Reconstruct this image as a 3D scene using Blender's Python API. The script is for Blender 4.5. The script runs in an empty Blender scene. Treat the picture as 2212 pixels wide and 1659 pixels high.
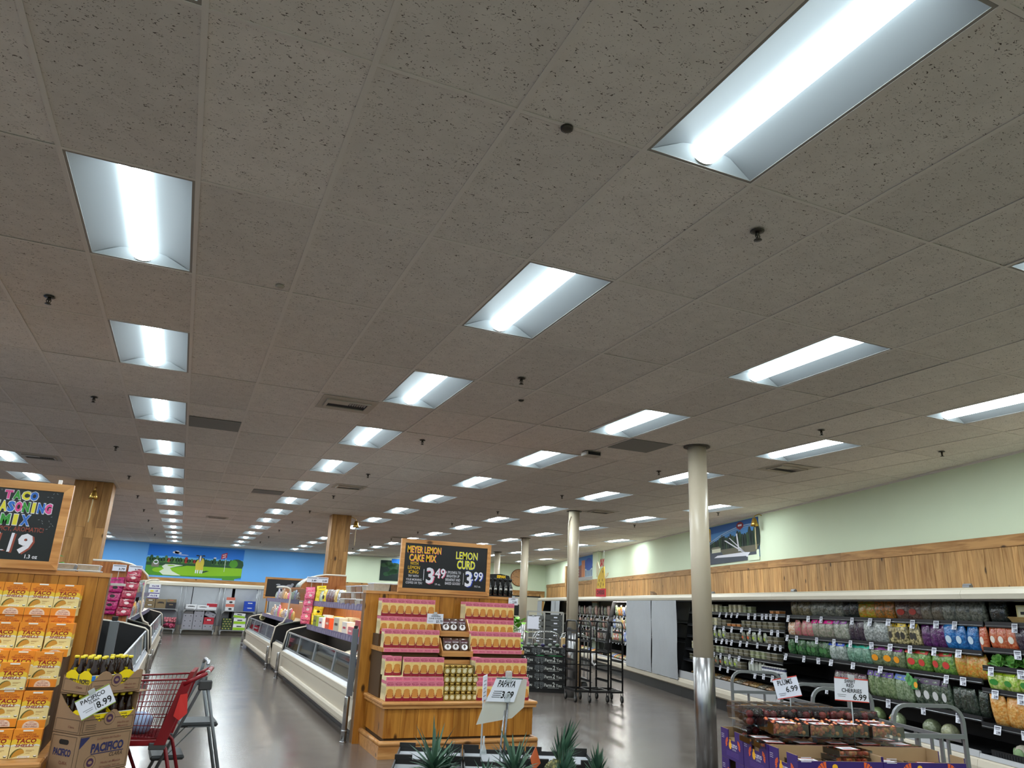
import bpy, math, random
from mathutils import Vector, Matrix
PI = math.pi
R = math.radians
scene = bpy.context.scene
COL = scene.collection
CAMZ = 1.65                      # eye height
H = CAMZ + 1.9755                # ceiling height

# ------------------------------------------------------------------ camera
cam_data = bpy.data.cameras.new('camera')
cam = bpy.data.objects.new('camera', cam_data)
COL.objects.link(cam)
cam_data.sensor_fit = 'HORIZONTAL'
cam_data.sensor_width = 36.0
cam_data.lens = 36.0 * 1571.36 / 2212.0
cam_data.clip_start = 0.05
cam_data.clip_end = 200
cam.matrix_world = (Matrix.Translation((0, 0, CAMZ)) @ Matrix.Rotation(R(-22.9424), 4, 'Z')
     @ Matrix.Rotation(R(106.9888), 4, 'X') @ Matrix.Rotation(R(2.5422), 4, 'Z'))
scene.camera = cam

# ------------------------------------------------------------------ world, exposure
world = bpy.data.worlds.new('world')
scene.world = world
world.use_nodes = True
world.node_tree.nodes['Background'].inputs[0].default_value = (0.9, 0.95, 1.0, 1)
world.node_tree.nodes['Background'].inputs[1].default_value = 0.02
vs = scene.view_settings
scene.display_settings.display_device = 'sRGB'
vs.view_transform = 'Standard'
vs.look = 'None'
vs.exposure = 0.0
vs.gamma = 1.0
vs.use_curve_mapping = False
cy = scene.cycles
cy.use_denoising = True
cy.max_bounces = 7
cy.diffuse_bounces = 4
cy.glossy_bounces = 4
cy.transmission_bounces = 6
cy.transparent_max_bounces = 12
cy.caustics_reflective = False
cy.caustics_refractive = False
cy.sample_clamp_indirect = 4.0
cy.use_light_tree = True
LAMP_W = 22.0                    # watts of each ceiling lamp's own light
LENS_E = 14.0                     # glow of its lens
LAMP_RGB = (0.92, 0.98, 1.0)

# ------------------------------------------------------------------ materials
MATS = {}
def lin(c):
 out = []
 for v in c[:3]:
  v = v / 255.0
  out.append(v / 12.92 if v <= 0.04045 else ((v + 0.055) / 1.055) ** 2.4)
 return tuple(out) + (1.0,)
def newmat(name):
 m = bpy.data.materials.new(name)
 m.use_nodes = True
 nt = m.node_tree
 return m, nt, nt.nodes['Principled BSDF']
def M(name, rgb=(128, 128, 128), rough=0.6, metal=0.0, spec=0.4, alpha=1.0, emit=0.0, var=0.0, trans=0.0, bump=0.0, bscale=60, coat=0.0):
 if name in MATS:
  return MATS[name]
 m, nt, b = newmat(name)
 b.inputs['Base Color'].default_value = lin(rgb)
 b.inputs['Roughness'].default_value = rough
 b.inputs['Metallic'].default_value = metal
 b.inputs['Specular IOR Level'].default_value = spec
 b.inputs['Alpha'].default_value = alpha
 b.inputs['Coat Weight'].default_value = coat
 b.inputs['Transmission Weight'].default_value = trans
 if emit:
  b.inputs['Emission Color'].default_value = lin(rgb)
  b.inputs['Emission Strength'].default_value = emit
 if var or bump:
  tc = nt.nodes.new('ShaderNodeTexCoord')
  nz = nt.nodes.new('ShaderNodeTexNoise')
  nz.inputs['Scale'].default_value = bscale
  nz.inputs['Detail'].default_value = 3
  nt.links.new(tc.outputs['Object'], nz.inputs['Vector'])
  if var:
   mx = nt.nodes.new('ShaderNodeMix')
   mx.data_type = 'RGBA'
   c = lin(rgb)
   mx.inputs[6].default_value = tuple(x * (1 - var) for x in c[:3]) + (1,)
   mx.inputs[7].default_value = tuple(min(1, x * (1 + var)) for x in c[:3]) + (1,)
   nt.links.new(nz.outputs['Fac'], mx.inputs['Factor'])
   nt.links.new(mx.outputs[2], b.inputs['Base Color'])
  if bump:
   bp = nt.nodes.new('ShaderNodeBump')
   bp.inputs['Strength'].default_value = bump
   bp.inputs['Distance'].default_value = 0.01
   nt.links.new(nz.outputs['Fac'], bp.inputs['Height'])
   nt.links.new(bp.outputs['Normal'], b.inputs['Normal'])
 MATS[name] = m
 return m
def ramp(nt, stops):
 r = nt.nodes.new('ShaderNodeValToRGB')
 e = r.color_ramp.elements
 e[0].position, e[0].color = stops[0]
 e[1].position, e[1].color = stops[-1]
 for p, c in stops[1:-1]:
  x = e.new(p)
  x.color = c
 return r
def wood(name, light, dark, axis='Z', scale=1.0, knots=True, rough=0.45):
 """knotty pine: grain stretched along one local axis, each plank its own tone"""
 m, nt, b = newmat(name)
 N, Lk = nt.nodes, nt.links
 tc = N.new('ShaderNodeTexCoord')
 geo = N.new('ShaderNodeNewGeometry')
 off = N.new('ShaderNodeVectorMath')
 off.operation = 'ADD'
 sc = N.new('ShaderNodeVectorMath')
 sc.operation = 'SCALE'
 comb = N.new('ShaderNodeCombineXYZ')
 for k in range(3):
  Lk.new(geo.outputs['Random Per Island'], comb.inputs[k])
 Lk.new(comb.outputs[0], sc.inputs[0])
 sc.inputs['Scale'].default_value = 37.0
 Lk.new(tc.outputs['Object'], off.inputs[0])
 Lk.new(sc.outputs[0], off.inputs[1])
 mp = N.new('ShaderNodeMapping')
 s = [14.0 * scale] * 3
 s['XYZ'.index(axis)] = 1.3 * scale
 mp.inputs['Scale'].default_value = s
 Lk.new(off.outputs[0], mp.inputs['Vector'])
 nz = N.new('ShaderNodeTexNoise')
 nz.inputs['Scale'].default_value = 1.6
 nz.inputs['Detail'].default_value = 5
 nz.inputs['Distortion'].default_value = 0.6
 Lk.new(mp.outputs[0], nz.inputs['Vector'])
 rp = ramp(nt, [(0.3, lin(dark)), (0.62, lin(light))])
 Lk.new(nz.outputs['Fac'], rp.inputs[0])
 hsv = N.new('ShaderNodeHueSaturation')
 mr = N.new('ShaderNodeMapRange')
 mr.inputs['To Min'].default_value = 0.78
 mr.inputs['To Max'].default_value = 1.18
 Lk.new(geo.outputs['Random Per Island'], mr.inputs['Value'])
 Lk.new(mr.outputs[0], hsv.inputs['Value'])
 Lk.new(rp.outputs[0], hsv.inputs['Color'])
 out = hsv.outputs[0]
 if knots:
  mp2 = N.new('ShaderNodeMapping')
  s2 = [5.2 * scale] * 3
  s2['XYZ'.index(axis)] = 2.6 * scale
  mp2.inputs['Scale'].default_value = s2
  Lk.new(off.outputs[0], mp2.inputs['Vector'])
  vo = N.new('ShaderNodeTexVoronoi')
  vo.inputs['Scale'].default_value = 1.0
  Lk.new(mp2.outputs[0], vo.inputs['Vector'])
  kr = ramp(nt, [(0.07, (1, 1, 1, 1)), (0.14, (0, 0, 0, 1))])
  Lk.new(vo.outputs['Distance'], kr.inputs[0])
  mx = N.new('ShaderNodeMix')
  mx.data_type = 'RGBA'
  Lk.new(kr.outputs[0], mx.inputs['Factor'])
  Lk.new(out, mx.inputs[6])
  mx.inputs[7].default_value = lin([v * 0.5 for v in dark])
  out = mx.outputs[2]
 Lk.new(out, b.inputs['Base Color'])
 b.inputs['Roughness'].default_value = rough
 b.inputs['Specular IOR Level'].default_value = 0.35
 MATS[name] = m
 return m
def glass(name, tint=(235, 240, 240), mixf=0.12, rough=0.05):
 """thin clear sheet: mostly see-through with a glossy film"""
 if name in MATS:
  return MATS[name]
 m, nt, b = newmat(name)
 nt.nodes.remove(b)
 N, Lk = nt.nodes, nt.links
 tr = N.new('ShaderNodeBsdfTransparent')
 tr.inputs[0].default_value = lin(tint)
 gl = N.new('ShaderNodeBsdfGlossy')
 gl.inputs['Roughness'].default_value = rough
 gl.inputs['Color'].default_value = (0.9, 0.93, 0.95, 1)
 fr = N.new('ShaderNodeFresnel')
 fr.inputs['IOR'].default_value = 1.35
 ad = N.new('ShaderNodeMath')
 ad.operation = 'ADD'
 ad.inputs[1].default_value = mixf
 Lk.new(fr.outputs[0], ad.inputs[0])
 mx = N.new('ShaderNodeMixShader')
 Lk.new(ad.outputs[0], mx.inputs[0])
 Lk.new(tr.outputs[0], mx.inputs[1])
 Lk.new(gl.outputs[0], mx.inputs[2])
 Lk.new(mx.outputs[0], N['Material Output'].inputs[0])
 MATS[name] = m
 return m
def film(name, a, b_, scale=9.0, rough=0.22, band=None):
 """printed plastic bag: two tones mottled, glossy crinkled film"""
 if name in MATS:
  return MATS[name]
 m, nt, b = newmat(name)
 N, Lk = nt.nodes, nt.links
 tc = N.new('ShaderNodeTexCoord')
 oi = N.new('ShaderNodeObjectInfo')
 ad = N.new('ShaderNodeVectorMath')
 ad.operation = 'ADD'
 sc = N.new('ShaderNodeVectorMath')
 sc.operation = 'SCALE'
 sc.inputs['Scale'].default_value = 3.7
 Lk.new(oi.outputs['Location'], sc.inputs[0])
 Lk.new(tc.outputs['Object'], ad.inputs[0])
 Lk.new(sc.outputs[0], ad.inputs[1])
 nz = N.new('ShaderNodeTexNoise')
 nz.inputs['Scale'].default_value = scale * 4
 nz.inputs['Detail'].default_value = 4
 Lk.new(ad.outputs[0], nz.inputs['Vector'])
 rp = ramp(nt, [(0.38, lin(a)), (0.62, lin(b_))])
 Lk.new(nz.outputs['Fac'], rp.inputs[0])
 Lk.new(rp.outputs[0], b.inputs['Base Color'])
 b.inputs['Roughness'].default_value = rough
 b.inputs['Coat Weight'].default_value = 0.5
 b.inputs['Coat Roughness'].default_value = 0.12
 bp = N.new('ShaderNodeBump')
 bp.inputs['Strength'].default_value = 0.8
 bp.inputs['Distance'].default_value = 0.015
 nz2 = N.new('ShaderNodeTexNoise')
 nz2.inputs['Scale'].default_value = 28
 Lk.new(ad.outputs[0], nz2.inputs['Vector'])
 Lk.new(nz2.outputs['Fac'], bp.inputs['Height'])
 Lk.new(bp.outputs['Normal'], b.inputs['Normal'])
 MATS[name] = m
 return m

# ------------------------------------------------------------------ mesh builder
TXT = {}
def textgeo(s, bold=0.0, shear=0.0):
 key = (s, bold, shear)
 if key in TXT:
  return TXT[key]
 cu = bpy.data.curves.new('lettering_source', 'FONT')
 cu.body = s
 cu.size = 1.0
 cu.offset = bold
 cu.shear = shear
 cu.resolution_u = 2
 cu.align_x = 'LEFT'
 ob = bpy.data.objects.new('lettering_source', cu)
 me = bpy.data.meshes.new_from_object(ob)
 vs_ = [(v.co.x, v.co.y) for v in me.vertices]
 fs_ = [tuple(p.vertices) for p in me.polygons]
 bpy.data.objects.remove(ob)
 bpy.data.curves.remove(cu)
 bpy.data.meshes.remove(me)
 if vs_:
  x0 = min(v[0] for v in vs_)
  x1 = max(v[0] for v in vs_)
  y0 = min(v[1] for v in vs_)
  y1 = max(v[1] for v in vs_)
 else:
  x0 = y0 = 0
  x1 = y1 = 1
 TXT[key] = (vs_, fs_, x0, x1, y0, y1)
 return TXT[key]

class MB:
 def __init__(self):
  self.v, self.f, self.fm, self.mats, self.sm = [], [], [], [], []
 def mi(self, m):
  if m not in self.mats:
   self.mats.append(m)
  return self.mats.index(m)
 def add(self, vs_, fs_, m, smooth=False):
  b = len(self.v)
  k = self.mi(m)
  self.v.extend([tuple(p) for p in vs_])
  for f in fs_:
   self.f.append(tuple(b + i for i in f))
   self.fm.append(k)
   self.sm.append(smooth)
 def box(self, x0, x1, y0, y1, z0, z1, m, bev=0.0, faces=None, T=None):
  """axis box; faces: dict side->material for '-x+x-y+y-z+z'"""
  if bev:
   bx = min(bev, (x1 - x0) / 2.01, (y1 - y0) / 2.01, (z1 - z0) / 2.01)
   vs_ = []
   for sx in (0, 1):
    for sy in (0, 1):
     for sz in (0, 1):
      X, Y, Z = (x0, x1)[sx], (y0, y1)[sy], (z0, z1)[sz]
      dx, dy, dz = (bx, -bx)[sx], (bx, -bx)[sy], (bx, -bx)[sz]
      vs_ += [(X, Y + dy, Z + dz), (X + dx, Y, Z + dz), (X + dx, Y + dy, Z)]
   def i(sx, sy, sz, k):
    return (sx * 4 + sy * 2 + sz) * 3 + k
   fs_ = []
   for s in (0, 1):
    q = [i(s, 0, 0, 0), i(s, 1, 0, 0), i(s, 1, 1, 0), i(s, 0, 1, 0)]
    fs_.append(q if s else q[::-1])
    q = [i(0, s, 0, 1), i(1, s, 0, 1), i(1, s, 1, 1), i(0, s, 1, 1)]
    fs_.append(q[::-1] if s else q)
    q = [i(0, 0, s, 2), i(1, 0, s, 2), i(1, 1, s, 2), i(0, 1, s, 2)]
    fs_.append(q if s else q[::-1])
   for a in (0, 1):
    for c in (0, 1):
     fs_.append([i(0, a, c, 1), i(1, a, c, 1), i(1, a, c, 2), i(0, a, c, 2)])
     fs_.append([i(a, 0, c, 0), i(a, 1, c, 0), i(a, 1, c, 2), i(a, 0, c, 2)])
     fs_.append([i(a, c, 0, 0), i(a, c, 1, 0), i(a, c, 1, 1), i(a, c, 0, 1)])
   for sx in (0, 1):
    for sy in (0, 1):
     for sz in (0, 1):
      fs_.append([i(sx, sy, sz, 0), i(sx, sy, sz, 1), i(sx, sy, sz, 2)])
   if T:
    vs_ = [tuple(T @ Vector(p)) for p in vs_]
   self.add(vs_, fs_, m)
   return
  vs_ = [(x, y, z) for x in (x0, x1) for y in (y0, y1) for z in (z0, z1)]
  if T:
   vs_ = [tuple(T @ Vector(p)) for p in vs_]
  q = {'-x': (0, 1, 3, 2), '+x': (4, 6, 7, 5), '-y': (0, 4, 5, 1), '+y': (2, 3, 7, 6), '-z': (0, 2, 6, 4), '+z': (1, 5, 7, 3)}
  b = len(self.v)
  self.v.extend(vs_)
  for s, idx in q.items():
   mm = m
   if faces and s in faces:
    mm = faces[s]
    if mm is None:
     continue
   self.f.append(tuple(b + i for i in idx))
   self.fm.append(self.mi(mm))
   self.sm.append(False)
 def cbox(self, c, s, m, bev=0.0, T=None, faces=None):
  self.box(c[0] - s[0] / 2, c[0] + s[0] / 2, c[1] - s[1] / 2, c[1] + s[1] / 2, c[2] - s[2] / 2, c[2] + s[2] / 2, m, bev, faces, T)
 def poly(self, pts, m):
  self.add(pts, [tuple(range(len(pts)))], m)
 def prism(self, pts, d, m, smooth=False, side=None):
  """extrude a 3D polygon along vector d, capped"""
  n = len(pts)
  d = Vector(d)
  a = [Vector(p) for p in pts]
  vs_ = a + [p + d for p in a]
  self.add(vs_, [tuple(range(n))[::-1], tuple(range(n, 2 * n))], m)
  b = len(self.v) - 2 * n
  k = self.mi(side or m)
  for i in range(n):
   j = (i + 1) % n
   self.f.append((b + i, b + j, b + n + j, b + n + i))
   self.fm.append(k)
   self.sm.append(smooth)
 def sheet(self, path, d, m, th=0.0, smooth=True):
  """a strip swept: polyline path moved along d; th gives it thickness along the path normals"""
  d = Vector(d)
  p = [Vector(q) for q in path]
  n = len(p)
  if not th:
   vs_ = p + [q + d for q in p]
   self.add(vs_, [(i, i + 1, n + i + 1, n + i) for i in range(n - 1)], m, smooth)
   return
  nor = []
  for i in range(n):
   t = (p[min(i + 1, n - 1)] - p[max(i - 1, 0)]).normalized()
   nor.append(t.cross(d.normalized()))
  out = p + [p[i] + nor[i] * th for i in reversed(range(n))]
  self.prism(out, d, m, smooth)
 def tube(self, path, r, m, n=8, closed=False, smooth=True):
  p = [Vector(q) for q in path]
  k = len(p)
  rr = r if isinstance(r, (list, tuple)) else [r] * k
  vs_, fs_ = [], []
  up = None
  for i in range(k):
   if closed:
    t = (p[(i + 1) % k] - p[i - 1]).normalized()
   else:
    t = (p[min(i + 1, k - 1)] - p[max(i - 1, 0)]).normalized()
   if up is None:
    up = Vector((0, 0, 1)) if abs(t.z) < 0.9 else Vector((1, 0, 0))
   a = t.cross(up)
   if a.length < 1e-6:
    a = t.orthogonal()
   a.normalize()
   b2 = a.cross(t).normalized()
   up = b2
   for j in range(n):
    an = 2 * PI * (j + 0.5) / n
    vs_.append(p[i] + a * (math.cos(an) * rr[i]) + b2 * (math.sin(an) * rr[i]))
  for i in range(k if closed else k - 1):
   i2 = (i + 1) % k
   for j in range(n):
    j2 = (j + 1) % n
    fs_.append((i * n + j, i * n + j2, i2 * n + j2, i2 * n + j))
  self.add(vs_, fs_, m, smooth)
  if not closed:
   b = len(self.v) - len(vs_)
   mi = self.mi(m)
   for s in (0, (k - 1) * n):
    q = tuple(b + s + j for j in range(n))
    self.f.append(q if s else q[::-1])
    self.fm.append(mi)
    self.sm.append(False)
 def bar(self, a, b, w, m, h=None):
  """square bar from a to b"""
  a, b = Vector(a), Vector(b)
  h = h or w
  t = (b - a).normalized()
  up = Vector((0, 0, 1)) if abs(t.z) < 0.95 else Vector((0, 1, 0))
  s = t.cross(up).normalized()
  u = s.cross(t).normalized()
  vs_ = []
  for q in (a, b):
   for i, j in ((-1, -1), (1, -1), (1, 1), (-1, 1)):
    vs_.append(q + s * (i * w / 2) + u * (j * h / 2))
  self.add(vs_, [(3, 2, 1, 0), (4, 5, 6, 7), (0, 1, 5, 4), (1, 2, 6, 5), (2, 3, 7, 6), (3, 0, 4, 7)], m)
 def lathe(self, prof, o, m, n=16, axis='Z', smooth=True):
  """profile [(r,h)...] round an axis at o"""
  o = Vector(o)
  vs_, fs_ = [], []
  for r, hh in prof:
   for j in range(n):
    an = 2 * PI * j / n
    c, s = math.cos(an) * r, math.sin(an) * r
    q = {'Z': (c, s, hh), 'Y': (c, hh, s), 'X': (hh, c, s)}[axis]
    vs_.append(o + Vector(q))
  k = len(prof)
  for i in range(k - 1):
   for j in range(n):
    j2 = (j + 1) % n
    fs_.append((i * n + j, i * n + j2, (i + 1) * n + j2, (i + 1) * n + j))
  fs_.append(tuple(range(n))[::-1])
  fs_.append(tuple((k - 1) * n + j for j in range(n)))
  self.add(vs_, fs_, m, smooth)
 def ell(self, c, r, m, n=10, k=7, T=None, noise=0.0, rnd=None):
  if not isinstance(r, (tuple, list)):
   r = (r, r, r)
  c = Vector(c)
  vs_ = []
  for i in range(1, k):
   th = PI * i / k
   for j in range(n):
    ph = 2 * PI * j / n
    q = 1 + (rnd.uniform(-noise, noise) if noise else 0)
    p = Vector((r[0] * math.sin(th) * math.cos(ph) * q, r[1] * math.sin(th) * math.sin(ph) * q, r[2] * math.cos(th) * q))
    vs_.append(c + (T @ p if T else p))
  fs_ = []
  for i in range(k - 2):
   for j in range(n):
    j2 = (j + 1) % n
    fs_.append((i * n + j, (i + 1) * n + j, (i + 1) * n + j2, i * n + j2))
  t, b = len(vs_), len(vs_) + 1
  p = Vector((0, 0, r[2]))
  vs_ += [c + (T @ p if T else p), c - (T @ p if T else p)]
  for j in range(n):
   j2 = (j + 1) % n
   fs_.append((t, j, j2))
   fs_.append((b, (k - 2) * n + j2, (k - 2) * n + j))
  self.add(vs_, fs_, m, True)
 def disc(self, c, ex, ey, r, m, n=16, r2=None):
  c, ex, ey = Vector(c), Vector(ex), Vector(ey)
  r2 = r2 or r
  self.poly([c + ex * (r * math.cos(2 * PI * i / n)) + ey * (r2 * math.sin(2 * PI * i / n)) for i in range(n)], m)
 def text(self, s, o, ex, ey, h, m, w=None, align='c', bold=0.0, shear=0.0, lift=0.0006, rot=0.0):
  """flat lettering: cap height h, total width w (or natural), at o on the plane ex,ey"""
  g, fs_, x0, x1, y0, y1 = textgeo(s, bold, shear)
  if not g:
   return
  capt = 0.70
  k = h / capt
  kx = (w / max(1e-6, x1 - x0)) if w else k
  ex, ey, o = Vector(ex).normalized(), Vector(ey).normalized(), Vector(o)
  nn = ex.cross(ey).normalized()
  if rot:
   ex, ey = ex * math.cos(rot) + ey * math.sin(rot), ey * math.cos(rot) - ex * math.sin(rot)
  ox = {'c': -(x0 + x1) / 2, 'l': -x0, 'r': -x1}[align]
  vs_ = [o + ex * ((x + ox) * kx) + ey * (y * k) + nn * lift for x, y in g]
  self.add(vs_, fs_, m)
 def mesh(self, name):
  me = bpy.data.meshes.new(name)
  me.from_pydata([tuple(p) for p in self.v], [], self.f)
  for m in self.mats:
   me.materials.append(m)
  me.polygons.foreach_set('material_index', self.fm)
  me.polygons.foreach_set('use_smooth', self.sm)
  me.update()
  return me
 def build(self, name, parent=None, label=None, loc=None, rz=0.0):
  o = bpy.data.objects.new(name, self.mesh(name))
  COL.objects.link(o)
  if parent:
   o.parent = parent
  if loc is not None:
   o.location = loc
  if rz:
   o.rotation_euler = (0, 0, rz)
  if label:
   o['label'] = label
  return o
def tag(o, label, cat, group=None):
 o['label'] = label
 o['category'] = cat
 if group:
  o['group'] = group
 return o
def thing(name, label, cat, loc=(0, 0, 0), rz=0.0, group=None):
 o = bpy.data.objects.new(name, None)
 o.empty_display_size = 0.1
 COL.objects.link(o)
 o.location = loc
 o.rotation_euler = (0, 0, rz)
 return tag(o, label, cat, group)
def struct(mb, name, loc=None, rz=0.0):
 o = mb.build(name, loc=loc, rz=rz)
 o['kind'] = 'structure'
 return o
def dup(root, loc, rz=0.0, label=None, group=None, rot=None):
 c = root.copy()
 COL.objects.link(c)
 c.location = loc
 c.rotation_euler = rot if rot else (0, 0, rz)
 if label:
  c['label'] = label
 if group:
  c['group'] = group
 for ch in list(root.children):
  d = ch.copy()
  COL.objects.link(d)
  d.parent = c
  for g in list(ch.children):
   e = g.copy()
   COL.objects.link(e)
   e.parent = d
 return c
ORD = ['first', 'second', 'third', 'fourth', 'fifth', 'sixth', 'seventh', 'eighth', 'ninth', 'tenth', 'eleventh', 'twelfth', 'thirteenth', 'fourteenth', 'fifteenth', 'sixteenth', 'seventeenth', 'eighteenth', 'nineteenth', 'twentieth']
def ordi(i):
 if i < 20:
  return ORD[i]
 return ['twenty-', 'thirty-', 'forty-', 'fifty-'][(i + 1) // 10 - 2] + ORD[(i + 1) % 10 - 1] if (i + 1) % 10 else ['', '', '', 'thirtieth', 'fortieth', 'fiftieth'][(i + 1) // 10]
# the frame of the slanting right wall: s runs along it, d stands off it
TW = Vector((0.258, 0.966, 0)).normalized()
NW = Vector((-TW.y, TW.x, 0))
W0 = Vector((7.27, 0, 0))
RZW = math.atan2(TW.y, TW.x)     # local +x along the wall, local +y off the wall
def wallp(s, d, z=0.0):
 p = W0 + TW * s + NW * d
 return Vector((p.x, p.y, z))
X3, Y3, Z3 = Vector((1, 0, 0)), Vector((0, 1, 0)), Vector((0, 0, 1))
rnd = random.Random(7)
# ================================================================== ROOM
XL, YF = -13.0, -5.0
BW = 35.2                        # blue back wall
BC = Vector((5.9, 35.2, 0))      # where the blue wall meets the green one
CORNER = Vector((15.98, 32.52, 0))
GX, GY, GY0 = 0.6096, 1.2192, 3.5907
GX0 = -0.8488                    # ceiling grid origin
m_pine = wood('pine_wall', (196, 152, 96), (150, 104, 55), 'Z', 1.0, rough=0.55)
m_pine_y = wood('pine_trim', (184, 138, 84), (140, 96, 50), 'X', 1.0, rough=0.55)
m_cab = wood('cabinet_pine', (188, 128, 52), (146, 88, 28), 'Z', 0.9, rough=0.3)
m_cabx = wood('cabinet_pine_trim', (204, 150, 92), (166, 110, 58), 'X', 0.9, rough=0.3)
m_caby = wood('cabinet_pine_side', (204, 150, 92), (166, 110, 58), 'Y', 0.9, rough=0.3)
m_oak = wood('oak_post', (178, 132, 76), (134, 92, 46), 'Z', 0.8, rough=0.5)
m_gable = wood('veneer_gable', (178, 112, 60), (140, 80, 38), 'Z', 1.1, knots=False, rough=0.4)

def floor_mat():
 m, nt, b = newmat('polished_concrete')
 N, Lk = nt.nodes, nt.links
 tc = N.new('ShaderNodeTexCoord')
 n1 = N.new('ShaderNodeTexNoise')
 n1.inputs['Scale'].default_value = 0.55
 n1.inputs['Detail'].default_value = 6
 n1.inputs['Roughness'].default_value = 0.6
 Lk.new(tc.outputs['Object'], n1.inputs['Vector'])
 r = ramp(nt, [(0.3, lin((88, 80, 75))), (0.7, lin((106, 97, 90)))])
 Lk.new(n1.outputs['Fac'], r.inputs[0])
 # saw-cut joints every 4.6 m
 sep = N.new('ShaderNodeSeparateXYZ')
 Lk.new(tc.outputs['Object'], sep.inputs[0])
 prev = None
 for ax, off in ((0, 1.35), (1, 0.9)):
  a = N.new('ShaderNodeMath')
  a.operation = 'ADD'
  a.inputs[1].default_value = 46 + off
  Lk.new(sep.outputs[ax], a.inputs[0])
  md = N.new('ShaderNodeMath')
  md.operation = 'MODULO'
  md.inputs[1].default_value = 4.6
  Lk.new(a.outputs[0], md.inputs[0])
  lt = N.new('ShaderNodeMath')
  lt.operation = 'LESS_THAN'
  lt.inputs[1].default_value = 0.012
  Lk.new(md.outputs[0], lt.inputs[0])
  if prev:
   mxm = N.new('ShaderNodeMath')
   mxm.operation = 'MAXIMUM'
   Lk.new(prev.outputs[0], mxm.inputs[0])
   Lk.new(lt.outputs[0], mxm.inputs[1])
   prev = mxm
  else:
   prev = lt
 mx = N.new('ShaderNodeMix')
 mx.data_type = 'RGBA'
 Lk.new(prev.outputs[0], mx.inputs['Factor'])
 Lk.new(r.outputs[0], mx.inputs[6])
 mx.inputs[7].default_value = lin((44, 40, 37))
 Lk.new(mx.outputs[2], b.inputs['Base Color'])
 n2 = N.new('ShaderNodeTexNoise')
 n2.inputs['Scale'].default_value = 2.2
 n2.inputs['Detail'].default_value = 5
 Lk.new(tc.outputs['Object'], n2.inputs['Vector'])
 mr = N.new('ShaderNodeMapRange')
 mr.inputs['To Min'].default_value = 0.16
 mr.inputs['To Max'].default_value = 0.30
 Lk.new(n2.outputs['Fac'], mr.inputs['Value'])
 Lk.new(mr.outputs[0], b.inputs['Roughness'])
 b.inputs['Specular IOR Level'].default_value = 0.55
 bp = N.new('ShaderNodeBump')
 bp.inputs['Strength'].default_value = 0.06
 bp.inputs['Distance'].default_value = 0.02
 n3 = N.new('ShaderNodeTexNoise')
 n3.inputs['Scale'].default_value = 7
 Lk.new(tc.outputs['Object'], n3.inputs['Vector'])
 Lk.new(n3.outputs['Fac'], bp.inputs['Height'])
 Lk.new(bp.outputs['Normal'], b.inputs['Normal'])
 return m
def tile_mat():
 m, nt, b = newmat('mineral_fibre_tile')
 N, Lk = nt.nodes, nt.links
 tc = N.new('ShaderNodeTexCoord')
 geo = N.new('ShaderNodeNewGeometry')
 mp = N.new('ShaderNodeMapping')
 mp.inputs['Scale'].default_value = (1.0, 1.6, 1.0)
 Lk.new(tc.outputs['Object'], mp.inputs['Vector'])
 n0 = N.new('ShaderNodeTexNoise')
 n0.inputs['Scale'].default_value = 60
 n0.inputs['Detail'].default_value = 1
 n0.inputs['Distortion'].default_value = 1.5
 Lk.new(mp.outputs[0], n0.inputs['Vector'])
 r0 = ramp(nt, [(0.30, (1, 1, 1, 1)), (0.345, (0, 0, 0, 1))])
 Lk.new(n0.outputs['Fac'], r0.inputs[0])
 n1 = N.new('ShaderNodeTexNoise')
 n1.inputs['Scale'].default_value = 9
 n1.inputs['Detail'].default_value = 3
 Lk.new(tc.outputs['Object'], n1.inputs['Vector'])
 r1 = ramp(nt, [(0.3, lin((219, 214, 209))), (0.7, lin((229, 224, 219)))])
 Lk.new(n1.outputs['Fac'], r1.inputs[0])
 hsv = N.new('ShaderNodeHueSaturation')
 mr = N.new('ShaderNodeMapRange')
 mr.inputs['To Min'].default_value = 0.93
 mr.inputs['To Max'].default_value = 1.06
 Lk.new(geo.outputs['Random Per Island'], mr.inputs['Value'])
 Lk.new(mr.outputs[0], hsv.inputs['Value'])
 Lk.new(r1.outputs[0], hsv.inputs['Color'])
 mx = N.new('ShaderNodeMix')
 mx.data_type = 'RGBA'
 Lk.new(r0.outputs[0], mx.inputs['Factor'])
 Lk.new(hsv.outputs[0], mx.inputs[6])
 mx.inputs[7].default_value = lin((92, 85, 79))
 Lk.new(mx.outputs[2], b.inputs['Base Color'])
 b.inputs['Roughness'].default_value = 0.9
 b.inputs['Specular IOR Level'].default_value = 0.1
 return m
m_floor, m_tile = floor_mat(), tile_mat()
m_grid = M('ceiling_tee', (226, 221, 216), 0.7, spec=0.2)
m_plenum = M('plenum', (30, 28, 26), 0.95)
m_green = M('wall_green', (222, 234, 206), 0.75, spec=0.2, var=0.03, bscale=2)
m_blue = M('wall_blue', (110, 172, 234), 0.75, spec=0.2, var=0.03, bscale=2)

# floor
b = MB()
b.box(XL, 18.5, YF, 37.0, -0.2, 0.0, m_floor)
struct(b, 'floor')
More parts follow.
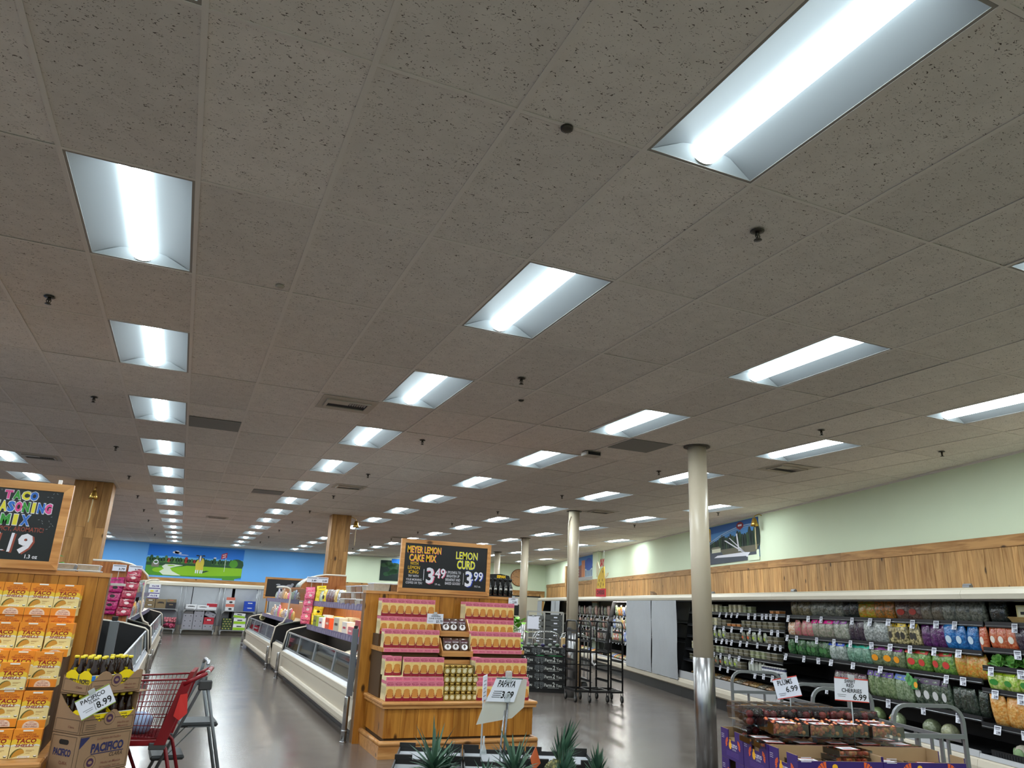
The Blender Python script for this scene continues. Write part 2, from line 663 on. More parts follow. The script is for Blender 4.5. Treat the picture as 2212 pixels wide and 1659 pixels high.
# lamps sit on a lattice of grid cells: column 4i, row 2k
def inroom(x, y, pad=0.0):
 if x < XL + 0.3 or y < YF + 0.3:
  return False
 q = Vector((x, y, 0))
 if (q - W0).dot(NW) < pad:
  return False
 if x < BC.x:
  return y < BW - pad
 e = (CORNER - BC)
 e.z = 0
 nrm = Vector((e.y, -e.x, 0)).normalized()
 return (q - BC).dot(nrm) > pad
LIGHTS = []
for i in range(-5, 8):
 for k in range(-3, 13):
  x, y = GX0 + 4 * i * GX, GY0 + 2 * k * GY
  if all(inroom(x + dx, y + dy, 0.06) for dx in (0, GX) for dy in (0, GY)):
   LIGHTS.append((i, k, x, y))
lightcells = {(4 * i, 2 * k) for i, k, _, _ in LIGHTS}
# ceiling: every tile a slightly loose panel resting in the tee grid
b = MB()
tr = random.Random(3)
for a in range(-21, 31):
 for c in range(-8, 28):
  if (a, c) in lightcells:
   continue
  x, y = GX0 + a * GX, GY0 + c * GY
  cs = [(x + dx, y + dy) for dx in (-0.001, GX + 0.001) for dy in (0.0145, GY + 0.001)]
  if not any(inroom(px, py, -0.7) for px, py in cs):
   continue
  z = H + 0.0016 + max(0.0, tr.random() - 0.6) * 0.008
  zz = [z + tr.uniform(0, 0.002) for _ in range(4)]
  p = [(cs[0][0], cs[0][1], zz[0]), (cs[2][0], cs[2][1], zz[1]), (cs[3][0], cs[3][1], zz[2]), (cs[1][0], cs[1][1], zz[3])]
  b.add(p + [(q[0], q[1], q[2] + 0.016) for q in p], [(3, 2, 1, 0), (0, 1, 5, 4), (1, 2, 6, 5), (2, 3, 7, 6), (3, 0, 4, 7), (4, 5, 6, 7)], m_tile)
struct(b, 'ceiling')
b = MB()
for a in range(-20, 31):
 x = GX0 + a * GX
 b.box(x - 0.012, x + 0.012, YF, 36.0, H - 0.001, H + 0.0015, m_grid)
for c in range(-7, 28):
 y = GY0 + c * GY
 for a in range(-21, 31):
  x = GX0 + a * GX
  b.box(x + 0.012, x + GX - 0.012, y - 0.010, y + 0.010, H - 0.001, H + 0.0012, m_grid)
struct(b, 'trim_1')
b = MB()
b.box(XL, 18.5, YF, 37, H + 0.25, H + 0.3, m_plenum)
struct(b, 'roof')
# walls
b = MB()
b.box(XL - 0.2, BC.x, BW, BW + 0.2, 0, H + 0.25, m_blue)
struct(b, 'wall_back_blue')
BACKDIR = (CORNER - BC).normalized()
BACKL = (CORNER - BC).length
RZB = math.atan2(BACKDIR.y, BACKDIR.x)
b = MB()
b.box(0, BACKL + 0.3, 0, 0.2, 0, H + 0.25, m_green)
struct(b, 'wall_back_green', BC, RZB)
b = MB()
b.box(-5.6, 33.9, -0.2, 0, 0, H + 0.25, m_green)
struct(b, 'wall_right', W0, RZW)
b = MB()
b.box(XL - 0.2, XL, YF, BW + 0.2, 0, H + 0.25, m_blue)
struct(b, 'wall_left')
b = MB()
b.box(XL - 0.2, 6.1, YF - 0.2, YF, 0, H + 0.25, m_green)
struct(b, 'wall_front')
# wall angle moulding where the ceiling meets the right wall
b = MB()
b.box(-5.6, 33.6, 0.0, 0.022, H - 0.022, H + 0.003, m_grid)
struct(b, 'trim_2', W0, RZW)
b = MB()
b.box(XL, BC.x, BW - 0.022, BW, H - 0.022, H + 0.003, m_grid)
struct(b, 'trim_3')
b = MB()
b.box(0, BACKL, -0.022, 0, H - 0.022, H + 0.003, m_grid)
struct(b, 'trim_4', BC, RZB)
# knotty pine boarding on the right wall, cap board above it
def boarding(L0, L1, z0, z1, ysign, seed, mat):
 q = MB()
 r = random.Random(seed)
 x = L0
 while x < L1:
  w = r.choice((0.09, 0.11, 0.14, 0.14, 0.19))
  x1 = min(L1, x + w - 0.003)
  y0, y1 = (0.0, 0.018 + r.random() * 0.004)
  if ysign < 0:
   y0, y1 = -y1, 0.0
  q.box(x, x1, y0, y1, z0, z1, mat)
  x += w
 return q
struct(boarding(-5.5, 33.2, 1.9, 2.56, 1, 5, m_pine), 'trim_5', W0, RZW)
b = MB()
x = -5.5
while x < 33.2:
 w = rnd.uniform(1.6, 3.2)
 b.box(x, min(33.2, x + w - 0.003), 0.0, 0.035, 2.563, 2.695, m_pine_y)
 x += w
struct(b, 'trim_6', W0, RZW)
struct(boarding(0.02, BACKL - 0.05, 1.4, 2.26, -1, 6, m_pine), 'trim_7', BC, RZB)
b = MB()
x = 0.02
while x < BACKL - 0.05:
 w = rnd.uniform(1.6, 3.2)
 b.box(x, min(BACKL - 0.05, x + w - 0.003), -0.035, 0.0, 2.263, 2.40, m_pine_y)
 x += w
struct(b, 'trim_8', BC, RZB)
b = MB()
b.box(-8, BC.x - 0.05, BW - 0.05, BW, 1.95, 2.20, m_pine_y)
struct(b, 'trim_9')
# green pilaster on the right wall, and the timber edge of the jog behind the posts
b = MB()
b.box(23.55, 24.2, 0.0, 0.16, 0, H, m_green)
b.box(23.55, 24.2, 0.16, 0.18, 1.9, 2.69, m_pine)
struct(b, 'trim_10', W0, RZW)
b = MB()
b.box(28.6, 28.85, 0.0, 0.12, 1.9, 3.35, m_pine)
struct(b, 'trim_11', W0, RZW)

# round steel posts with a brushed kick sleeve
m_cream = M('post_cream', (196, 184, 162), 0.35, spec=0.5)
m_steel = M('brushed_steel', (165, 165, 166), 0.28, metal=1.0, bump=0.05, bscale=300)
m_dark = M('black_trim', (22, 22, 23), 0.5)
POSTS = [((5.54, 7.17), 'round cream post nearest the salad cooler with steel kick sleeve', 1),
         ((7.33, 13.65), 'round cream post behind the black rolling racks', 0),
         ((9.19, 20.16), 'round cream post beyond the tray trolley', 0),
         ((10.87, 26.36), 'thin round cream post above the dark bottles', 0)]
for (x, y), lab, near in POSTS:
 t = thing('store_column', lab, 'column', (x, y, 0), 0, 'round cream posts')
 q = MB()
 q.lathe([(0.112, 1.0), (0.112, H - 0.002)], (0, 0, 0), m_cream, 32)
 q.build('shaft', t)
 q = MB()
 q.lathe([(0.118, 0.0), (0.118, 1.19), (0.113, 1.192)], (0, 0, 0), m_steel, 32)
 q.build('kick_sleeve', t, 'brushed steel kick sleeve')
 q = MB()
 q.lathe([(0.112, H - 0.012), (0.16, H - 0.012), (0.16, H - 0.004)], (0, 0, 0), M('escutcheon', (90, 84, 76), 0.7), 32)
 q.build('ceiling_collar', t)
 if not near and x < 8:
  q = MB()
  q.tube([(-0.135, -0.02, 0.3), (-0.135, -0.02, 3.3), (-0.128, -0.02, 3.4), (-0.10, -0.05, 3.5)], 0.014, m_cream, 8)
  q.build('conduit', t)
  q = MB()
  q.box(-0.19, -0.10, -0.16, -0.10, 1.16, 1.30, M('outlet_grey', (150, 152, 155), 0.4, metal=0.6), 0.004)
  q.build('socket_box', t)
# square pine-clad posts with a bell
def bell(name, lab, loc, rz, side):
 m_brass = M('brass', (196, 160, 82), 0.3, metal=1.0)
 t = thing(name, lab, 'bell', loc, rz, None)
 q = MB()
 q.lathe([(0.02, 0.10), (0.035, 0.095), (0.05, 0.05), (0.062, 0.0), (0.082, -0.055), (0.078, -0.056), (0.055, 0.0), (0.01, 0.06)], (0, 0, 0), m_brass, 20)
 q.build('bell_body', t)
 q = MB()
 q.tube([(0, 0.16 * side, 0.16), (0, 0.10 * side, 0.18), (0, 0.02 * side, 0.15), (0, 0, 0.10)], 0.009, m_brass, 8)
 q.build('bracket', t)
 q = MB()
 q.ell((0, 0, -0.045), (0.016, 0.016, 0.02), m_dark)
 q.build('clapper', t)
 q = MB()
 pth = [(0.004 * math.sin(i * 1.3), 0.01, -0.06 - i * 0.055) for i in range(9)]
 q.tube(pth, 0.009, M('rope', (206, 188, 150), 0.9), 6)
 q.build('pull_rope', t)
 return t
for (x, y), w, lab in [((-1.85, 16.45), 0.66, 'square pine-clad post behind the chalkboard on the taco display'), ((3.35, 18.45), 0.46, 'square pine-clad post over the frozen food cases')]:
 t = thing('wooden_column', lab, 'column', (x, y, 0), 0, 'pine-clad posts')
 q = MB()
 n = 4
 for f in range(4):
  T4 = Matrix.Rotation(f * PI / 2, 4, 'Z')
  for j in range(n):
   x0 = -w / 2 + j * w / n
   jz = 2.55 + (0.2 if j % 2 else 0.0)
   for z0, z1 in ((0.0, jz), (jz + 0.003, H - 0.003)):
    q.box(x0 + (0.0 if j else 0.022 * (f % 2)), x0 + w / n - 0.003, -w / 2, -w / 2 + 0.022, z0, z1, m_oak, T=T4)
 q.build('cladding', t)
 q = MB()
 q.box(-w / 2 + 0.023, w / 2 - 0.023, -w / 2 + 0.023, w / 2 - 0.023, 0, H - 0.01, M('post_core', (90, 62, 34), 0.8))
 q.build('core', t)
bell('brass_bell', 'brass bell with pull rope on the front of the pine post', (-1.80, 15.97, 3.33), 0, 1)
bell('brass_bell', 'brass bell on the side of the farther pine post', (3.70, 18.2, 3.40), -PI / 2, -1)
# ================================================================== CEILING FITTINGS
m_tray = M('troffer_white', (158, 162, 165), 0.55, spec=0.3)
m_frame = M('troffer_frame', (150, 146, 140), 0.5)
m_lens = M('lamp_lens', (228, 248, 255), 0.5, emit=LENS_E)
def make_troffer():
 t = thing('ceiling_light', 'x', 'ceiling light', (0, 0, H))
 w, l, e = GX, GY, 0.026
 # tray: two curved wings rising to the lens, and sloping ends
 q = MB()
 n = 8
 prof = []
 for i in range(n + 1):
  u = i / n
  prof.append((e + u * (w / 2 - e - 0.073), 0.004 + 0.062 * math.sin(u * PI / 2)))
 q.sheet([(x, e, z) for x, z in prof], (0, l - 2 * e, 0), m_tray)
 q.sheet([(w - x, e, z) for x, z in prof][::-1], (0, l - 2 * e, 0), m_tray)
 for yy, s in ((e, 1), (l - e, -1)):
  q.poly([(e, yy, 0.003), (w - e, yy, 0.003), (w / 2 + 0.07, yy + s * 0.05, 0.085), (w / 2 - 0.07, yy + s * 0.05, 0.085)], m_tray)
 q.box(0.01, w - 0.01, 0.01, l - 0.01, 0.088, 0.10, m_tray)
 q.build('reflector_tray', t)
 q = MB()
 for x0, x1, y0, y1 in ((0.012, e, 0.012, l - 0.012), (w - e, w - 0.012, 0.012, l - 0.012), (e, w - e, 0.012, e), (e, w - e, l - e, l - 0.012)):
  q.box(x0, x1, y0, y1, 0.0005, 0.012, m_frame)
 q.build('frame', t)
 q = MB()
 n = 12
 pts = []
 for i in range(n + 1):
  a = PI * i / n
  pts.append((w / 2 - 0.073 * math.cos(a), e + 0.012, 0.066 - 0.060 * math.sin(a)))
 q.prism(pts, (0, l - 2 * e - 0.024, 0), m_lens, smooth=True)
 q.build('lens', t)
 for yy in (e + 0.003, l - e - 0.012):
  q = MB()
  q.prism([(w / 2 + (p[0] - w / 2) * 1.05, yy, 0.068 + (p[2] - 0.066) * 1.05) for p in pts], (0, 0.009, 0), m_frame)
  q.build('lens_end_cap', t)
 ld = bpy.data.lights.new('lamp_light', 'AREA')
 ld.shape = 'RECTANGLE'
 ld.size = 0.10
 ld.size_y = 1.12
 ld.energy = LAMP_W
 ld.color = LAMP_RGB
 lo = bpy.data.objects.new('lamp_light', ld)
 COL.objects.link(lo)
 lo.parent = t
 lo.location = (w / 2, l / 2, 0.0035)
 return t
rowname = {0: 'row running over the frozen food aisle', 1: 'row just right of the aisle row', 2: 'row passing over the lemon display', 3: 'row passing above the round posts',
           4: 'short row next to the green wall', -1: 'row above the taco display', -2: 'row left of the taco display', 5: 'row along the far green wall', 6: 'last row by the clock corner',
           -3: 'third row left of the aisle', -4: 'fourth row left of the aisle', -5: 'fifth row left of the aisle', 7: 'outermost row'}
trof = make_troffer()
cnt = {}
first = True
for i, k, x, y in LIGHTS:
 c = cnt.get(i, 0)
 cnt[i] = c + 1
 lab = '%s recessed troffer light in the %s' % (ordi(c), rowname[i])
 if first:
  trof.location = (x, y, H)
  trof['label'] = lab
  trof['group'] = 'recessed ceiling lights'
  first = False
 else:
  dup(trof, (x, y, H), 0, lab, 'recessed ceiling lights')
# supply vents, return grilles, sprinklers, sensors
m_ventw = M('vent_white', (176, 168, 156), 0.5)
m_ventd = M('vent_dark', (20, 20, 24), 0.8)
m_ret = M('return_grey', (120, 118, 114), 0.6, var=0.1, bscale=400)
def vent(x, y, lab, wd=0.57, ln=0.57):
 t = thing('ceiling_vent', lab, 'vent', (x, y, H - 0.002), 0, 'supply air vents')
 q = MB()
 q.box(-wd / 2, wd / 2, -ln / 2, ln / 2, -0.002, 0.0, m_ventw)
 a, c = 0.20, 0.125
 for x0, x1, y0, y1 in ((-a - 0.03, a + 0.03, -c - 0.03, -c), (-a - 0.03, a + 0.03, c, c + 0.03), (-a - 0.03, -a, -c, c), (a, a + 0.03, -c, c)):
  q.box(x0, x1, y0, y1, -0.016, -0.002, m_ventw)
 q.build('plate', t)
 q = MB()
 q.box(-a, a, -c, c, -0.005, -0.002, m_ventd)  # flat black plate, the shade of an open recess put into its colour
 q.build('recess_shade', t)
 q = MB()
 for j in range(7):
  xx = 0.02 + j * 0.025
  q.prism([(xx, -c, -0.005), (xx + 0.003, -c, -0.005), (xx + 0.012, -c, -0.016), (xx + 0.009, -c, -0.016)], (0, c * 0.9, 0), m_ventw)
 q.box(-a, 0.01, -c, -0.01, -0.014, -0.011, m_ventw)
 q.build('louvre', t)
for x, y, lab in [(1.31, 7.56, 'square air vent between the first two troffer rows near the camera'), (7.38, 7.60, 'square air vent close to the green wall above the salad cooler'),
                  (-2.40, 13.62, 'square air vent above the taco chalkboard'), (2.55, 13.5, 'square air vent over the frozen case row'),
                  (7.8, 13.35, 'square air vent above the second round post'), (0.6, 21.6, 'dim air vent far down the aisle ceiling'), (6.2, 23.4, 'distant air vent beyond the lemon chalkboard')]:
 vent(x, y, lab)
for x, y, lab in [(GX0 + 1.5 * GX, 9.41, 'grey perforated return panel beside the third aisle troffer'), (GX0 + 9.5 * GX, 7.52, 'grey perforated return panel in front of the nearest round post'), (GX0 + 3.5 * GX, 15.3, 'far grey return panel above the frozen cases')]:
 q = MB()
 q.box(-0.29, 0.29, -0.29, 0.29, -0.004, 0, m_ret)
 tag(q.build('return_grille', loc=(x, y, H - 0.001)), lab, 'vent', 'return air panels')
m_spr = M('sprinkler_metal', (70, 66, 60), 0.4, metal=0.7)
def sprinkler(x, y, lab):
 t = thing('fire_sprinkler', lab, 'sprinkler', (x, y, H - 0.001), 0, 'ceiling sprinklers')
 q = MB()
 q.lathe([(0.030, 0.0), (0.038, -0.006), (0.02, -0.010)], (0, 0, 0), m_spr, 14)
 q.build('escutcheon', t)
 q = MB()
 q.lathe([(0.012, -0.010), (0.010, -0.030), (0.004, -0.034), (0.004, -0.055)], (0, 0, 0), m_spr, 10)
 for s in (-1, 1):
  q.tube([(s * 0.010, 0, -0.018), (s * 0.015, 0, -0.035), (s * 0.004, 0, -0.055)], 0.003, m_spr, 6)
 q.build('sprinkler_head', t)
 q = MB()
 q.lathe([(0.020, -0.055), (0.022, -0.058), (0.004, -0.060)], (0, 0, 0), m_spr, 12)
 q.build('deflector', t)
 return t
sp0 = None
for cx, nm in ((-1.18, 'left line'), (2.52, 'middle line'), (6.1, 'line before the round posts'), (9.62, 'line near the green wall')):
 n = 0
 for j in range(-1, 9):
  y = 5.74 + 3.05 * j
  if not inroom(cx, y, 0.2):
   continue
  lab = '%s ceiling sprinkler from the camera in the %s' % (ordi(n), nm)
  n += 1
  if sp0 is None:
   sp0 = sprinkler(cx, y, lab)
  else:
   dup(sp0, (cx, y, H - 0.001), 0, lab, 'ceiling sprinklers')
for x, y, lab in [(8.01, 5.76, 'ceiling sprinkler close to the green wall')]:
 dup(sp0, (x, y, H - 0.001), 0, lab, 'ceiling sprinklers')
for x, y, lab in [(0.29, 4.72, 'small white smoke sensor disc on the ceiling left'), (1.21, 2.38, 'small dark plug in the nearest ceiling tile'), (2.82, 6.41, 'tiny dark ceiling plug right of a sprinkler')]:
 q = MB()
 q.lathe([(0.028, 0.0), (0.026, -0.010), (0.012, -0.016)], (0, 0, 0), m_ventw if x < 1 else m_spr, 14)
 tag(q.build('ceiling_sensor', loc=(x, y, H - 0.001)), lab, 'sensor')
t = thing('exit_box', 'pale sloped box fixed to the ceiling before the nearest round post', 'ceiling box', (4.64, 8.2, H - 0.001))
q = MB()
q.box(-0.11, 0.11, -0.08, 0.08, -0.06, 0.0, m_ventw, 0.01)
q.build('casing', t)
q = MB()
q.box(-0.09, 0.09, -0.085, -0.08, -0.05, -0.01, m_ventd)
q.build('front_panel', t)
# brass bell over the bridge mural
bp_ = wallp(11.75, 0.17, 3.42)
bell('brass_bell', 'brass bell above the bridge mural on the green wall', bp_, RZW + PI, 1)
# ================================================================== END-OF-AISLE DISPLAYS
def frame_sign(t, w, hgt, fr, m_fr, m_bd, d=0.05):
 """chalkboard with a mitred timber frame, face at y=0 looking to -y, base at z=0, centred on x"""
 q = MB()
 q.box(-w / 2 + fr * 0.6, w / 2 - fr * 0.6, 0.012, d, fr * 0.6, hgt - fr * 0.6, m_bd)
 q.build('chalkboard', t)
 q = MB()
 for pts in ([(-w / 2, 0), (w / 2, 0), (w / 2 - fr, fr), (-w / 2 + fr, fr)], [(-w / 2, hgt), (-w / 2 + fr, hgt - fr), (w / 2 - fr, hgt - fr), (w / 2, hgt)],
    [(-w / 2, 0), (-w / 2 + fr, fr), (-w / 2 + fr, hgt - fr), (-w / 2, hgt)], [(w / 2, 0), (w / 2, hgt), (w / 2 - fr, hgt - fr), (w / 2 - fr, fr)]):
  q.prism([(x, 0, z) for x, z in pts], (0, d, 0), m_fr)
 q.build('frame', t)
m_board = M('chalkboard_black', (18, 20, 28), 0.28, spec=0.5)
m_chalkw = M('chalk_white', (225, 225, 235), 0.7)
def paint(n, rgb):
 return M('paint_' + n, rgb, 0.6)

def endcap(name, lab, x0, x1, yf, yp, px0, px1, seed, steps, shelves):
 """pine-clad display: base cabinet with ledge, stepped inside, plank back panel"""
 t = thing(name, lab, 'display stand', ((x0 + x1) / 2, yf, 0))
 ox, oy = (x0 + x1) / 2, yf
 X0, X1 = x0 - ox, x1 - ox
 D = yp - yf
 q = MB()
 r = random.Random(seed)
 x = X0
 while x < X1 - 0.01:
  w = min(r.uniform(0.15, 0.24), X1 - x)
  if X1 - x - w < 0.05:
   w = X1 - x
  q.box(x, x + w - 0.0025, 0, 0.02, 0.20, 0.53, m_cab)
  x += w
 for sx in (X0, X1 - 0.02):
  y = 0.02
  while y < D - 0.01:
   w = min(0.2, D - y)
   q.box(sx, sx + 0.02, y, y + w - 0.0025, 0.20, 0.53, m_cab)
   y += w
 q.build('base_cladding', t)
 q = MB()
 q.box(X0 + 0.021, X1 - 0.021, 0.021, D - 0.001, 0.001, 0.53, M('display_core', (80, 56, 30), 0.8))
 for sx0, sx1, y0, y1, z0, z1 in steps:
  q.box(sx0 - ox, sx1 - ox, y0 - oy, y1 - oy, z0, z1, M('display_core', (80, 56, 30), 0.8))
 q.build('inner_steps', t)
 q = MB()
 q.box(X0 - 0.05, X1 + 0.05, -0.05, D, 0.0, 0.13, m_cabx)
 q.tube([(X0 - 0.035, D, 0.15), (X0 - 0.035, -0.035, 0.15), (X1 + 0.035, -0.035, 0.15), (X1 + 0.035, D, 0.15)], 0.032, m_cabx, 10)
 q.build('plinth', t)
 q = MB()
 q.box(X0 - 0.03, X1 + 0.03, -0.03, D, 0.505, 0.535, m_cabx)
 q.box(X0 - 0.045, X1 + 0.045, -0.045, D, 0.535, 0.572, m_cabx, 0.010)
 q.build('ledge', t)
 for sx0, sx1, y0, y1, z0, z1 in shelves:
  q = MB()
  q.box(sx0 - ox, sx1 - ox, y0 - oy, y1 - oy, z0, z1, m_cabx)
  q.build('upper_shelf', t)
 q = MB()
 x = px0 - ox
 while x < px1 - ox - 0.01:
  w = min(r.uniform(0.1, 0.2), px1 - ox - x)
  q.box(x, x + w - 0.003, D, D + 0.02, 0.0, 1.735, m_cab)
  x += w
 q.build('plank_back', t)
 q = MB()
 q.box(px0 - ox, px1 - ox, D + 0.02, D + 0.16, 0.0, 1.735, M('panel_brown', (120, 84, 44), 0.5, var=0.12, bscale=9))
 q.build('back_panel', t)
 q = MB()
 q.box(px0 - ox - 0.004, px1 - ox + 0.004, D - 0.012, D + 0.17, 1.735, 1.768, m_cabx)
 q.build('cap_board', t)
 return t
LS = []
for a0, a1 in ((2.285, 2.98), (3.385, 4.09)):
 LS += [(a0, a1, 8.97, 9.495, 0.575, 1.074), (a0, a1, 9.20, 9.495, 1.124, 1.262)]
LS += [(3.02, 3.37, 9.13, 9.495, 0.575, 1.045), (3.02, 3.37, 9.24, 9.495, 1.045, 1.29), (3.02, 3.37, 8.93, 9.13, 0.575, 0.95)]
endcap('lemon_display', 'pine display stand holding pink cake mix boxes under the lemon chalkboard', 2.28, 4.10, 8.60, 9.50, 2.15, 4.20, 11, LS,
       [(2.27, 2.98, 8.93, 9.498, 1.0755, 1.1225), (3.385, 4.11, 8.93, 9.498, 1.0755, 1.1225), (2.985, 3.38, 8.92, 9.13, 0.952, 1.0)])
endcap('taco_display', 'pine display stand stacked with orange taco shell boxes', -2.35, -0.69, 5.94, 6.85, -2.5, -0.54, 12,
       [(-2.3, -0.70, 6.125, 6.22, 0.573, 0.738), (-2.3, -0.70, 6.222, 6.355, 0.573, 0.982), (-2.3, -0.70, 6.357, 6.535, 0.573, 1.168), (-2.3, -0.70, 6.54, 6.845, 0.573, 1.214)], [])
# ---- chalkboard over the lemon display
t = thing('chalkboard_sign', 'chalkboard sign lettered for lemon cake mix and lemon curd', 'sign', (3.18, 9.47, 1.769))
frame_sign(t, 1.26, 0.675, 0.052, m_cabx, m_board)
q = MB()
ey, ec, ew, ep, eb = paint('yellow', (236, 190, 30)), paint('lemon', (226, 222, 60)), m_chalkw, paint('pink', (226, 96, 130)), paint('royal', (40, 66, 170))
O = lambda x, z: (x, 0.0115, z)
NX = (1, 0, 0)
def tx(qq, s, x, z, hh, m, w=None, bold=0.012, shadow=None, so=(0.006, -0.006), shear=0.0, rot=-0.0, align='c'):
 if shadow:
  qq.text(s, O(x + so[0], z + so[1]), NX, (0, 0, 1), hh, shadow, w, align, bold, shear, 0.0004, rot)
 qq.text(s, O(x, z), NX, (0, 0, 1), hh, m, w, align, bold, shear, 0.0012, rot)
tx(q, 'MEYER LEMON', -0.315, 0.505, 0.085, ey, 0.46, 0.02, ep)
tx(q, 'CAKE MIX', -0.33, 0.40, 0.085, ey, 0.37, 0.02, ep)
tx(q, 'WITH', -0.44, 0.345, 0.042, ey, 0.11, 0.004)
tx(q, 'LEMON', -0.44, 0.292, 0.042, ey, 0.16, 0.004)
tx(q, 'ICING', -0.44, 0.238, 0.042, ey, 0.13, 0.004)
tx(q, 'TRY WITH', -0.44, 0.193, 0.028, ew, 0.14, 0.004)
tx(q, 'YOUR MORNING', -0.43, 0.148, 0.028, ew, 0.21, 0.004)
tx(q, 'COFFEE OR TEA!', -0.425, 0.108, 0.028, ew, 0.22, 0.004)
q.box(-0.304, -0.298, 0.0095, 0.0114, 0.16, 0.30, ew)
tx(q, '3', -0.215, 0.13, 0.19, ew, 0.105, 0.025, ep, (0.012, -0.008))
tx(q, '.49', -0.09, 0.20, 0.12, ew, 0.17, 0.015, ep, (0.010, -0.006))
tx(q, '19 oz.', -0.10, 0.105, 0.025, ew, 0.075, 0.005)
tx(q, 'LEMON', 0.285, 0.46, 0.095, ec, 0.31, 0.02, eb)
tx(q, 'CURD', 0.28, 0.335, 0.105, ec, 0.26, 0.035, eb)
for i, s in enumerate(('A SPOONFUL TO', 'BRIGHTEN UP', 'BREAKFAST AND', 'BAKED GOODS!')):
 tx(q, s, 0.105, 0.262 - i * 0.047, 0.034, ew, (0.215, 0.18, 0.205, 0.21)[i], 0.004)
q.box(0.249, 0.253, 0.0095, 0.0114, 0.13, 0.28, ew)
tx(q, '3', 0.325, 0.115, 0.19, ew, 0.10, 0.025, eb, (0.014, -0.008))
tx(q, '.99', 0.45, 0.19, 0.115, ew, 0.16, 0.015, eb, (0.012, -0.006))
tx(q, '10.5 oz.', 0.46, 0.105, 0.024, ew, 0.09, 0.005)
q.build('lettering', t)
# ---- chalkboard over the taco display
t = thing('chalkboard_sign', 'chalkboard sign with colourful taco seasoning lettering at 1.19', 'sign', (-1.335, 6.80, 1.769))
frame_sign(t, 0.84, 0.665, 0.062, m_cabx, m_board)
q = MB()
gk, gg, gy, gb = paint('hotpink', (222, 84, 150)), paint('green', (60, 150, 60)), paint('sun', (226, 214, 60)), paint('blue', (56, 112, 200))
def letters(s, x0, x1, z, hh, cols):
 n = len(s)
 for i, ch in enumerate(s):
  xx = x0 + (x1 - x0) * (i + 0.5) / n
  ww = (x1 - x0) / n * (0.45 if ch == 'I' else 0.92)
  q.text(ch, O(xx, z - 0.004), NX, (0, 0, 1), hh * 1.12, m_chalkw, ww * 1.18, 'c', 0.07, 0, 0.0003)
  q.text(ch, O(xx, z), NX, (0, 0, 1), hh, cols[i % len(cols)], ww, 'c', 0.06, 0, 0.0012)
letters('TACO', -0.04, 0.19, 0.525, 0.058, (gk, gg, gy, gb))
letters('SEASONING', -0.155, 0.30, 0.43, 0.068, (gk, gg, gy, gb, gk, gg, gy, gb, gk))
letters('MIX', -0.03, 0.17, 0.33, 0.07, (gg, gy, gb))
tx(q, 'SAVORY, SPICY, AROMATIC!', 0.035, 0.278, 0.034, paint('rust', (150, 74, 60)), 0.48, 0.015)
tx(q, '1', -0.02, 0.13, 0.125, ew, 0.030, 0.06, paint('rust', (150, 74, 60)), (0.014, -0.006), 0.15)
tx(q, '.', 0.025, 0.13, 0.02, ew, 0.03, 0.06, paint('rust', (150, 74, 60)), (0.010, -0.004))
tx(q, '1', 0.075, 0.13, 0.125, ew, 0.030, 0.06, paint('rust', (150, 74, 60)), (0.014, -0.006), 0.15)
tx(q, '9', 0.17, 0.125, 0.13, ew, 0.10, 0.05, paint('rust', (150, 74, 60)), (0.014, -0.006), 0.1)
tx(q, '1.3 oz', 0.23, 0.078, 0.028, ew, 0.085, 0.02)
rr = random.Random(9)
for i in range(110):
 x, z = rr.uniform(-0.33, 0.33), rr.uniform(0.30, 0.59)
 if (abs(z - 0.465) < 0.05 and abs(x - 0.07) < 0.27) or (0.51 < z < 0.60 and -0.06 < x < 0.22) or (z < 0.42 and -0.06 < x < 0.2):
  continue
 a = rr.uniform(0, PI)
 q.poly([(x + u * math.cos(a) - v * math.sin(a), 0.0112, z + u * math.sin(a) + v * math.cos(a)) for u, v in ((-0.006, -0.0012), (0.006, -0.0012), (0.006, 0.0012), (-0.006, 0.0012))], M('chalk_grey', (150, 152, 160), 0.7))
q.build('lettering', t)
q = MB()
q.box(0.30, 0.325, 0.02, 0.045, 0.665, 0.70, M('clip_white', (225, 225, 225), 0.5))
q.build('clip', t)

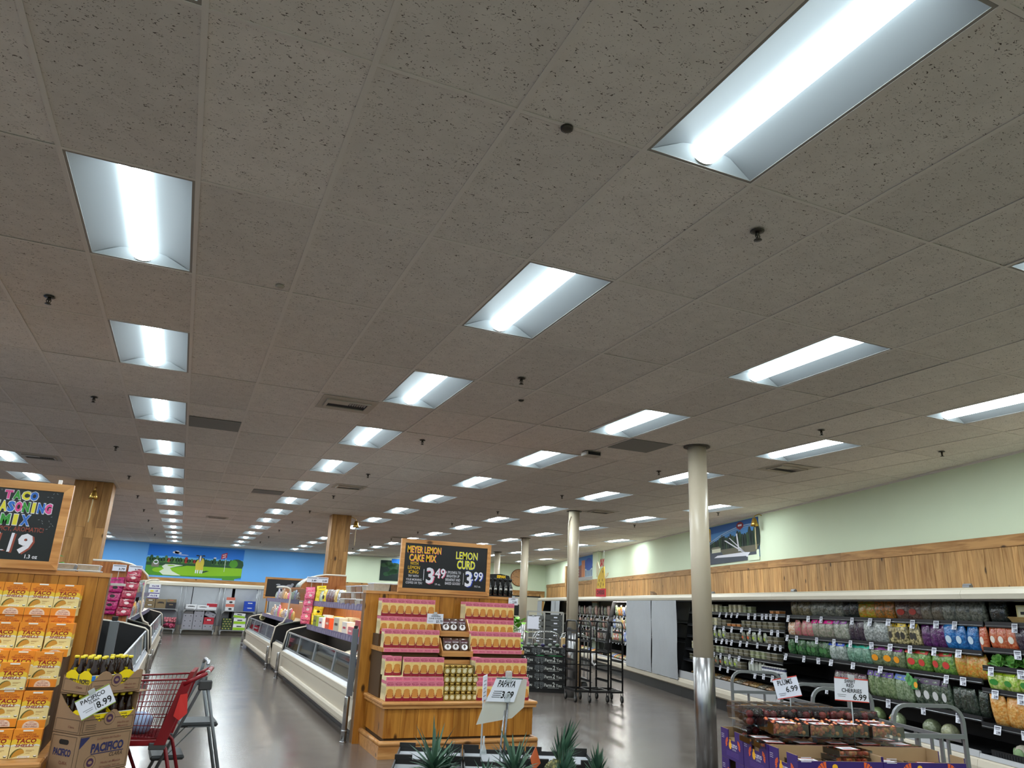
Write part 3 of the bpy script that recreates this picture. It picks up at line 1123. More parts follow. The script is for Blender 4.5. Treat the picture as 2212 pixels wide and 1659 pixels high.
# ---- pink cake mix boxes
c_cream, c_pink, c_pinkd = M('box_cream', (238, 224, 178), 0.45), M('box_pink', (222, 126, 148), 0.45), M('box_rose', (176, 70, 96), 0.45)
c_yel, c_cake, c_caked, c_red = M('box_yellow', (236, 204, 130), 0.45), M('cake_gold', (206, 140, 66), 0.5), M('cake_crumb', (160, 96, 44), 0.5), M('box_crimson', (140, 22, 46), 0.45)
c_line = M('box_textgrey', (120, 110, 80), 0.5)
BWd, BDp, BHt = 0.0965, 0.044, 0.208
def lemon_mesh(flat=False):
 q = MB()
 w, d, hh = BWd, BDp, BHt
 if not flat:
  q.box(-w / 2, w / 2, 0, d, 0, hh, c_cream, faces={'+z': c_pink, '-y': c_yel})
  y = -0.0006
  q.poly([(-w / 2, y, hh * 0.74), (w / 2, y, hh * 0.74), (w / 2, y, hh), (-w / 2, y, hh)], c_pink)
  for z, a, ht in ((0.935, 0.6, 0.010), (0.86, 0.82, 0.020), (0.79, 0.66, 0.008)):
   q.text('Meyer Lemon' if ht > 0.015 else 'cake & icing mix', (0, y, hh * z - ht / 2), X3, Z3, ht, c_pinkd, w * a, 'c', 0.02)
  pl = [(-w * 0.5, 0.0), (w * 0.5, 0.0), (w * 0.5, 0.17), (w * 0.40, 0.36), (-w * 0.40, 0.36), (-w * 0.5, 0.20)]
  q.poly([(x, y, z * hh) for x, z in pl], c_red)
  for z, a, b2 in ((0.20, 0.42, 0.075), (0.30, 0.41, 0.075), (0.40, 0.40, 0.08), (0.50, 0.36, 0.11)):
   q.disc((0, y - 0.0004 - z * 0.0006, z * hh), X3, Z3, w * a, c_caked, 14, b2 * hh)
   q.disc((0, y - 0.0005 - z * 0.0006, (z + 0.018) * hh), X3, Z3, w * a * 0.97, c_cake, 14, b2 * hh * 0.86)
  q.poly([(-w * 0.34, y - 0.001, 0.15 * hh), (w * 0.34, y - 0.001, 0.15 * hh), (w * 0.34, y - 0.001, 0.165 * hh), (-w * 0.34, y - 0.001, 0.165 * hh)], c_cream)
  for sx in (-1, 1):
   X = sx * (w / 2 + 0.0006)
   q.poly([(X, 0, hh * 0.84), (X, d, hh * 0.84), (X, d, hh), (X, 0, hh)][::sx], c_pink)
   for i in range(4):
    yy = 0.008 + i * 0.009
    q.poly([(X, yy, hh * (0.2 + 0.05 * i)), (X, yy + 0.002, hh * (0.2 + 0.05 * i)), (X, yy + 0.002, hh * 0.72), (X, yy, hh * 0.72)][::sx], c_line)
 else:
  q.box(-w / 2, w / 2, 0, hh, 0, d, c_cream, faces={'-y': c_pink})
  q.text('Meyer Lemon', (0, -0.0006, d * 0.42), X3, Z3, 0.011, c_pinkd, w * 0.7, 'c', 0.02)
  q.poly([(-w * 0.4, -0.0006, d * 0.2), (w * 0.4, -0.0006, d * 0.2), (w * 0.4, -0.0006, d * 0.25), (-w * 0.4, -0.0006, d * 0.25)], c_pinkd)
 return q.mesh('cake_mix_box')
me_up, me_fl = lemon_mesh(), lemon_mesh(True)
def put(me, name, loc, lab, cat, grp, rz=0.0, rot=None):
 o = bpy.data.objects.new(name, me)
 COL.objects.link(o)
 o.location = loc
 o.rotation_euler = rot if rot else (0, 0, rz)
 return tag(o, lab, cat, grp)
jr = random.Random(21)
tiers = [('top', 9.20, 1.476, 3), ('second', 9.20, 1.265, 3), ('third', 8.95, 1.124, 2), ('fourth', None, 0.830, 3), ('bottom', 8.66, 0.574, 4)]
for xs, side in ((2.29, 'left'), (3.385, 'right')):
 for nm, yy, zz, deep in tiers:
  for c in range(7):
   x = xs + (c + 0.5) * 0.0978
   y = yy
   if nm == 'fourth':
    y = (8.80 if c < 2 else 8.705) if side == 'left' else 8.74
   lab = '%s pink cake mix box from left on the %s tier of the %s stack' % (ORD[c], nm, side)
   put(me_up, 'cake_mix_box', (x + jr.uniform(-0.0006, 0.0006), y + jr.uniform(0, 0.006), zz), lab, 'box', 'pink lemon cake mix boxes')
  for k in range(1, deep + 1):
   y = (yy or (8.80 if side == 'left' else 8.74)) + 0.008 + k * 0.0455
   lab = 'pink cake mix box %s behind the %s front corner box of the %s stack' % (ORD[k - 1], nm, side)
   put(me_up, 'cake_mix_box', (xs + 0.0489, y, zz), lab, 'box', 'pink lemon cake mix boxes')
 for nm, yy, zz in (('third', 8.90, 1.0775), ('bottom', 8.675, 0.783)):
  for c in range(7):
   x = xs + (c + 0.5) * 0.0978
   if nm == 'third':
    pass
   lab = '%s pink box lying flat under the %s tier, %s stack' % (ORD[c], {'third': 'third', 'bottom': 'fourth'}[nm], side)
   put(me_fl, 'cake_mix_box', (x, yy + 0.012, zz - (0.0 if nm == 'bottom' else 0.0)), lab, 'box', 'pink lemon cake mix boxes')
# ---- lemon curd jars, four layers of six
m_jarg, m_lidg, m_lab = M('jar_gold', (150, 126, 60), 0.2, spec=0.6, coat=0.4), M('lid_gold', (196, 164, 90), 0.25, metal=0.8), M('jar_label', (232, 222, 180), 0.5)
m_jard = M('jar_dark', (88, 74, 34), 0.35)
jar = thing('curd_jar', 'x', 'jar')
q = MB()
q.box(-0.035, 0.035, -0.034, 0.034, 0.0, 0.066, m_jarg, 0.008)
q.lathe([(0.030, 0.066), (0.028, 0.074)], (0, 0, 0), m_jarg, 14)
q.build('jar_body', jar)
q = MB()
q.lathe([(0.031, 0.072), (0.032, 0.076), (0.032, 0.092), (0.030, 0.095)], (0, 0, 0), m_lidg, 16)
q.build('lid', jar)
q = MB()
q.disc((0, -0.0346, 0.035), X3, Z3, 0.024, m_lab, 16)
q.disc((0, -0.0350, 0.035), X3, Z3, 0.017, m_jard, 14)
q.disc((0, -0.0354, 0.035), X3, Z3, 0.015, m_lab, 14)
q.build('label_disc', jar)
n = 0
for lv in range(4):
 for c in range(6 if lv < 3 else 5):
  x, z = 3.015 + c * 0.0715, 0.573 + lv * 0.0955
  lab = '%s lemon curd jar from left in the %s layer' % (ORD[c], ('bottom', 'second', 'third', 'top')[lv])
  y = 8.70 + lv * 0.004
  if n == 0:
   jar.location = (x, y, z)
   jar['label'] = lab
   jar['group'] = 'lemon curd jars'
  else:
   dup(jar, (x, y, z), jr.uniform(-0.05, 0.05), lab, 'lemon curd jars')
  n += 1
q = MB()
q.box(2.985, 3.375, 8.75, 8.925, 0.574, 0.95, M('jar_carton', (120, 100, 48), 0.6))
tag(q.build('jar_carton'), 'brown carton backing the lemon curd jars', 'carton')
# ---- wooden trays of powdered sugar
m_bagd, m_bagw, m_bagp = M('sugar_brown', (70, 46, 34), 0.25, coat=0.5), M('sugar_white', (228, 226, 228), 0.2, coat=0.5), M('sugar_plum', (78, 30, 42), 0.3)
def pillow(q, w, hh, d, m, z0=0.0, n=8, k=8, pinch=0.85):
 """puffed bag standing on z0, thickness d at the belly, sealed at top"""
 vs_, fs_ = [], []
 for i in range(k + 1):
  v = i / k
  belly = math.sin(PI * min(1, v * 0.8 + 0.2)) ** 0.7 if v < 1 else 0
  ww = w * (1 - 0.10 * (1 - abs(2 * v - 1)) * 0.0 - 0.08 * abs(2 * v - 1) ** 2)
  for j in range(2 * n):
   a = 2 * PI * j / (2 * n)
   x = math.cos(a)
   y = math.sin(a)
   sx = math.copysign(abs(x) ** 0.6, x)
   vs_.append((sx * ww / 2, y * (d / 2 * belly + 0.002), z0 + v * hh))
 nn = 2 * n
 for i in range(k):
  for j in range(nn):
   j2 = (j + 1) % nn
   fs_.append((i * nn + j, i * nn + j2, (i + 1) * nn + j2, (i + 1) * nn + j))
 fs_.append(tuple(range(nn))[::-1])
 fs_.append(tuple(range(k * nn, (k + 1) * nn)))
 q.add(vs_, fs_, m, True)
def sugar():
 t = thing('sugar_bag', 'x', 'bag')
 q = MB()
 pillow(q, 0.125, 0.165, 0.045, m_bagd)
 q.build('pouch', t)
 q = MB()
 q.disc((0, -0.0235, 0.055), X3, Z3, 0.042, m_bagw, 12, 0.035)
 q.prism([(-0.05, -0.0225, 0.10), (0.05, -0.0225, 0.10), (0.05, -0.019, 0.135), (-0.05, -0.019, 0.135)], (0, 0.002, 0), m_bagp)
 q.text('cane sugar', (0, -0.0228, 0.107), X3, (0, 0.1, 1), 0.012, m_bagw, 0.08, 'c', 0.02)
 q.build('front_print', t)
 return t
sg = None
for ti, (y0, z0, nm) in enumerate(((9.02, 1.31, 'upper'), (8.90, 1.085, 'lower'))):
 t = thing('wooden_tray', '%s small pine tray of sugar bags between the box stacks' % nm, 'tray', (3.205, y0, z0 - 0.012), 0, 'sugar trays')
 w = 0.37
 q = MB()
 q.box(-w / 2, w / 2, 0, 0.20, 0.0, 0.012, m_cabx)
 q.build('tray_floor', t)
 q = MB()
 q.box(-w / 2 - 0.012, w / 2 + 0.012, -0.012, 0.0, -0.035, 0.03, m_cabx)
 q.build('front_lip', t)
 for sx in (-1, 1):
  q = MB()
  X = sx * (w / 2 + 0.006)
  q.prism([(X - 0.006, 0, -0.03), (X - 0.006, 0.2, -0.03), (X - 0.006, 0.2, 0.17), (X - 0.006, 0.13, 0.17), (X - 0.006, 0, 0.03)], (0.012, 0, 0), m_caby)
  q.build('side_board', t)
 for c in range(3):
  loc = (3.095 + c * 0.108, y0 + 0.06 + 0.02 * (c % 2), z0 + 0.001)
  lab = '%s brown powdered sugar bag from left in the %s pine tray' % (ORD[c], nm)
  rot = (R(-14), 0, R((c - 1) * 5))
  if sg is None:
   sg = sugar()
   sg.location, sg.rotation_euler = loc, rot
   sg['label'], sg['group'] = lab, 'powdered sugar bags'
  else:
   dup(sg, loc, 0, lab, 'powdered sugar bags', rot)
# ---- small price cards
m_card, m_ink, m_clip = M('card_white', (226, 228, 240), 0.5), M('ink_black', (18, 18, 20), 0.6), M('clip_clear', (205, 212, 216), 0.15, alpha=0.6)
def price_card(name, lab, loc, rz, w, hh, lines, tilt=0.0, edge=None, group=None, stem=0.0, cat='price card'):
 """card whose face looks to local -y; lines = (text, x, z, height, width)"""
 t = thing(name, lab, cat, loc, rz, group)
 T = Matrix.Rotation(tilt, 4, 'Y')
 q = MB()
 q.box(-w / 2, w / 2, 0, 0.002, 0, hh, m_card, T=T)
 if edge:
  q.box(-w / 2, w / 2, -0.0008, 0.0022, hh * 0.95, hh, edge, T=T)
  q.box(-w / 2, w / 2, -0.0008, 0.0022, 0, hh * 0.04, edge, T=T)
 ex, ez = T @ X3, T @ Z3
 for s, x, z, lh, lw in lines:
  o = T @ Vector((x, -0.0008, z))
  if s:
   q.text(s, o, ex, ez, lh, m_ink, lw, 'c', 0.014)
  else:
   q.box(x - lw / 2, x + lw / 2, -0.0009, -0.0003, z, z + lh, M('ink_grey', (120, 122, 130), 0.6), T=T)
 q.build('card', t)
 q = MB()
 q.box(-0.02, 0.02, -0.004, 0.006, hh - 0.012, hh + 0.02, m_clip, T=T)
 q.build('clip', t)
 if stem:
  q = MB()
  q.tube([(0, 0.006, -stem), (0, 0.006, hh * 0.5)], 0.004, M('stem_clear', (190, 195, 198), 0.2, alpha=0.7), 6)
  q.build('stem', t)
 return t
price_card('price_sign', 'white price sign lettered powdered cane sugar 3.79', (2.885, 8.885, 1.41), 0, 0.205, 0.115,
           [('ORGANIC', 0, 0.097, 0.010, 0.08), ('POWDERED', 0.01, 0.077, 0.016, 0.12), ('CANE SUGAR', 0.0, 0.052, 0.018, 0.16), ('$3.79', 0.055, 0.012, 0.030, 0.08), ('', -0.055, 0.03, 0.003, 0.07), ('', -0.055, 0.02, 0.003, 0.06)], cat='price sign')

# ---- orange taco shell boxes
k_or, k_ye, k_cr, k_red = M('taco_orange', (232, 142, 40), 0.4), M('taco_yellow', (236, 196, 60), 0.4), M('taco_cream', (236, 214, 150), 0.4), M('taco_red', (150, 22, 26), 0.4)
k_pale, k_shell, k_shd, k_wht = M('taco_pale', (226, 222, 206), 0.4), M('taco_shell', (200, 142, 52), 0.5), M('taco_fill', (96, 92, 40), 0.5), M('taco_white', (240, 236, 228), 0.4)
k_dome = M('taco_dome', (236, 208, 186), 0.4)
TWd, TDp, THt = 0.163, 0.052, 0.172
def taco_mesh(flat=False):
 q = MB()
 w, d, hh = TWd, TDp, THt
 y = -0.0006
 if not flat:
  q.box(-w / 2, w / 2, 0, d, 0, hh, k_cr, faces={'+z': k_or, '-y': k_cr, '+x': k_cr, '-x': k_cr})
  q.poly([(-w / 2, y, hh * 0.60), (w / 2, y, hh * 0.60), (w / 2, y, hh), (-w / 2, y, hh)], k_or)
  rr = random.Random(4)
  up = [(-w / 2 + w * i / 8, y - 0.0002, hh * (0.62 + (0.05 if i % 2 else 0.0))) for i in range(9)]
  lo = [(-w / 2 + w * i / 8, y - 0.0002, hh * (0.46 + (0.03 if i % 2 else 0.0))) for i in range(9)]
  q.poly(lo + up[::-1], k_ye)
  lo2 = [(p[0], y - 0.0003, p[2] - hh * 0.06) for p in lo]
  q.poly(lo2 + [(p[0], y - 0.0003, p[2]) for p in lo][::-1], k_pale)
  z = lambda f: hh * f
  q.poly([(-w * 0.18, y - 0.0005, z(0.93)), (w * 0.18, y - 0.0005, z(0.93)), (w * 0.18, y - 0.0005, z(0.985)), (-w * 0.18, y - 0.0005, z(0.985))], k_wht)
  for s, f, ht, wd in (('ORGANIC', 0.875, 0.030, 0.32), ('STONE GROUND', 0.81, 0.040, 0.60), ('YELLOW CORN', 0.715, 0.075, 0.80)):
   q.text(s, (0, y, z(f)), X3, Z3, hh * ht, k_red, w * wd, 'c', 0.008, 0.15, 0.0012)
  q.text('TACO', (0, y, z(0.535)), X3, Z3, hh * 0.145, k_red, w * 0.70, 'c', 0.03, 0.1, 0.0012)
  q.text('SHELLS', (-w * 0.02, y, z(0.40)), X3, Z3, hh * 0.10, k_red, w * 0.66, 'c', 0.02, 0.2, 0.0012)
  # folded shell picture
  for sc, m, dy in ((1.0, k_shd, 0.0008), (0.9, k_shell, 0.0011)):
   pts = []
   for i in range(9):
    a = PI * i / 8
    pts.append((-w * 0.24 + math.cos(a) * w * 0.23 * sc + (0.006 if sc < 1 else 0), y - dy, z(0.10) + math.sin(a) * hh * 0.23 * sc + math.cos(a) * 0.014))
   q.poly(pts[::-1], m)
  for f, x0, x1 in ((0.27, 0.05, 0.34), (0.235, 0.05, 0.26), (0.17, 0.06, 0.2)):
   q.poly([(w * x0, y - 0.0005, z(f)), (w * x1, y - 0.0005, z(f)), (w * x1, y - 0.0005, z(f + 0.012)), (w * x0, y - 0.0005, z(f + 0.012))], M('taco_text', (170, 120, 60), 0.5))
  q.poly([(-w * 0.22, y - 0.0012, z(0.02)), (w * 0.2, y - 0.0012, z(0.02)), (w * 0.24, y - 0.0012, z(0.085)), (-w * 0.18, y - 0.0012, z(0.085))], k_wht)
  q.text('NET WT 5.5 OZ (156g)', (0, y - 0.0008, z(0.035)), X3, Z3, hh * 0.03, M('taco_text', (170, 120, 60), 0.5), w * 0.32, 'c', 0.02)
  q.disc((w * 0.40, y - 0.0006, z(0.07)), X3, Z3, 0.010, M('seal_dark', (52, 56, 44), 0.5), 12, 0.007)
  q.disc((w * 0.40, y - 0.0010, z(0.085)), X3, Z3, 0.009, k_wht, 12, 0.004)
  for sx in (-1, 1):
   X = sx * (w / 2 + 0.0005)
   q.poly([(X, 0, z(0.55)), (X, d, z(0.55)), (X, d, hh), (X, 0, hh)][::sx], k_or)
   q.poly([(X, 0, z(0.40)), (X, d, z(0.40)), (X, d, z(0.55)), (X, 0, z(0.55))][::sx], k_ye)
   for i in range(3):
    q.poly([(X * 1.002, 0.01 + i * 0.012, z(0.06)), (X * 1.002, 0.016 + i * 0.012, z(0.06)), (X * 1.002, 0.016 + i * 0.012, z(0.34)), (X * 1.002, 0.01 + i * 0.012, z(0.34))][::sx], c_line)
 else:
  q.box(-w / 2, w / 2, 0, hh, 0, d, k_cr, faces={'-y': k_or, '+z': k_cr})
  n = 12
  q.poly([(-w * 0.30 * math.cos(PI * i / n), y, 0.003 + 0.044 * math.sin(PI * i / n) ** 0.7) for i in range(n + 1)][::-1], k_dome)
  for s, f, ht, wd in (('organic', 0.72, 0.006, 0.16), ('YELLOW CORN', 0.42, 0.009, 0.40), ('TACO SHELLS', 0.14, 0.010, 0.46)):
   q.text(s, (0, y, d * f), X3, Z3, ht, k_red, w * wd, 'c', 0.008, 0.1, 0.0008)
 return q.mesh('taco_shell_box')
tu, tf = taco_mesh(), taco_mesh(True)
TB = []   # x, y, z, flat, label
cols = [(-0.772, 'right'), (-0.938, 'middle'), (-1.104, 'third'), (-1.270, 'fourth')]
for ci, (x, nm) in enumerate(cols):
 TB.append((x, 6.56, 1.494, 0, 'upright taco shell box in the %s column at the top of the pile' % nm))
 TB.append((x - 0.004, 6.535, 1.441, 1, 'taco shell box lying flat under the top tier, %s column' % nm))
 TB.append((x - 0.006, 6.555, 1.268, 0, 'upright taco shell box half hidden in the second tier, %s column' % nm))
 TB.append((x - 0.002, 6.548, 1.215, 1, 'taco shell box lying flat at the back of the second tier, %s column' % nm))
TB += [(-0.755, 6.40, 1.222, 0, 'right taco shell box standing forward on the second tier'), (-0.930, 6.41, 1.222, 0, 'middle taco shell box standing forward on the second tier'),
       (-1.100, 6.42, 1.222, 0, 'third-column taco shell box standing forward on the second tier'), (-1.100, 6.38, 1.169, 1, 'flat taco shell box under the forward third-column box'),
       (-0.755, 6.36, 1.169, 1, 'flat taco shell box under the right forward box'), (-0.930, 6.37, 1.169, 1, 'flat taco shell box under the middle forward box'),
       (-0.772, 6.25, 1.036, 0, 'taco shell box with visible side on the third tier'), (-0.940, 6.33, 1.036, 0, 'taco shell box set back on the third tier'), (-1.108, 6.34, 1.036, 0, 'cut-off taco shell box set back on the third tier'),
       (-0.945, 6.150, 0.973, 0, 'taco shell box standing low in front of the third tier'), (-0.772, 6.225, 0.983, 1, 'flat taco shell box at the right end of the third tier'),
       (-0.940, 6.225, 0.983, 1, 'flat taco shell box in the middle of the third tier'), (-1.108, 6.225, 0.983, 1, 'flat taco shell box, third column of the third tier'),
       (-0.775, 6.15, 0.792, 0, 'right taco shell box on the fourth tier'), (-0.945, 6.16, 0.800, 0, 'middle taco shell box on the fourth tier'), (-1.110, 6.17, 0.792, 0, 'third-column taco shell box on the fourth tier'),
       (-0.775, 6.125, 0.739, 1, 'right flat taco shell box above the bottom tier'), (-0.945, 6.135, 0.747, 1, 'middle flat taco shell box above the bottom tier'),
       (-0.770, 6.04, 0.574, 0, 'right taco shell box on the bottom tier'), (-0.938, 6.045, 0.574, 0, 'middle taco shell box on the bottom tier'), (-1.105, 6.05, 0.574, 0, 'third-column taco shell box on the bottom tier')]
for x, y, z, fl, lab in TB:
 put(tf if fl else tu, 'taco_shell_box', (x, y, z), lab, 'box', 'orange taco shell boxes')
for i in range(2):
 put(tu, 'taco_shell_box', (-0.772, 6.56 + 0.054 * (i + 1), 1.494), 'taco shell box %s behind the top right box' % ('directly', 'two rows')[i], 'box', 'orange taco shell boxes')
 put(tu, 'taco_shell_box', (-0.755, 6.40 + 0.053 * (i + 1), 1.222), 'taco shell box %s behind the right forward box' % ('directly', 'two rows')[i], 'box', 'orange taco shell boxes')
# ================================================================== FROZEN FOOD CASES ALONG THE AISLE
m_ecr = M('case_cream', (206, 196, 178), 0.4, spec=0.45)
m_ecr2 = M('case_cream_light', (222, 214, 198), 0.35, spec=0.5)
m_liner = M('case_liner', (20, 20, 22), 0.5)
m_kick = M('case_kick', (52, 50, 52), 0.5)
m_alu = M('aluminium', (188, 190, 194), 0.3, metal=0.9)
m_glass = glass('case_glass', (225, 232, 234), 0.02, 0.04)
m_gedge = M('glass_frame', (176, 180, 186), 0.3, metal=0.5)
m_val = M('price_rail_violet', (104, 94, 128), 0.4)
m_valt = M('rail_ticket', (140, 132, 158), 0.4)
m_shelf = M('shelf_white', (212, 210, 204), 0.45)
m_bump = M('bumper_steel', (186, 186, 188), 0.25, metal=1.0)

def frozen_case(lab, xf, s, y0, y1, panes, up=True):
 """xf: x of the aisle face; s: +1 when the case lies to +x"""
 t = thing('freezer_case', lab, 'freezer case', (xf, y0, 0))
 L = y1 - y0
 X = lambda v: s * v
 q = MB()
 q.prism([(X(0.10), 0, 0.001), (X(0.10), 0, 0.115), (X(0.9), 0, 0.115), (X(0.9), 0, 0.001)], (0, L, 0), m_kick)
 q.build('kick_plate', t)
 q = MB()
 for a, b2 in ((0.0, L / 2 - 0.003), (L / 2 + 0.003, L)):
  q.prism([(X(0.03), a, 0.115), (X(-0.005), a, 0.125), (X(-0.02), a, 0.16), (X(-0.02), a, 0.215), (X(-0.005), a, 0.243), (X(0.03), a, 0.25)], (0, b2 - a, 0), m_ecr, smooth=False)
 q.build('bumper_rail', t)
 q = MB()
 q.prism([(X(0.03), 0, 0.25), (X(0.025), 0, 0.46), (X(0.0), 0, 0.475), (X(0.0), 0, 0.55), (X(0.012), 0, 0.56), (X(0.045), 0, 0.56), (X(0.06), 0, 0.60), (X(0.10), 0, 0.60), (X(0.10), 0, 0.30), (X(0.9), 0, 0.30), (X(0.9), 0, 0.115), (X(0.05), 0, 0.115)], (0, L, 0), m_ecr)
 q.build('body', t)
 q = MB()
 q.prism([(X(0.012), 0.01, 0.5605), (X(0.044), 0.01, 0.5605), (X(0.058), 0.01, 0.6005), (X(0.075), 0.01, 0.6005), (X(0.075), 0.01, 0.605), (X(0.05), 0.01, 0.605)], (0, L - 0.02, 0), m_alu)
 q.build('top_rail', t)
 q = MB()
 q.box(min(X(0.101), X(0.13)), max(X(0.101), X(0.13)), 0.02, L - 0.02, 0.301, 0.60, m_liner)
 q.box(min(X(0.13), X(0.9)), max(X(0.13), X(0.9)), 0.02, L - 0.02, 0.301, 0.33, m_liner)
 q.box(min(X(0.9), X(0.93)), max(X(0.9), X(0.93)), 0.0, L, 0.30, 1.06, m_liner)
 q.build('liner', t)
 for yy in (0.0, L - 0.03):
  q = MB()
  pr_ = [(X(0.0), yy, 0.56), (X(0.065), yy, 0.93), (X(0.12), yy, 0.97), (X(0.5), yy, 1.06), (X(0.9), yy, 1.10), (X(0.9), yy, 0.30), (X(0.06), yy, 0.30)]
  q.prism(pr_, (0, 0.03, 0), m_liner)
  q.tube([(p[0], yy + 0.015, p[2] + 0.006) for p in pr_[:5]], 0.018, m_ecr2, 8)
  q.build('end_panel', t)
 # sloping glass front in panes
 for k in range(panes):
  a, b2 = 0.04 + (L - 0.08) * k / panes, 0.04 + (L - 0.08) * (k + 1) / panes - 0.012
  g = MB()
  lo, hi = (X(0.055), 0.622), (X(0.095), 0.915)
  g.prism([(lo[0], a, lo[1]), (hi[0], a, hi[1]), (hi[0] + X(0.006), a, hi[1]), (lo[0] + X(0.006), a, lo[1])], (0, b2 - a, 0), m_glass)
  gp = g.build('front_glass', t)
  f = MB()
  f.bar((lo[0], a, lo[1]), (lo[0], b2, lo[1]), 0.022, m_gedge)
  f.bar((hi[0], a, hi[1] + 0.008), (hi[0], b2, hi[1] + 0.008), 0.026, m_gedge)
  for yy in (a + 0.012, b2 - 0.012):
   f.bar((lo[0], yy, lo[1]), (hi[0], yy, hi[1]), 0.024, m_gedge)
  f.build('pane_frame', gp)
 if up:
  for zz, xs, hv, nm in ((1.055, 0.46, 0.085, 'lower'), (1.535, 0.55, 0.085, 'upper')):
   q = MB()
   q.box(min(X(xs), X(1.0)), max(X(xs), X(1.0)), 0.05, L, zz, zz + 0.02, m_shelf)
   q.build('shelf', t)
   q = MB()
   q.box(min(X(xs), X(xs - 0.012)), max(X(xs), X(xs - 0.012)), 0.05, L, zz - 0.055, zz + 0.05, m_val)
   y = 0.1
   r = random.Random(int(y0 * 10))
   while y < L - 0.2:
    w = r.uniform(0.08, 0.16)
    xo = X(xs - 0.0135)
    q.poly([(xo, y, zz - 0.045), (xo, y + w, zz - 0.045), (xo, y + w, zz + 0.04 - r.choice((0, 0.04))), (xo, y, zz + 0.04)], m_valt)
    y += w + r.uniform(0.05, 0.12)
   q.build('price_rail', t)
  q = MB()
  q.box(min(X(1.0), X(1.03)), max(X(1.0), X(1.03)), 0.0, L, 1.0, 1.92, m_gable)
  q.build('spine_panel', t)
 return t
def shelf_lamp(t, xf, s, y0, y1, xs, z, watts, rgb=(1.0, 0.86, 0.66)):
 """the strip lamp under a shelf, fitted to its case"""
 q = MB()
 X = lambda v: s * v
 q.box(min(X(xs), X(xs + 0.05)), max(X(xs), X(xs + 0.05)), 0.2, y1 - y0 - 0.2, z - 0.012, z - 0.002, M('strip_lamp', (255, 236, 200), 0.5, emit=3.0))
 o = q.build('strip_lamp', t)
 ld = bpy.data.lights.new('strip_lamp_light', 'AREA')
 ld.shape = 'RECTANGLE'
 ld.size = 0.05
 ld.size_y = y1 - y0 - 0.5
 ld.energy = watts
 ld.color = rgb
 lo = bpy.data.objects.new('strip_lamp_light', ld)
 COL.objects.link(lo)
 lo.parent = t
 lo.location = (X(xs + 0.025), (y1 - y0) / 2, z - 0.016)
 lo.rotation_euler = (0, s * R(-12), 0)
caseR1 = frozen_case('long freezer case on the right of the aisle beside the lemon display', 2.15, 1, 9.68, 16.9, 4)
shelf_lamp(caseR1, 2.15, 1, 9.68, 16.9, 0.60, 1.535, 26)
shelf_lamp(caseR1, 2.15, 1, 9.68, 16.9, 0.50, 1.055, 16)
caseR2 = frozen_case('far freezer case on the right of the aisle nearest the back carts', 2.15, 1, 19.1, 26.6, 4)
shelf_lamp(caseR2, 2.15, 1, 19.1, 26.6, 0.60, 1.535, 34)
caseL1 = frozen_case('freezer case on the left of the aisle behind the taco display', -0.38, -1, 7.08, 15.8, 5, False)
caseL2 = frozen_case('far freezer case on the left of the aisle beyond the red candy strips', -0.38, -1, 17.25, 27.4, 7)
shelf_lamp(caseL2, -0.38, -1, 17.25, 27.4, 0.60, 1.535, 40)
def bridge(lab, xf, s, y0, y1):
 t = thing('freezer_case', lab, 'freezer case', (xf, y0, 0))
 L = y1 - y0
 X = lambda v: s * v
 q = MB()
 q.prism([(X(0.08), 0, 0.05), (X(0.04), 0, 0.12), (X(0.04), 0, 0.58), (X(0.10), 0, 0.62), (X(0.10), 0, 0.45), (X(0.9), 0, 0.45), (X(0.9), 0, 0.05)], (0, L, 0), m_ecr)
 q.build('body', t)
 q = MB()
 q.box(min(X(0.10), X(0.13)), max(X(0.10), X(0.13)), 0.0, L, 0.62, 0.65, m_alu)
 q.build('top_rail', t)
 q = MB()
 q.box(min(X(0.10), X(0.9)), max(X(0.10), X(0.9)), 0.01, L - 0.01, 0.451, 0.47, m_liner)
 q.box(min(X(0.12), X(0.9)), max(X(0.12), X(0.9)), 0.01, L - 0.01, 0.001, 0.05, m_kick)
 q.build('liner', t)
 return t
bridge('short low freezer end between the two right-hand freezer cases', 2.15, 1, 16.94, 19.06)
bridge('short low freezer end between the two left-hand freezer cases', -0.38, -1, 15.84, 17.21)
# veneered gable with curled canopy, and hanging candy strips
def gable(lab, xf, s, y, w=1.0):
 t = thing('gable_panel', lab, 'end panel', (xf, y, 0))
 X = lambda v: s * v
 pts = [(0.22, 1.85), (0.25, 1.92), (0.36, 2.02), (0.55, 2.10), (0.75, 2.14), (0.95 + w - 1.0 + 0.05, 2.14), (0.95 + w - 1.0 + 0.05, 0.98), (0.46, 0.98), (0.46, 1.80), (0.27, 1.84)]
 q = MB()
 q.prism([(X(a), 0, b2) for a, b2 in pts], (0, 0.03, 0), m_gable)
 q.build('veneer_panel', t)
 q = MB()
 q.tube([(X(a - 0.004), 0.01, b2 + 0.006) for a, b2 in pts[:6]], 0.02, m_ecr2, 8)
 q.build('cream_edging', t)
 q = MB()
 q.sheet([(X(a), 0.03, b2 + 0.008) for a, b2 in pts[:5]], (0, 0.7, 0), M('canopy_clear', (190, 196, 190), 0.25, alpha=0.85), 0.01)
 q.build('canopy', t)
 q = MB()
 q.box(min(X(0.44), X(0.46)), max(X(0.44), X(0.46)), 0.0, 0.04, 0.98, 1.80, m_alu)
 q.build('edge_strip', t)
 return t
gable('wooden end panel with curled canopy behind the pink and yellow candy strips', 2.15, 1, 16.92, 1.2)
gable('wooden end panel with curled canopy behind the magenta candy strips', -0.38, -1, 15.81, 1.2)
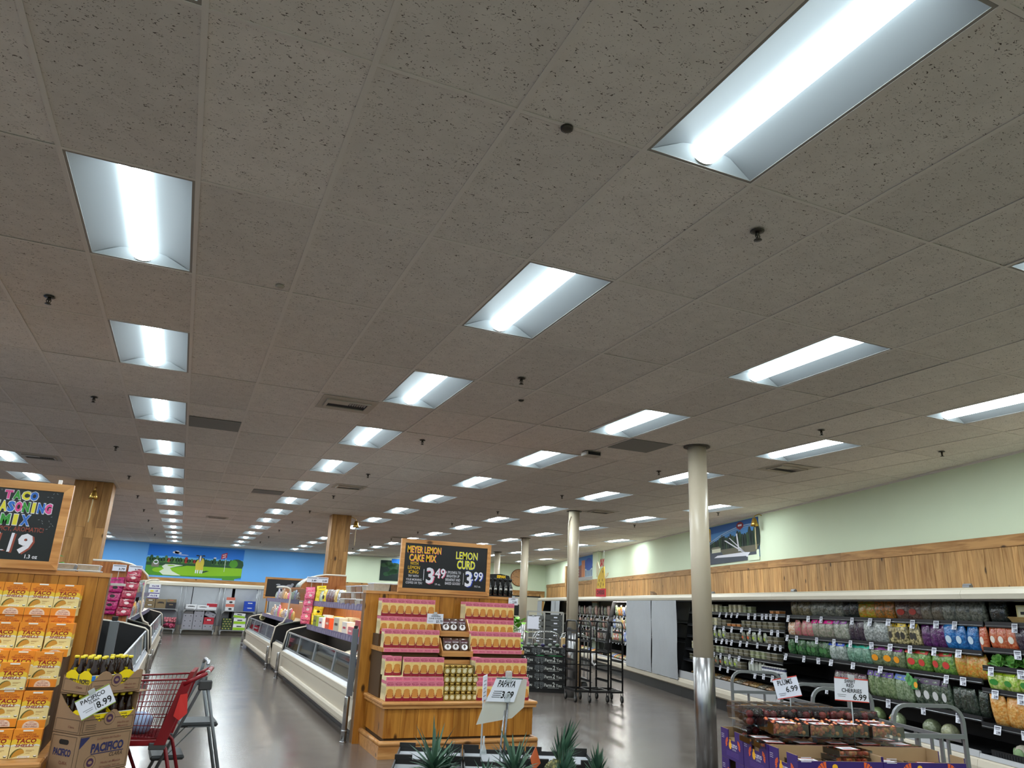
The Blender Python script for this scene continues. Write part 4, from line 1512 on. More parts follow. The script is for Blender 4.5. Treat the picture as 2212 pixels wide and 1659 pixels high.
def end_glass(lab, xf, s, y):
 t = thing('end_glass', lab, 'glass panel', (xf, y, 0))
 X = lambda v: s * v
 pts = [(0.12, 1.0), (0.22, 1.05), (0.30, 1.2), (0.32, 1.7), (0.29, 1.83), (0.22, 1.86)]
 q = MB()
 q.prism([(X(a), 0, b2) for a, b2 in pts[:4]] + [(X(0.32), 0, 1.84), (X(0.95), 0, 1.84), (X(0.95), 0, 1.0)], (0, 0.008, 0), m_glass)
 q.build('pane', t)
 q = MB()
 q.tube([(X(a), 0.004, b2) for a, b2 in pts] + [(X(0.12), 0.3, 1.87), (X(0.10), 1.1, 1.87)], 0.02, m_ecr2, 8)
 q.build('cream_edging', t)
end_glass('clear end screen with cream edge on the far right freezer case', 2.15, 1, 19.06)
end_glass('clear end screen with cream edge on the far left freezer case', -0.38, -1, 17.22)
# steel bumper posts
bp0 = None
for x, y, lab in [(2.07, 9.62, 'steel floor bumper at the corner of the lemon display'), (2.10, 16.95, 'steel floor bumper at the end of the long right freezer'), (2.10, 19.0, 'steel floor bumper at the start of the far right freezer'), (2.10, 26.75, 'steel floor bumper at the far end of the right freezers'),
                  (-0.34, 15.86, 'steel floor bumper at the end of the near left freezer'), (-0.34, 17.18, 'steel floor bumper at the start of the far left freezer'), (-0.36, 27.55, 'steel floor bumper at the far end of the left freezers')]:
 if bp0 is None:
  bp0 = thing('floor_bumper', lab, 'bumper', (x, y, 0), 0, 'steel floor bumpers')
  q = MB()
  q.lathe([(0.045, 0.0), (0.045, 0.012), (0.034, 0.014)], (0, 0, 0), m_bump, 16)
  q.build('foot', bp0)
  q = MB()
  q.lathe([(0.034, 0.012), (0.034, 0.50), (0.030, 0.515)], (0, 0, 0), m_bump, 16)
  q.build('tube', bp0)
  q = MB()
  q.lathe([(0.037, 0.12), (0.037, 0.135)], (0, 0, 0), m_alu, 16)
  q.build('ring', bp0)
 else:
  dup(bp0, (x, y, 0), 0, lab, 'steel floor bumpers')
m_gpost = M('corner_grey', (112, 118, 126), 0.4, metal=0.3)
for x, y, z1, lab in [(2.085, 9.60, 1.30, 'grey metal corner strip between lemon display and freezer'), (-0.455, 7.03, 1.40, 'grey metal corner strip beside the taco display')]:
 t = thing('corner_guard', lab, 'corner guard', (x, y, 0))
 q = MB()
 q.box(-0.035, 0.035, -0.02, 0.02, 0.52 if x > 0 else 0.0, z1, m_gpost, 0.004)
 q.build('strip', t)
 q = MB()
 q.box(-0.022, 0.022, -0.018, 0.018, z1, z1 + 0.035, m_dark, 0.004)
 q.build('cap', t)
# ---- candy strips: a hook, a price ticket and packets clipped one under another
def packet_mesh(w, hh, col, mark, nm):
 q = MB()
 pillow(q, w, hh, 0.035, col, 0, 6, 6)
 q.disc((0, -0.0195, hh * 0.45), X3, Z3, w * 0.17, mark, 10, hh * 0.14)
 q.prism([(-w * 0.5, -0.004, hh * 0.93), (w * 0.5, -0.004, hh * 0.93), (w * 0.5, -0.004, hh), (-w * 0.5, -0.004, hh)], (0, 0.008, 0), col)
 q.box(-w * 0.32, w * 0.32, -0.0185, -0.016, hh * 0.74, hh * 0.78, mark)
 return q.mesh(nm)
fm_mag, fm_red = film('bag_magenta', (150, 20, 86), (196, 36, 116)), film('bag_candyred', (140, 22, 52), (196, 52, 84))
fm_pink, fm_yel = film('bag_pink', (222, 70, 120), (240, 130, 160)), film('bag_yellow', (232, 202, 20), (246, 224, 60))
c_dk, c_lt = M('print_black', (30, 26, 22), 0.4), M('print_pale', (240, 214, 214), 0.4)
def strip(x, y, z0, z1, n, me, lab, plab, grp, dx=0.0):
 t = thing('hanging_strip', lab, 'display strip', (x, y, 1.97))
 q = MB()
 q.tube([(0, 0, 0), (0, -0.012, -0.05), (dx * 0.2, -0.012, z0 - 1.97 + 0.2)], 0.005, M('strip_clear', (200, 196, 190), 0.3), 6)
 q.build('cord', t)
 q = MB()
 q.box(-0.115, 0.115, -0.022, -0.018, 0.0, 0.115, m_card)
 q.box(-0.10, 0.10, -0.0226, -0.022, 0.085, 0.10, M('ink_grey', (120, 122, 130), 0.6))
 q.text('3.79' if x < 0 else '3.49', (0.04, -0.0226, 0.02), X3, Z3, 0.035, m_ink, 0.10, 'c', 0.03)
 q.build('ticket', t)
 for k in range(n):
  f = k / max(1, n - 1)
  put(me, me.name.split('.')[0], (x + dx * f, y - 0.035 - 0.012 * (k % 2), z1 - (z1 - z0) * f), '%s packet from the top on the %s' % (ORD[k], plab), 'candy packet', grp, 0, (R(-10 + (k * 7) % 9), R((k * 5) % 9 - 4), R((k * 11) % 13 - 6)))
pk_m = packet_mesh(0.27, 0.20, fm_mag, c_dk, 'candy_packet')
pk_r = packet_mesh(0.25, 0.17, fm_red, c_lt, 'candy_packet')
pk_p = packet_mesh(0.20, 0.19, fm_pink, c_lt, 'candy_packet')
pk_y = packet_mesh(0.21, 0.19, fm_yel, c_dk, 'candy_packet')
strip(-1.11, 15.78, 1.20, 1.66, 7, pk_m, 'white price ticket and cord over the magenta packets', 'magenta candy strip', 'magenta candy packets', -0.06)
strip(-0.84, 15.77, 1.18, 1.86, 10, pk_r, 'white price ticket and cord over the red packets', 'red candy strip', 'red candy packets', -0.06)
strip(2.60, 16.89, 1.10, 1.68, 9, pk_p, 'white price ticket and cord over the pink packets', 'pink candy strip', 'pink candy packets', -0.05)
strip(2.83, 16.88, 1.09, 1.72, 11, pk_y, 'white price ticket and cord over the yellow packets', 'yellow candy strip', 'yellow candy packets', -0.05)

# ---- goods in and on the cases
def carton_mesh(w, d, hh, body, face, top=None, mark=None, nm='carton'):
 q = MB()
 q.box(-w / 2, w / 2, -d / 2, d / 2, 0, hh, body, 0.002)
 for sgn, dd in ((-1, d), (1, d)):
  y = sgn * (dd / 2 + 0.0005)
  p = [(-w * 0.42, y, hh * 0.12), (w * 0.42, y, hh * 0.12), (w * 0.42, y, hh * 0.9), (-w * 0.42, y, hh * 0.9)]
  q.poly(p if sgn < 0 else p[::-1], face)
  if mark:
   p = [(-w * 0.3, y * 1.01, hh * 0.45), (w * 0.3, y * 1.01, hh * 0.45), (w * 0.3, y * 1.01, hh * 0.62), (-w * 0.3, y * 1.01, hh * 0.62)]
   q.poly(p if sgn < 0 else p[::-1], mark)
 return q.mesh(nm)
def tub(w, d, hh, body, lid, nm='plastic_tub'):
 q = MB()
 q.prism([(-w / 2 * 0.9, -d / 2 * 0.9, 0), (w / 2 * 0.9, -d / 2 * 0.9, 0), (w / 2 * 0.9, d / 2 * 0.9, 0), (-w / 2 * 0.9, d / 2 * 0.9, 0)], (0, 0, 0.003), body)
 vs_ = [(sx * w / 2 * k, sy * d / 2 * k, z) for z, k in ((0.003, 0.9), (hh * 0.85, 1.0)) for sx, sy in ((-1, -1), (1, -1), (1, 1), (-1, 1))]
 q.add(vs_, [(0, 1, 5, 4), (1, 2, 6, 5), (2, 3, 7, 6), (3, 0, 4, 7)], body)
 q.box(-w / 2 * 1.04, w / 2 * 1.04, -d / 2 * 1.04, d / 2 * 1.04, hh * 0.85, hh, lid, 0.004)
 return q.mesh(nm)
def bag_mesh(w, hh, d, mat_, mark=None, nm='food_bag', band=None):
 q = MB()
 pillow(q, w, hh, d, mat_, 0, 7, 7)
 if mark:
  q.disc((0, -d * 0.53, hh * 0.42), X3, Z3, w * 0.26, mark, 12, hh * 0.16)
 if band:
  q.prism([(-w * 0.46, -d * 0.34, hh * 0.80), (w * 0.46, -d * 0.34, hh * 0.80), (w * 0.47, -0.004, hh * 0.99), (-w * 0.47, -0.004, hh * 0.99)], (0, 0.004, 0), band)
 return q.mesh(nm)
white, pale = M('print_white', (228, 228, 224), 0.4), M('tub_clear', (196, 186, 170), 0.2, coat=0.4, var=0.25, bscale=40)
tubbrown = M('tub_brown', (150, 112, 80), 0.3, coat=0.5, var=0.5, bscale=30)
tublid = M('tub_lid', (214, 214, 216), 0.25, coat=0.4)
RZF = -PI / 2                     # goods face the aisle at -x
xs_u, xs_l = 2.15 + 0.64, 2.15 + 0.55
sb = [(16.45, film('bag_mint', (150, 190, 150), (214, 220, 196)), 'pale green bag at the far end of the upper freezer shelf', 0.24), (16.05, fm_yel, 'bright yellow bag on the upper freezer shelf', 0.27),
      (15.65, film('bag_brownpurple', (70, 40, 56), (120, 76, 62)), 'first brown dried-fruit bag on the upper freezer shelf', 0.27), (15.36, MATS['bag_brownpurple'], 'second brown dried-fruit bag on the upper freezer shelf', 0.27),
      (15.07, MATS['bag_brownpurple'], 'third brown dried-fruit bag on the upper freezer shelf', 0.26), (14.76, film('bag_mustard', (190, 150, 60), (220, 190, 110)), 'mustard coloured bag on the upper freezer shelf', 0.27),
      (14.42, film('bag_spots', (236, 236, 236), (40, 40, 44), 6), 'white bag with black spots on the upper freezer shelf', 0.26), (14.12, film('bag_lemonwhite', (236, 222, 90), (236, 236, 220)), 'pale yellow bag on the upper freezer shelf', 0.25)]
for y, m_, lab, hh in sb:
 put(bag_mesh(0.26, hh, 0.10, m_, c_dk if 'yellow bag' in lab else None), 'food_bag', (xs_u, y, 1.556), lab, 'bag', None, RZF + 0.1).pop('group', None)
tb1, tb2 = tub(0.34, 0.22, 0.105, tubbrown, tublid), tub(0.34, 0.22, 0.105, pale, tublid)
tr_ = random.Random(5)
for c, y in enumerate((13.72, 13.30, 12.88, 12.46, 12.04)):
 for lv in range(3 if c else 2):
  put(tb1 if (c + lv) % 3 else tb2, 'plastic_tub', (xs_u, y, 1.556 + lv * 0.107), '%s snack tub up in the %s stack on the upper freezer shelf' % (ORD[lv], ORD[c]), 'tub', 'clear snack tubs', RZF + tr_.uniform(-0.06, 0.06))
# tubs on the board behind the lemon panel
q = MB()
q.box(2.20, 3.9, 9.69, 10.3, 1.64, 1.66, m_shelf)
q.box(2.6, 3.9, 10.25, 10.3, 0.4, 1.64, m_gable)
q.box(3.3, 3.9, 9.69, 10.25, 0.4, 1.64, m_gable)
t = tag(q.build('top_board'), 'white board behind the lemon panel carrying snack tubs', 'shelf')
for c in range(6):
 for lv in range(2 if c != 5 else 1):
  put((tb2, tb1, tb2, tb1, tb1, tb2)[c], 'plastic_tub', (2.42 + c * 0.23, 9.98, 1.661 + lv * 0.107), '%s snack tub of the %s stack on top of the lemon panel' % (('lower', 'upper')[lv], ORD[c]), 'tub', 'tubs above the lemon panel', PI / 2)
put(bag_mesh(0.2, 0.05, 0.16, film('bag_lime', (120, 200, 60), (220, 230, 150))), 'food_bag', (3.62, 9.98, 1.662), 'lime green packet lying at the end of the snack tubs', 'bag', None)
# lower shelf: bottles, cartons, tins, boxes (far to near)
lowers = [(16.3, 0.10, 0.24, (206, 222, 226), 'pale blue bottle carton', 4), (15.7, 0.10, 0.20, (238, 214, 150), 'cream carton', 4), (15.15, 0.12, 0.24, (240, 170, 40), 'orange-yellow carton', 3), (14.5, 0.13, 0.18, (236, 196, 80), 'yellow carton', 3), (13.9, 0.16, 0.26, (190, 178, 150), 'tan carton', 3), (13.2, 0.14, 0.24, (150, 110, 70), 'brown carton', 3)]
for y, w, hh, col, nm, n in lowers:
 me = carton_mesh(w * 1.1, 0.14, hh, M('c_' + nm, col, 0.4), M('cf_' + nm, tuple(min(255, int(v * 1.08)) for v in col), 0.4), None, white)
 for k in range(n):
  put(me, 'carton', (xs_l + 0.20, y - k * w * 1.2, 1.076), '%s %s in the back line of the lower freezer shelf' % (ORD[k], nm), 'carton', nm + 's on the lower freezer shelf', RZF)
for y, w, hh, col, mk, nm in [(16.2, 0.42, 0.22, (130, 150, 50), (40, 70, 50), 'green box with dark top'), (15.5, 0.42, 0.20, (224, 222, 226), (150, 30, 50), 'white and red box'), (14.75, 0.44, 0.22, (226, 80, 40), (240, 210, 190), 'orange-red box'), (13.85, 0.5, 0.25, (196, 190, 170), (70, 66, 60), 'grey patterned box'), (13.1, 0.40, 0.20, (226, 216, 206), (190, 60, 80), 'white tea box with red print'), (12.6, 0.36, 0.14, (206, 110, 120), (236, 220, 214), 'rose coloured box'), (12.1, 0.34, 0.26, (170, 70, 74), (236, 226, 220), 'brick red stacked box')]:
 me = carton_mesh(w, 0.15, hh, M('c_' + nm, col, 0.4), M('cg_' + nm, col, 0.4), None, M('cm_' + nm, mk, 0.4))
 put(me, 'food_box', (xs_l + 0.02, y, 1.076), nm + ' at the front of the lower freezer shelf', 'box', None, RZF)
# frozen bags in the open well
fz = [(film('frz_red', (176, 30, 34), (220, 70, 60)), 'red'), (film('frz_blue', (70, 130, 190), (220, 226, 224)), 'pale blue'), (film('frz_green', (40, 120, 50), (200, 220, 190)), 'leafy green'), (film('frz_white', (190, 196, 190), (232, 232, 226)), 'white'), (film('frz_orange', (220, 120, 40), (60, 40, 30)), 'orange and black'), (film('frz_yellow', (226, 196, 60), (214, 210, 190)), 'yellow')]
fr = random.Random(14)
k = 0
for y in (10.2, 10.6, 11.0, 11.4, 11.8, 12.2, 12.6, 13.0, 13.5):
 for j, xx in enumerate((2.42, 2.66, 2.90)):
  m_, nm = fz[(4 if y < 11 and j == 0 else (2, 3, 1, 2, 0, 5)[(k) % 6])]
  put(bag_mesh(0.26, 0.30, 0.085, m_), 'frozen_bag', (xx, y + fr.uniform(-0.03, 0.03), 0.60 + 0.05 * j), '%s frozen bag, %s from the near end, %s row in the right freezer' % (nm, ORD[k // 3], ('front', 'middle', 'back')[j]), 'frozen bag', None, 0, (R(-58 + fr.uniform(-8, 8)), 0, R(-90 + fr.uniform(-20, 20))))
  k += 1
for y in (14.3, 15.2, 16.0):
 put(bag_mesh(0.3, 0.3, 0.09, fz[3][0]), 'frozen_bag', (2.40, y, 0.36), 'lone whitish frozen bag against the glass, %s' % ('nearest the red bags', 'third pane', 'far pane')[int(y - 14)], 'frozen bag', None, 0, (R(-30), 0, R(-90)))
# well filler crates so the bags rest on something
q = MB()
q.box(2.30, 3.03, 9.9, 13.75, 0.331, 0.56, M('freezer_basket', (70, 72, 76), 0.5))
tag(q.build('freezer_basket'), 'grey wire basket under the frozen bags in the right freezer', 'basket')
for k, (s, xf, y0, n) in enumerate(((1, 2.15, 20.0, 12), (-1, -0.38, 18.0, 16))):
 side = ('right', 'left')[k]
 pal = [(film('far_a', (206, 196, 176), (120, 40, 40)), 'cream'), (film('far_b', (150, 96, 56), (226, 196, 150)), 'brown'), (film('far_c', (230, 150, 60), (240, 200, 120)), 'orange'), (fm_pink, 'pink'), (film('far_d', (200, 204, 196), (140, 160, 110)), 'grey-green'), (film('far_e', (196, 190, 210), (120, 110, 150)), 'lilac')]
 for j in range(n):
  m_, nm = pal[(j * 5 + j // 3 + k) % 6]
  hh = fr.uniform(0.18, 0.32)
  put(bag_mesh(0.32, hh, 0.10, m_), 'food_bag', (xf + s * 0.63, y0 + j * 0.42, 1.556), '%s bag, %s along the top shelf of the far %s freezer' % (nm, ORD[j], side), 'bag', None, -s * PI / 2)
  m_, nm = pal[(j * 7 + 2 + k) % 6]
  put(bag_mesh(0.32, hh * 1.05, 0.10, m_), 'food_bag', (xf + s * 0.56, y0 + j * 0.42, 1.076), '%s bag, %s along the lower shelf of the far %s freezer' % (nm, ORD[j], side), 'bag', None, -s * PI / 2)
  m_, nm = pal[(j * 3 + 1) % 6]
  put(bag_mesh(0.34, 0.32, 0.09, m_), 'frozen_bag', (xf + s * 0.52, y0 + j * 0.42 - 0.1, 0.62), '%s frozen bag, %s along the well of the far %s freezer' % (nm, ORD[j], side), 'frozen bag', None, 0, (R(-72), 0, -s * PI / 2))
 q = MB()
 q.box(min(xf + s * 0.15, xf + s * 0.88), max(xf + s * 0.15, xf + s * 0.88), y0 - 0.4, y0 + n * 0.42, 0.331, 0.58, MATS['freezer_basket'])
 tag(q.build('freezer_basket'), 'grey basket in the well of the far %s freezer' % side, 'basket')
# dark goods rack on the near side of the far right case, and round white plaque on the liner
q = MB()
q.lathe([(0.10, 0.0), (0.10, 0.008), (0.07, 0.012)], (0, 0, 0), M('plaque_cream', (226, 214, 170), 0.5), 20, 'Y')
q.disc((0, 0.013, 0.0), X3, Z3, 0.06, M('plaque_olive', (120, 116, 70), 0.5), 16)
o = tag(q.build('round_plaque', loc=(2.62, 26.52, 0.95)), 'round cream plaque on the far right freezer end', 'plaque')
o.rotation_euler = (0, 0, PI)
# shallow trays over the taco display's left neighbour
tb3 = tub(0.24, 0.16, 0.045, pale, tublid, 'shallow_tub')
for c in range(4):
 for lv in range(3 if c > 1 else 2):
  put(tb3, 'shallow_tub', (-1.27 + c * 0.18 + 0.01 * (lv % 2), 7.22, 1.696 + lv * 0.046), '%s shallow tub of the %s stack behind the taco panel' % (ORD[lv], ORD[c]), 'tub', 'tubs behind the taco panel', PI / 2)
put(carton_mesh(0.34, 0.2, 0.09, M('c_redbox', (150, 44, 36), 0.5), M('c_redbox', (150, 44, 36), 0.5)), 'food_box', (-1.56, 7.25, 1.696), 'dull red box beside the tubs behind the taco panel', 'box', None)
q = MB()
q.box(-2.3, -0.45, 7.03, 7.45, 1.675, 1.695, m_shelf)
q.box(-2.3, -1.55, 7.05, 7.4, 0.3, 1.675, m_gable)
tag(q.build('top_board'), 'white board behind the taco panel carrying tubs', 'shelf')
# ================================================================== BACK WALL: COOLER, CURTAINS, STOCK CARTS, MURAL
m_cur = M('night_curtain', (164, 167, 171), 0.6, var=0.06, bscale=6, bump=0.25)
m_cangloss = M('canopy_cream', (206, 198, 180), 0.35, spec=0.5)
m_galv = M('galvanised', (150, 152, 154), 0.35, metal=0.8)
m_tyre = M('caster_grey', (160, 160, 160), 0.5)
t = thing('wall_cooler', 'long curtained wall cooler under the golf course mural', 'cooler', (-4.0, BW - 0.001, 0))
q = MB()
q.prism([(0, -0.01, 1.87), (0, -0.86, 1.87), (0, -0.90, 1.90), (0, -0.90, 2.0), (0, -0.86, 2.05), (0, -0.01, 2.06)], (9.8, 0, 0), m_cangloss)
q.build('canopy', t)
q = MB()
q.box(0, 9.8, -0.88, -0.01, 0.001, 0.35, m_ecr)
q.build('base', t)
q = MB()
q.box(0, 9.8, -0.10, -0.02, 0.35, 1.87, m_liner)
for x in (0.0, 9.74):
 q.box(x, x + 0.06, -0.86, -0.10, 0.35, 1.87, m_liner)
q.build('liner', t)
def curtain(par_t, x0, x1, y, z0, z1, lab, seed, T=None, flare=0.0):
 """one hanging night cover: softly rippled sheet with a bottom bar"""
 r = random.Random(seed)
 n, mrows = 26, 14
 ph = [r.uniform(0, 6) for _ in range(4)]
 vs_, fs_ = [], []
 for i in range(mrows + 1):
  v = i / mrows
  for j in range(n + 1):
   u = j / n
   yy = 0.010 * v * (math.sin(u * 11 + ph[0]) + 0.6 * math.sin(u * 23 + ph[1] + v)) + 0.006 * math.sin(v * 9 + u * 4 + ph[2])
   vs_.append((x0 - flare * v + (x1 - x0 + flare * v) * u, y - yy, z1 + (z0 - z1) * v))
 for i in range(mrows):
  for j in range(n):
   a = i * (n + 1) + j
   fs_.append((a, a + 1, a + n + 2, a + n + 1))
 q = MB()
 q.add(vs_, fs_, m_cur, True)
 q.add([(p[0], p[1] + 0.004, p[2]) for p in vs_], [f[::-1] for f in fs_], m_cur, True)
 return q
for k, (x0, x1) in enumerate(((-3.9, -1.62), (-1.50, 0.46), (0.49, 2.02), (2.14, 3.55), (3.58, 5.6))):
 q = curtain(None, x0, x1, BW - 0.865, 0.36, 1.868, '', 30 + k)
 tag(q.build('night_curtain'), '%s grey night curtain of the back cooler from the left' % ORD[k], 'curtain', 'night curtains of the back cooler')
# stock carts
def stock_cart(lab, x, w, y=33.75, shelves=(0.22, 0.98), d=0.6):
 t = thing('stock_cart', lab, 'cart', (x, y, 0), 0, 'grey stock carts')
 for sx in (0, w):
  q = MB()
  for sy in (0, d):
   q.tube([(sx, sy, 0.13), (sx, sy, 1.86)], 0.02, m_galv, 8)
  q.tube([(sx, 0, 1.86), (sx, d, 1.86)], 0.02, m_galv, 8)
  q.tube([(sx, 0, 0.16), (sx, d, 0.16)], 0.02, m_galv, 8)
  q.build('end_frame', t)
 for z in shelves:
  q = MB()
  q.box(0.02, w - 0.02, 0.0, d, z - 0.035, z, m_galv)
  for sx, k in ((0.02, 1), (w - 0.02, -1)):
   q.prism([(sx, 0.001, z - 0.035), (sx + k * 0.10, 0.001, z - 0.035), (sx, 0.001, z - 0.135)], (0, 0.006, 0), m_galv)
  q.build('shelf', t)
 for sx in (0.06, w - 0.06):
  for sy in (0.06, d - 0.06):
   q = MB()
   q.lathe([(0.06, -0.017), (0.066, -0.012), (0.066, 0.012), (0.06, 0.017)], (sx, sy, 0.066), m_tyre, 16, 'X')
   q.box(sx - 0.024, sx + 0.024, sy - 0.02, sy + 0.02, 0.10, 0.186, m_galv)
   q.build('caster', t)
 return t
stock_cart('stock cart holding brown and white cartons at the aisle end', -1.35, 1.38)
stock_cart('stock cart stacked with grey fruit cartons in the middle of the aisle end', 0.20, 1.32)
stock_cart('stock cart with the green and blue cartons at the aisle end', 1.68, 1.36)
stock_cart('mostly hidden stock cart at the right end of the back cooler', 3.10, 1.3)
def slot_box(w, d, hh, body, band=None, mark=None, slot=True, lidless=False):
 q = MB()
 if lidless:
  th = 0.008
  q.box(-w / 2, w / 2, 0, d, 0, th, body)
  for x0, x1, y0, y1 in ((-w / 2, w / 2, 0, th), (-w / 2, w / 2, d - th, d), (-w / 2, -w / 2 + th, th, d - th), (w / 2 - th, w / 2, th, d - th)):
   q.box(x0, x1, y0, y1, th, hh, body)
 else:
  q.box(-w / 2, w / 2, 0, d, 0, hh, body, 0.004)
 y = -0.0012
 if band:
  q.poly([(-w / 2 + 0.004, y, hh * 0.02), (w / 2 - 0.004, y, hh * 0.02), (w / 2 - 0.004, y, hh * 0.45), (-w / 2 + 0.004, y, hh * 0.45)], band)
 if slot:
  for sx in (-0.26, 0.26):
   q.poly([(w * (sx - 0.045), y * 1.5, hh * 0.52), (w * (sx + 0.045), y * 1.5, hh * 0.52), (w * (sx + 0.045), y * 1.5, hh * 0.68), (w * (sx - 0.045), y * 1.5, hh * 0.68)], m_dark)
 if mark:
  q.poly([(-w * 0.2, y * 1.6, hh * 0.55), (w * 0.2, y * 1.6, hh * 0.55), (w * 0.2, y * 1.6, hh * 0.72), (-w * 0.2, y * 1.6, hh * 0.72)], mark)
 return q.mesh('fruit_carton')
b_gr, b_tan, b_wht = M('ctn_grey', (150, 148, 156), 0.6), M('ctn_tan', (132, 112, 82), 0.7), M('ctn_white', (226, 226, 228), 0.5)
b_red, b_blue, b_lime, b_sal, b_blk, b_ora = M('ctn_red', (180, 40, 56), 0.5), M('ctn_blue', (30, 70, 180), 0.5), M('ctn_lime', (150, 196, 40), 0.5), M('ctn_salmon', (214, 116, 96), 0.5), M('ctn_black', (42, 40, 44), 0.6), M('ctn_ora', (200, 90, 50), 0.5)
b_purp = M('ctn_purple', (70, 44, 130), 0.5)
g1 = slot_box(0.385, 0.5, 0.195, b_gr)
CART = 'cartons on the back stock carts'
for c in range(2):
 for lv in range(4 if c else 3):
  put(g1, 'fruit_carton', (0.44 + c * 0.40, 33.8, 0.221 + lv * 0.196), 'grey fruit carton, %s up in the %s column of the middle cart' % (ORD[lv], ('left', 'centre')[c]), 'carton', CART)
put(g1, 'fruit_carton', (1.24, 33.8, 0.221), 'grey fruit carton at the bottom right of the middle cart', 'carton', CART)
put(slot_box(0.385, 0.5, 0.27, b_red, None, b_wht), 'fruit_carton', (1.25, 33.8, 0.418), 'red carton with white print on the middle cart', 'carton', CART)
put(slot_box(0.42, 0.4, 0.20, b_gr, None, None, True, True), 'fruit_carton', (1.235, 33.84, 0.70), 'tipped empty grey carton above the red carton', 'carton', CART, 0, (0, R(22), R(-8)))
put(slot_box(0.36, 0.4, 0.19, M('ctn_darkgrey', (96, 92, 92), 0.6), None, b_blk, True, True), 'fruit_carton', (0.43, 33.8, 0.812), 'open dark grey carton on the left column of the middle cart', 'carton', CART)
put(slot_box(0.42, 0.4, 0.19, b_wht, None, b_blk), 'fruit_carton', (0.50, 33.85, 0.981), 'white carton with black print on the upper middle shelf', 'carton', CART)
put(slot_box(0.44, 0.4, 0.17, b_wht, None, b_blk), 'fruit_carton', (0.95, 33.85, 0.981), 'white carton with handle hole on the upper middle shelf', 'carton', CART)
put(slot_box(0.40, 0.4, 0.26, b_wht, None, None), 'fruit_carton', (1.28, 33.86, 0.981), 'tall red and white carton on the upper middle shelf', 'carton', CART).data.materials.append(b_red)
q = MB()
q.box(-0.2, 0.2, -0.004, 0.0, 0.12, 0.255, b_red)
o = q.build('red_print')
o.location = (0, 0, 0)
o.parent = [x for x in bpy.data.objects if x.get('label', '').startswith('tall red and white carton')][0]
for lv in range(2):
 put(slot_box(0.36, 0.4, 0.18, b_tan, None, b_wht), 'fruit_carton', (-1.05, 33.82, 0.981 + lv * 0.182), '%s tan carton of the pair on the left cart' % ('lower', 'upper')[lv], 'carton', CART)
 put(slot_box(0.34, 0.4, 0.26, b_wht, b_sal if 0 else None, None, False), 'fruit_carton', (1.98, 33.85, 0.981 + lv * 0.27), '%s white and salmon carton on the right-hand cart' % ('lower', 'upper')[lv], 'carton', CART)
 q = MB()
 q.box(-0.171, 0.171, -0.003, 0.0, 0.15, 0.262, b_sal)
 q.disc((0.02, -0.004, 0.07), X3, Z3, 0.07, b_blk, 12, 0.04)
 o = q.build('salmon_print')
 o.parent = [x for x in bpy.data.objects if x.get('label', '').startswith('%s white and salmon carton' % ('lower', 'upper')[lv])][0]
 put(slot_box(0.44, 0.4, 0.20, b_blue, None, b_wht, False), 'fruit_carton', (2.77, 33.85, 0.981 + lv * 0.202), '%s blue carton with white print on the right-hand cart' % ('lower', 'upper')[lv], 'carton', CART)
 o = put(slot_box(0.48, 0.45, 0.24, b_wht, b_lime, b_blk, False), 'fruit_carton', (2.45, 33.8, 0.221 + lv * 0.242), '%s lime and white carton on the right-hand cart' % ('lower', 'middle')[lv], 'carton', CART)
put(slot_box(0.46, 0.42, 0.20, b_wht, b_lime, b_blk, False, True), 'fruit_carton', (2.40, 33.82, 0.707), 'open lime and white carton on top of the lime pair', 'carton', CART, 0, (0, R(6), R(-6)))
put(slot_box(0.38, 0.4, 0.35, b_tan, None, b_blk), 'fruit_carton', (-0.66, 33.82, 0.981), 'plain brown carton on the left cart', 'carton', CART)
put(slot_box(0.36, 0.4, 0.24, b_blk, None, b_tan, False), 'fruit_carton', (-0.27, 33.82, 0.981), 'black carton on the left cart', 'carton', CART)
put(slot_box(0.35, 0.4, 0.12, b_tan, None, b_sal, False), 'fruit_carton', (-0.27, 33.83, 1.222), 'small tan carton on the black carton', 'carton', CART)
for lv in range(3):
 o = put(slot_box(0.42, 0.4, 0.185, b_wht, b_purp if 0 else None, None, False), 'fruit_carton', (-0.98, 33.82, 1.346 + lv * 0.187), '%s white purple-edged banana carton on the left cart' % ('lowest', 'middle', 'topmost')[lv], 'carton', CART)
 q = MB()
 q.box(-0.208, 0.208, -0.003, 0.0, 0.005, 0.035, b_purp)
 if lv == 1:
  q.ell((-0.08, -0.004, 0.10), (0.07, 0.002, 0.04), M('banana_yellow', (232, 214, 60), 0.5), 12, 6)
  q.text('1.50', (0.09, -0.003, 0.08), X3, Z3, 0.06, b_purp, 0.1, 'c', 0.05)
 else:
  q.text('4 x 2 lb', (0.02, -0.003, 0.08), X3, Z3, 0.06, b_purp, 0.26, 'c', 0.05)
 q.build('purple_print', o)
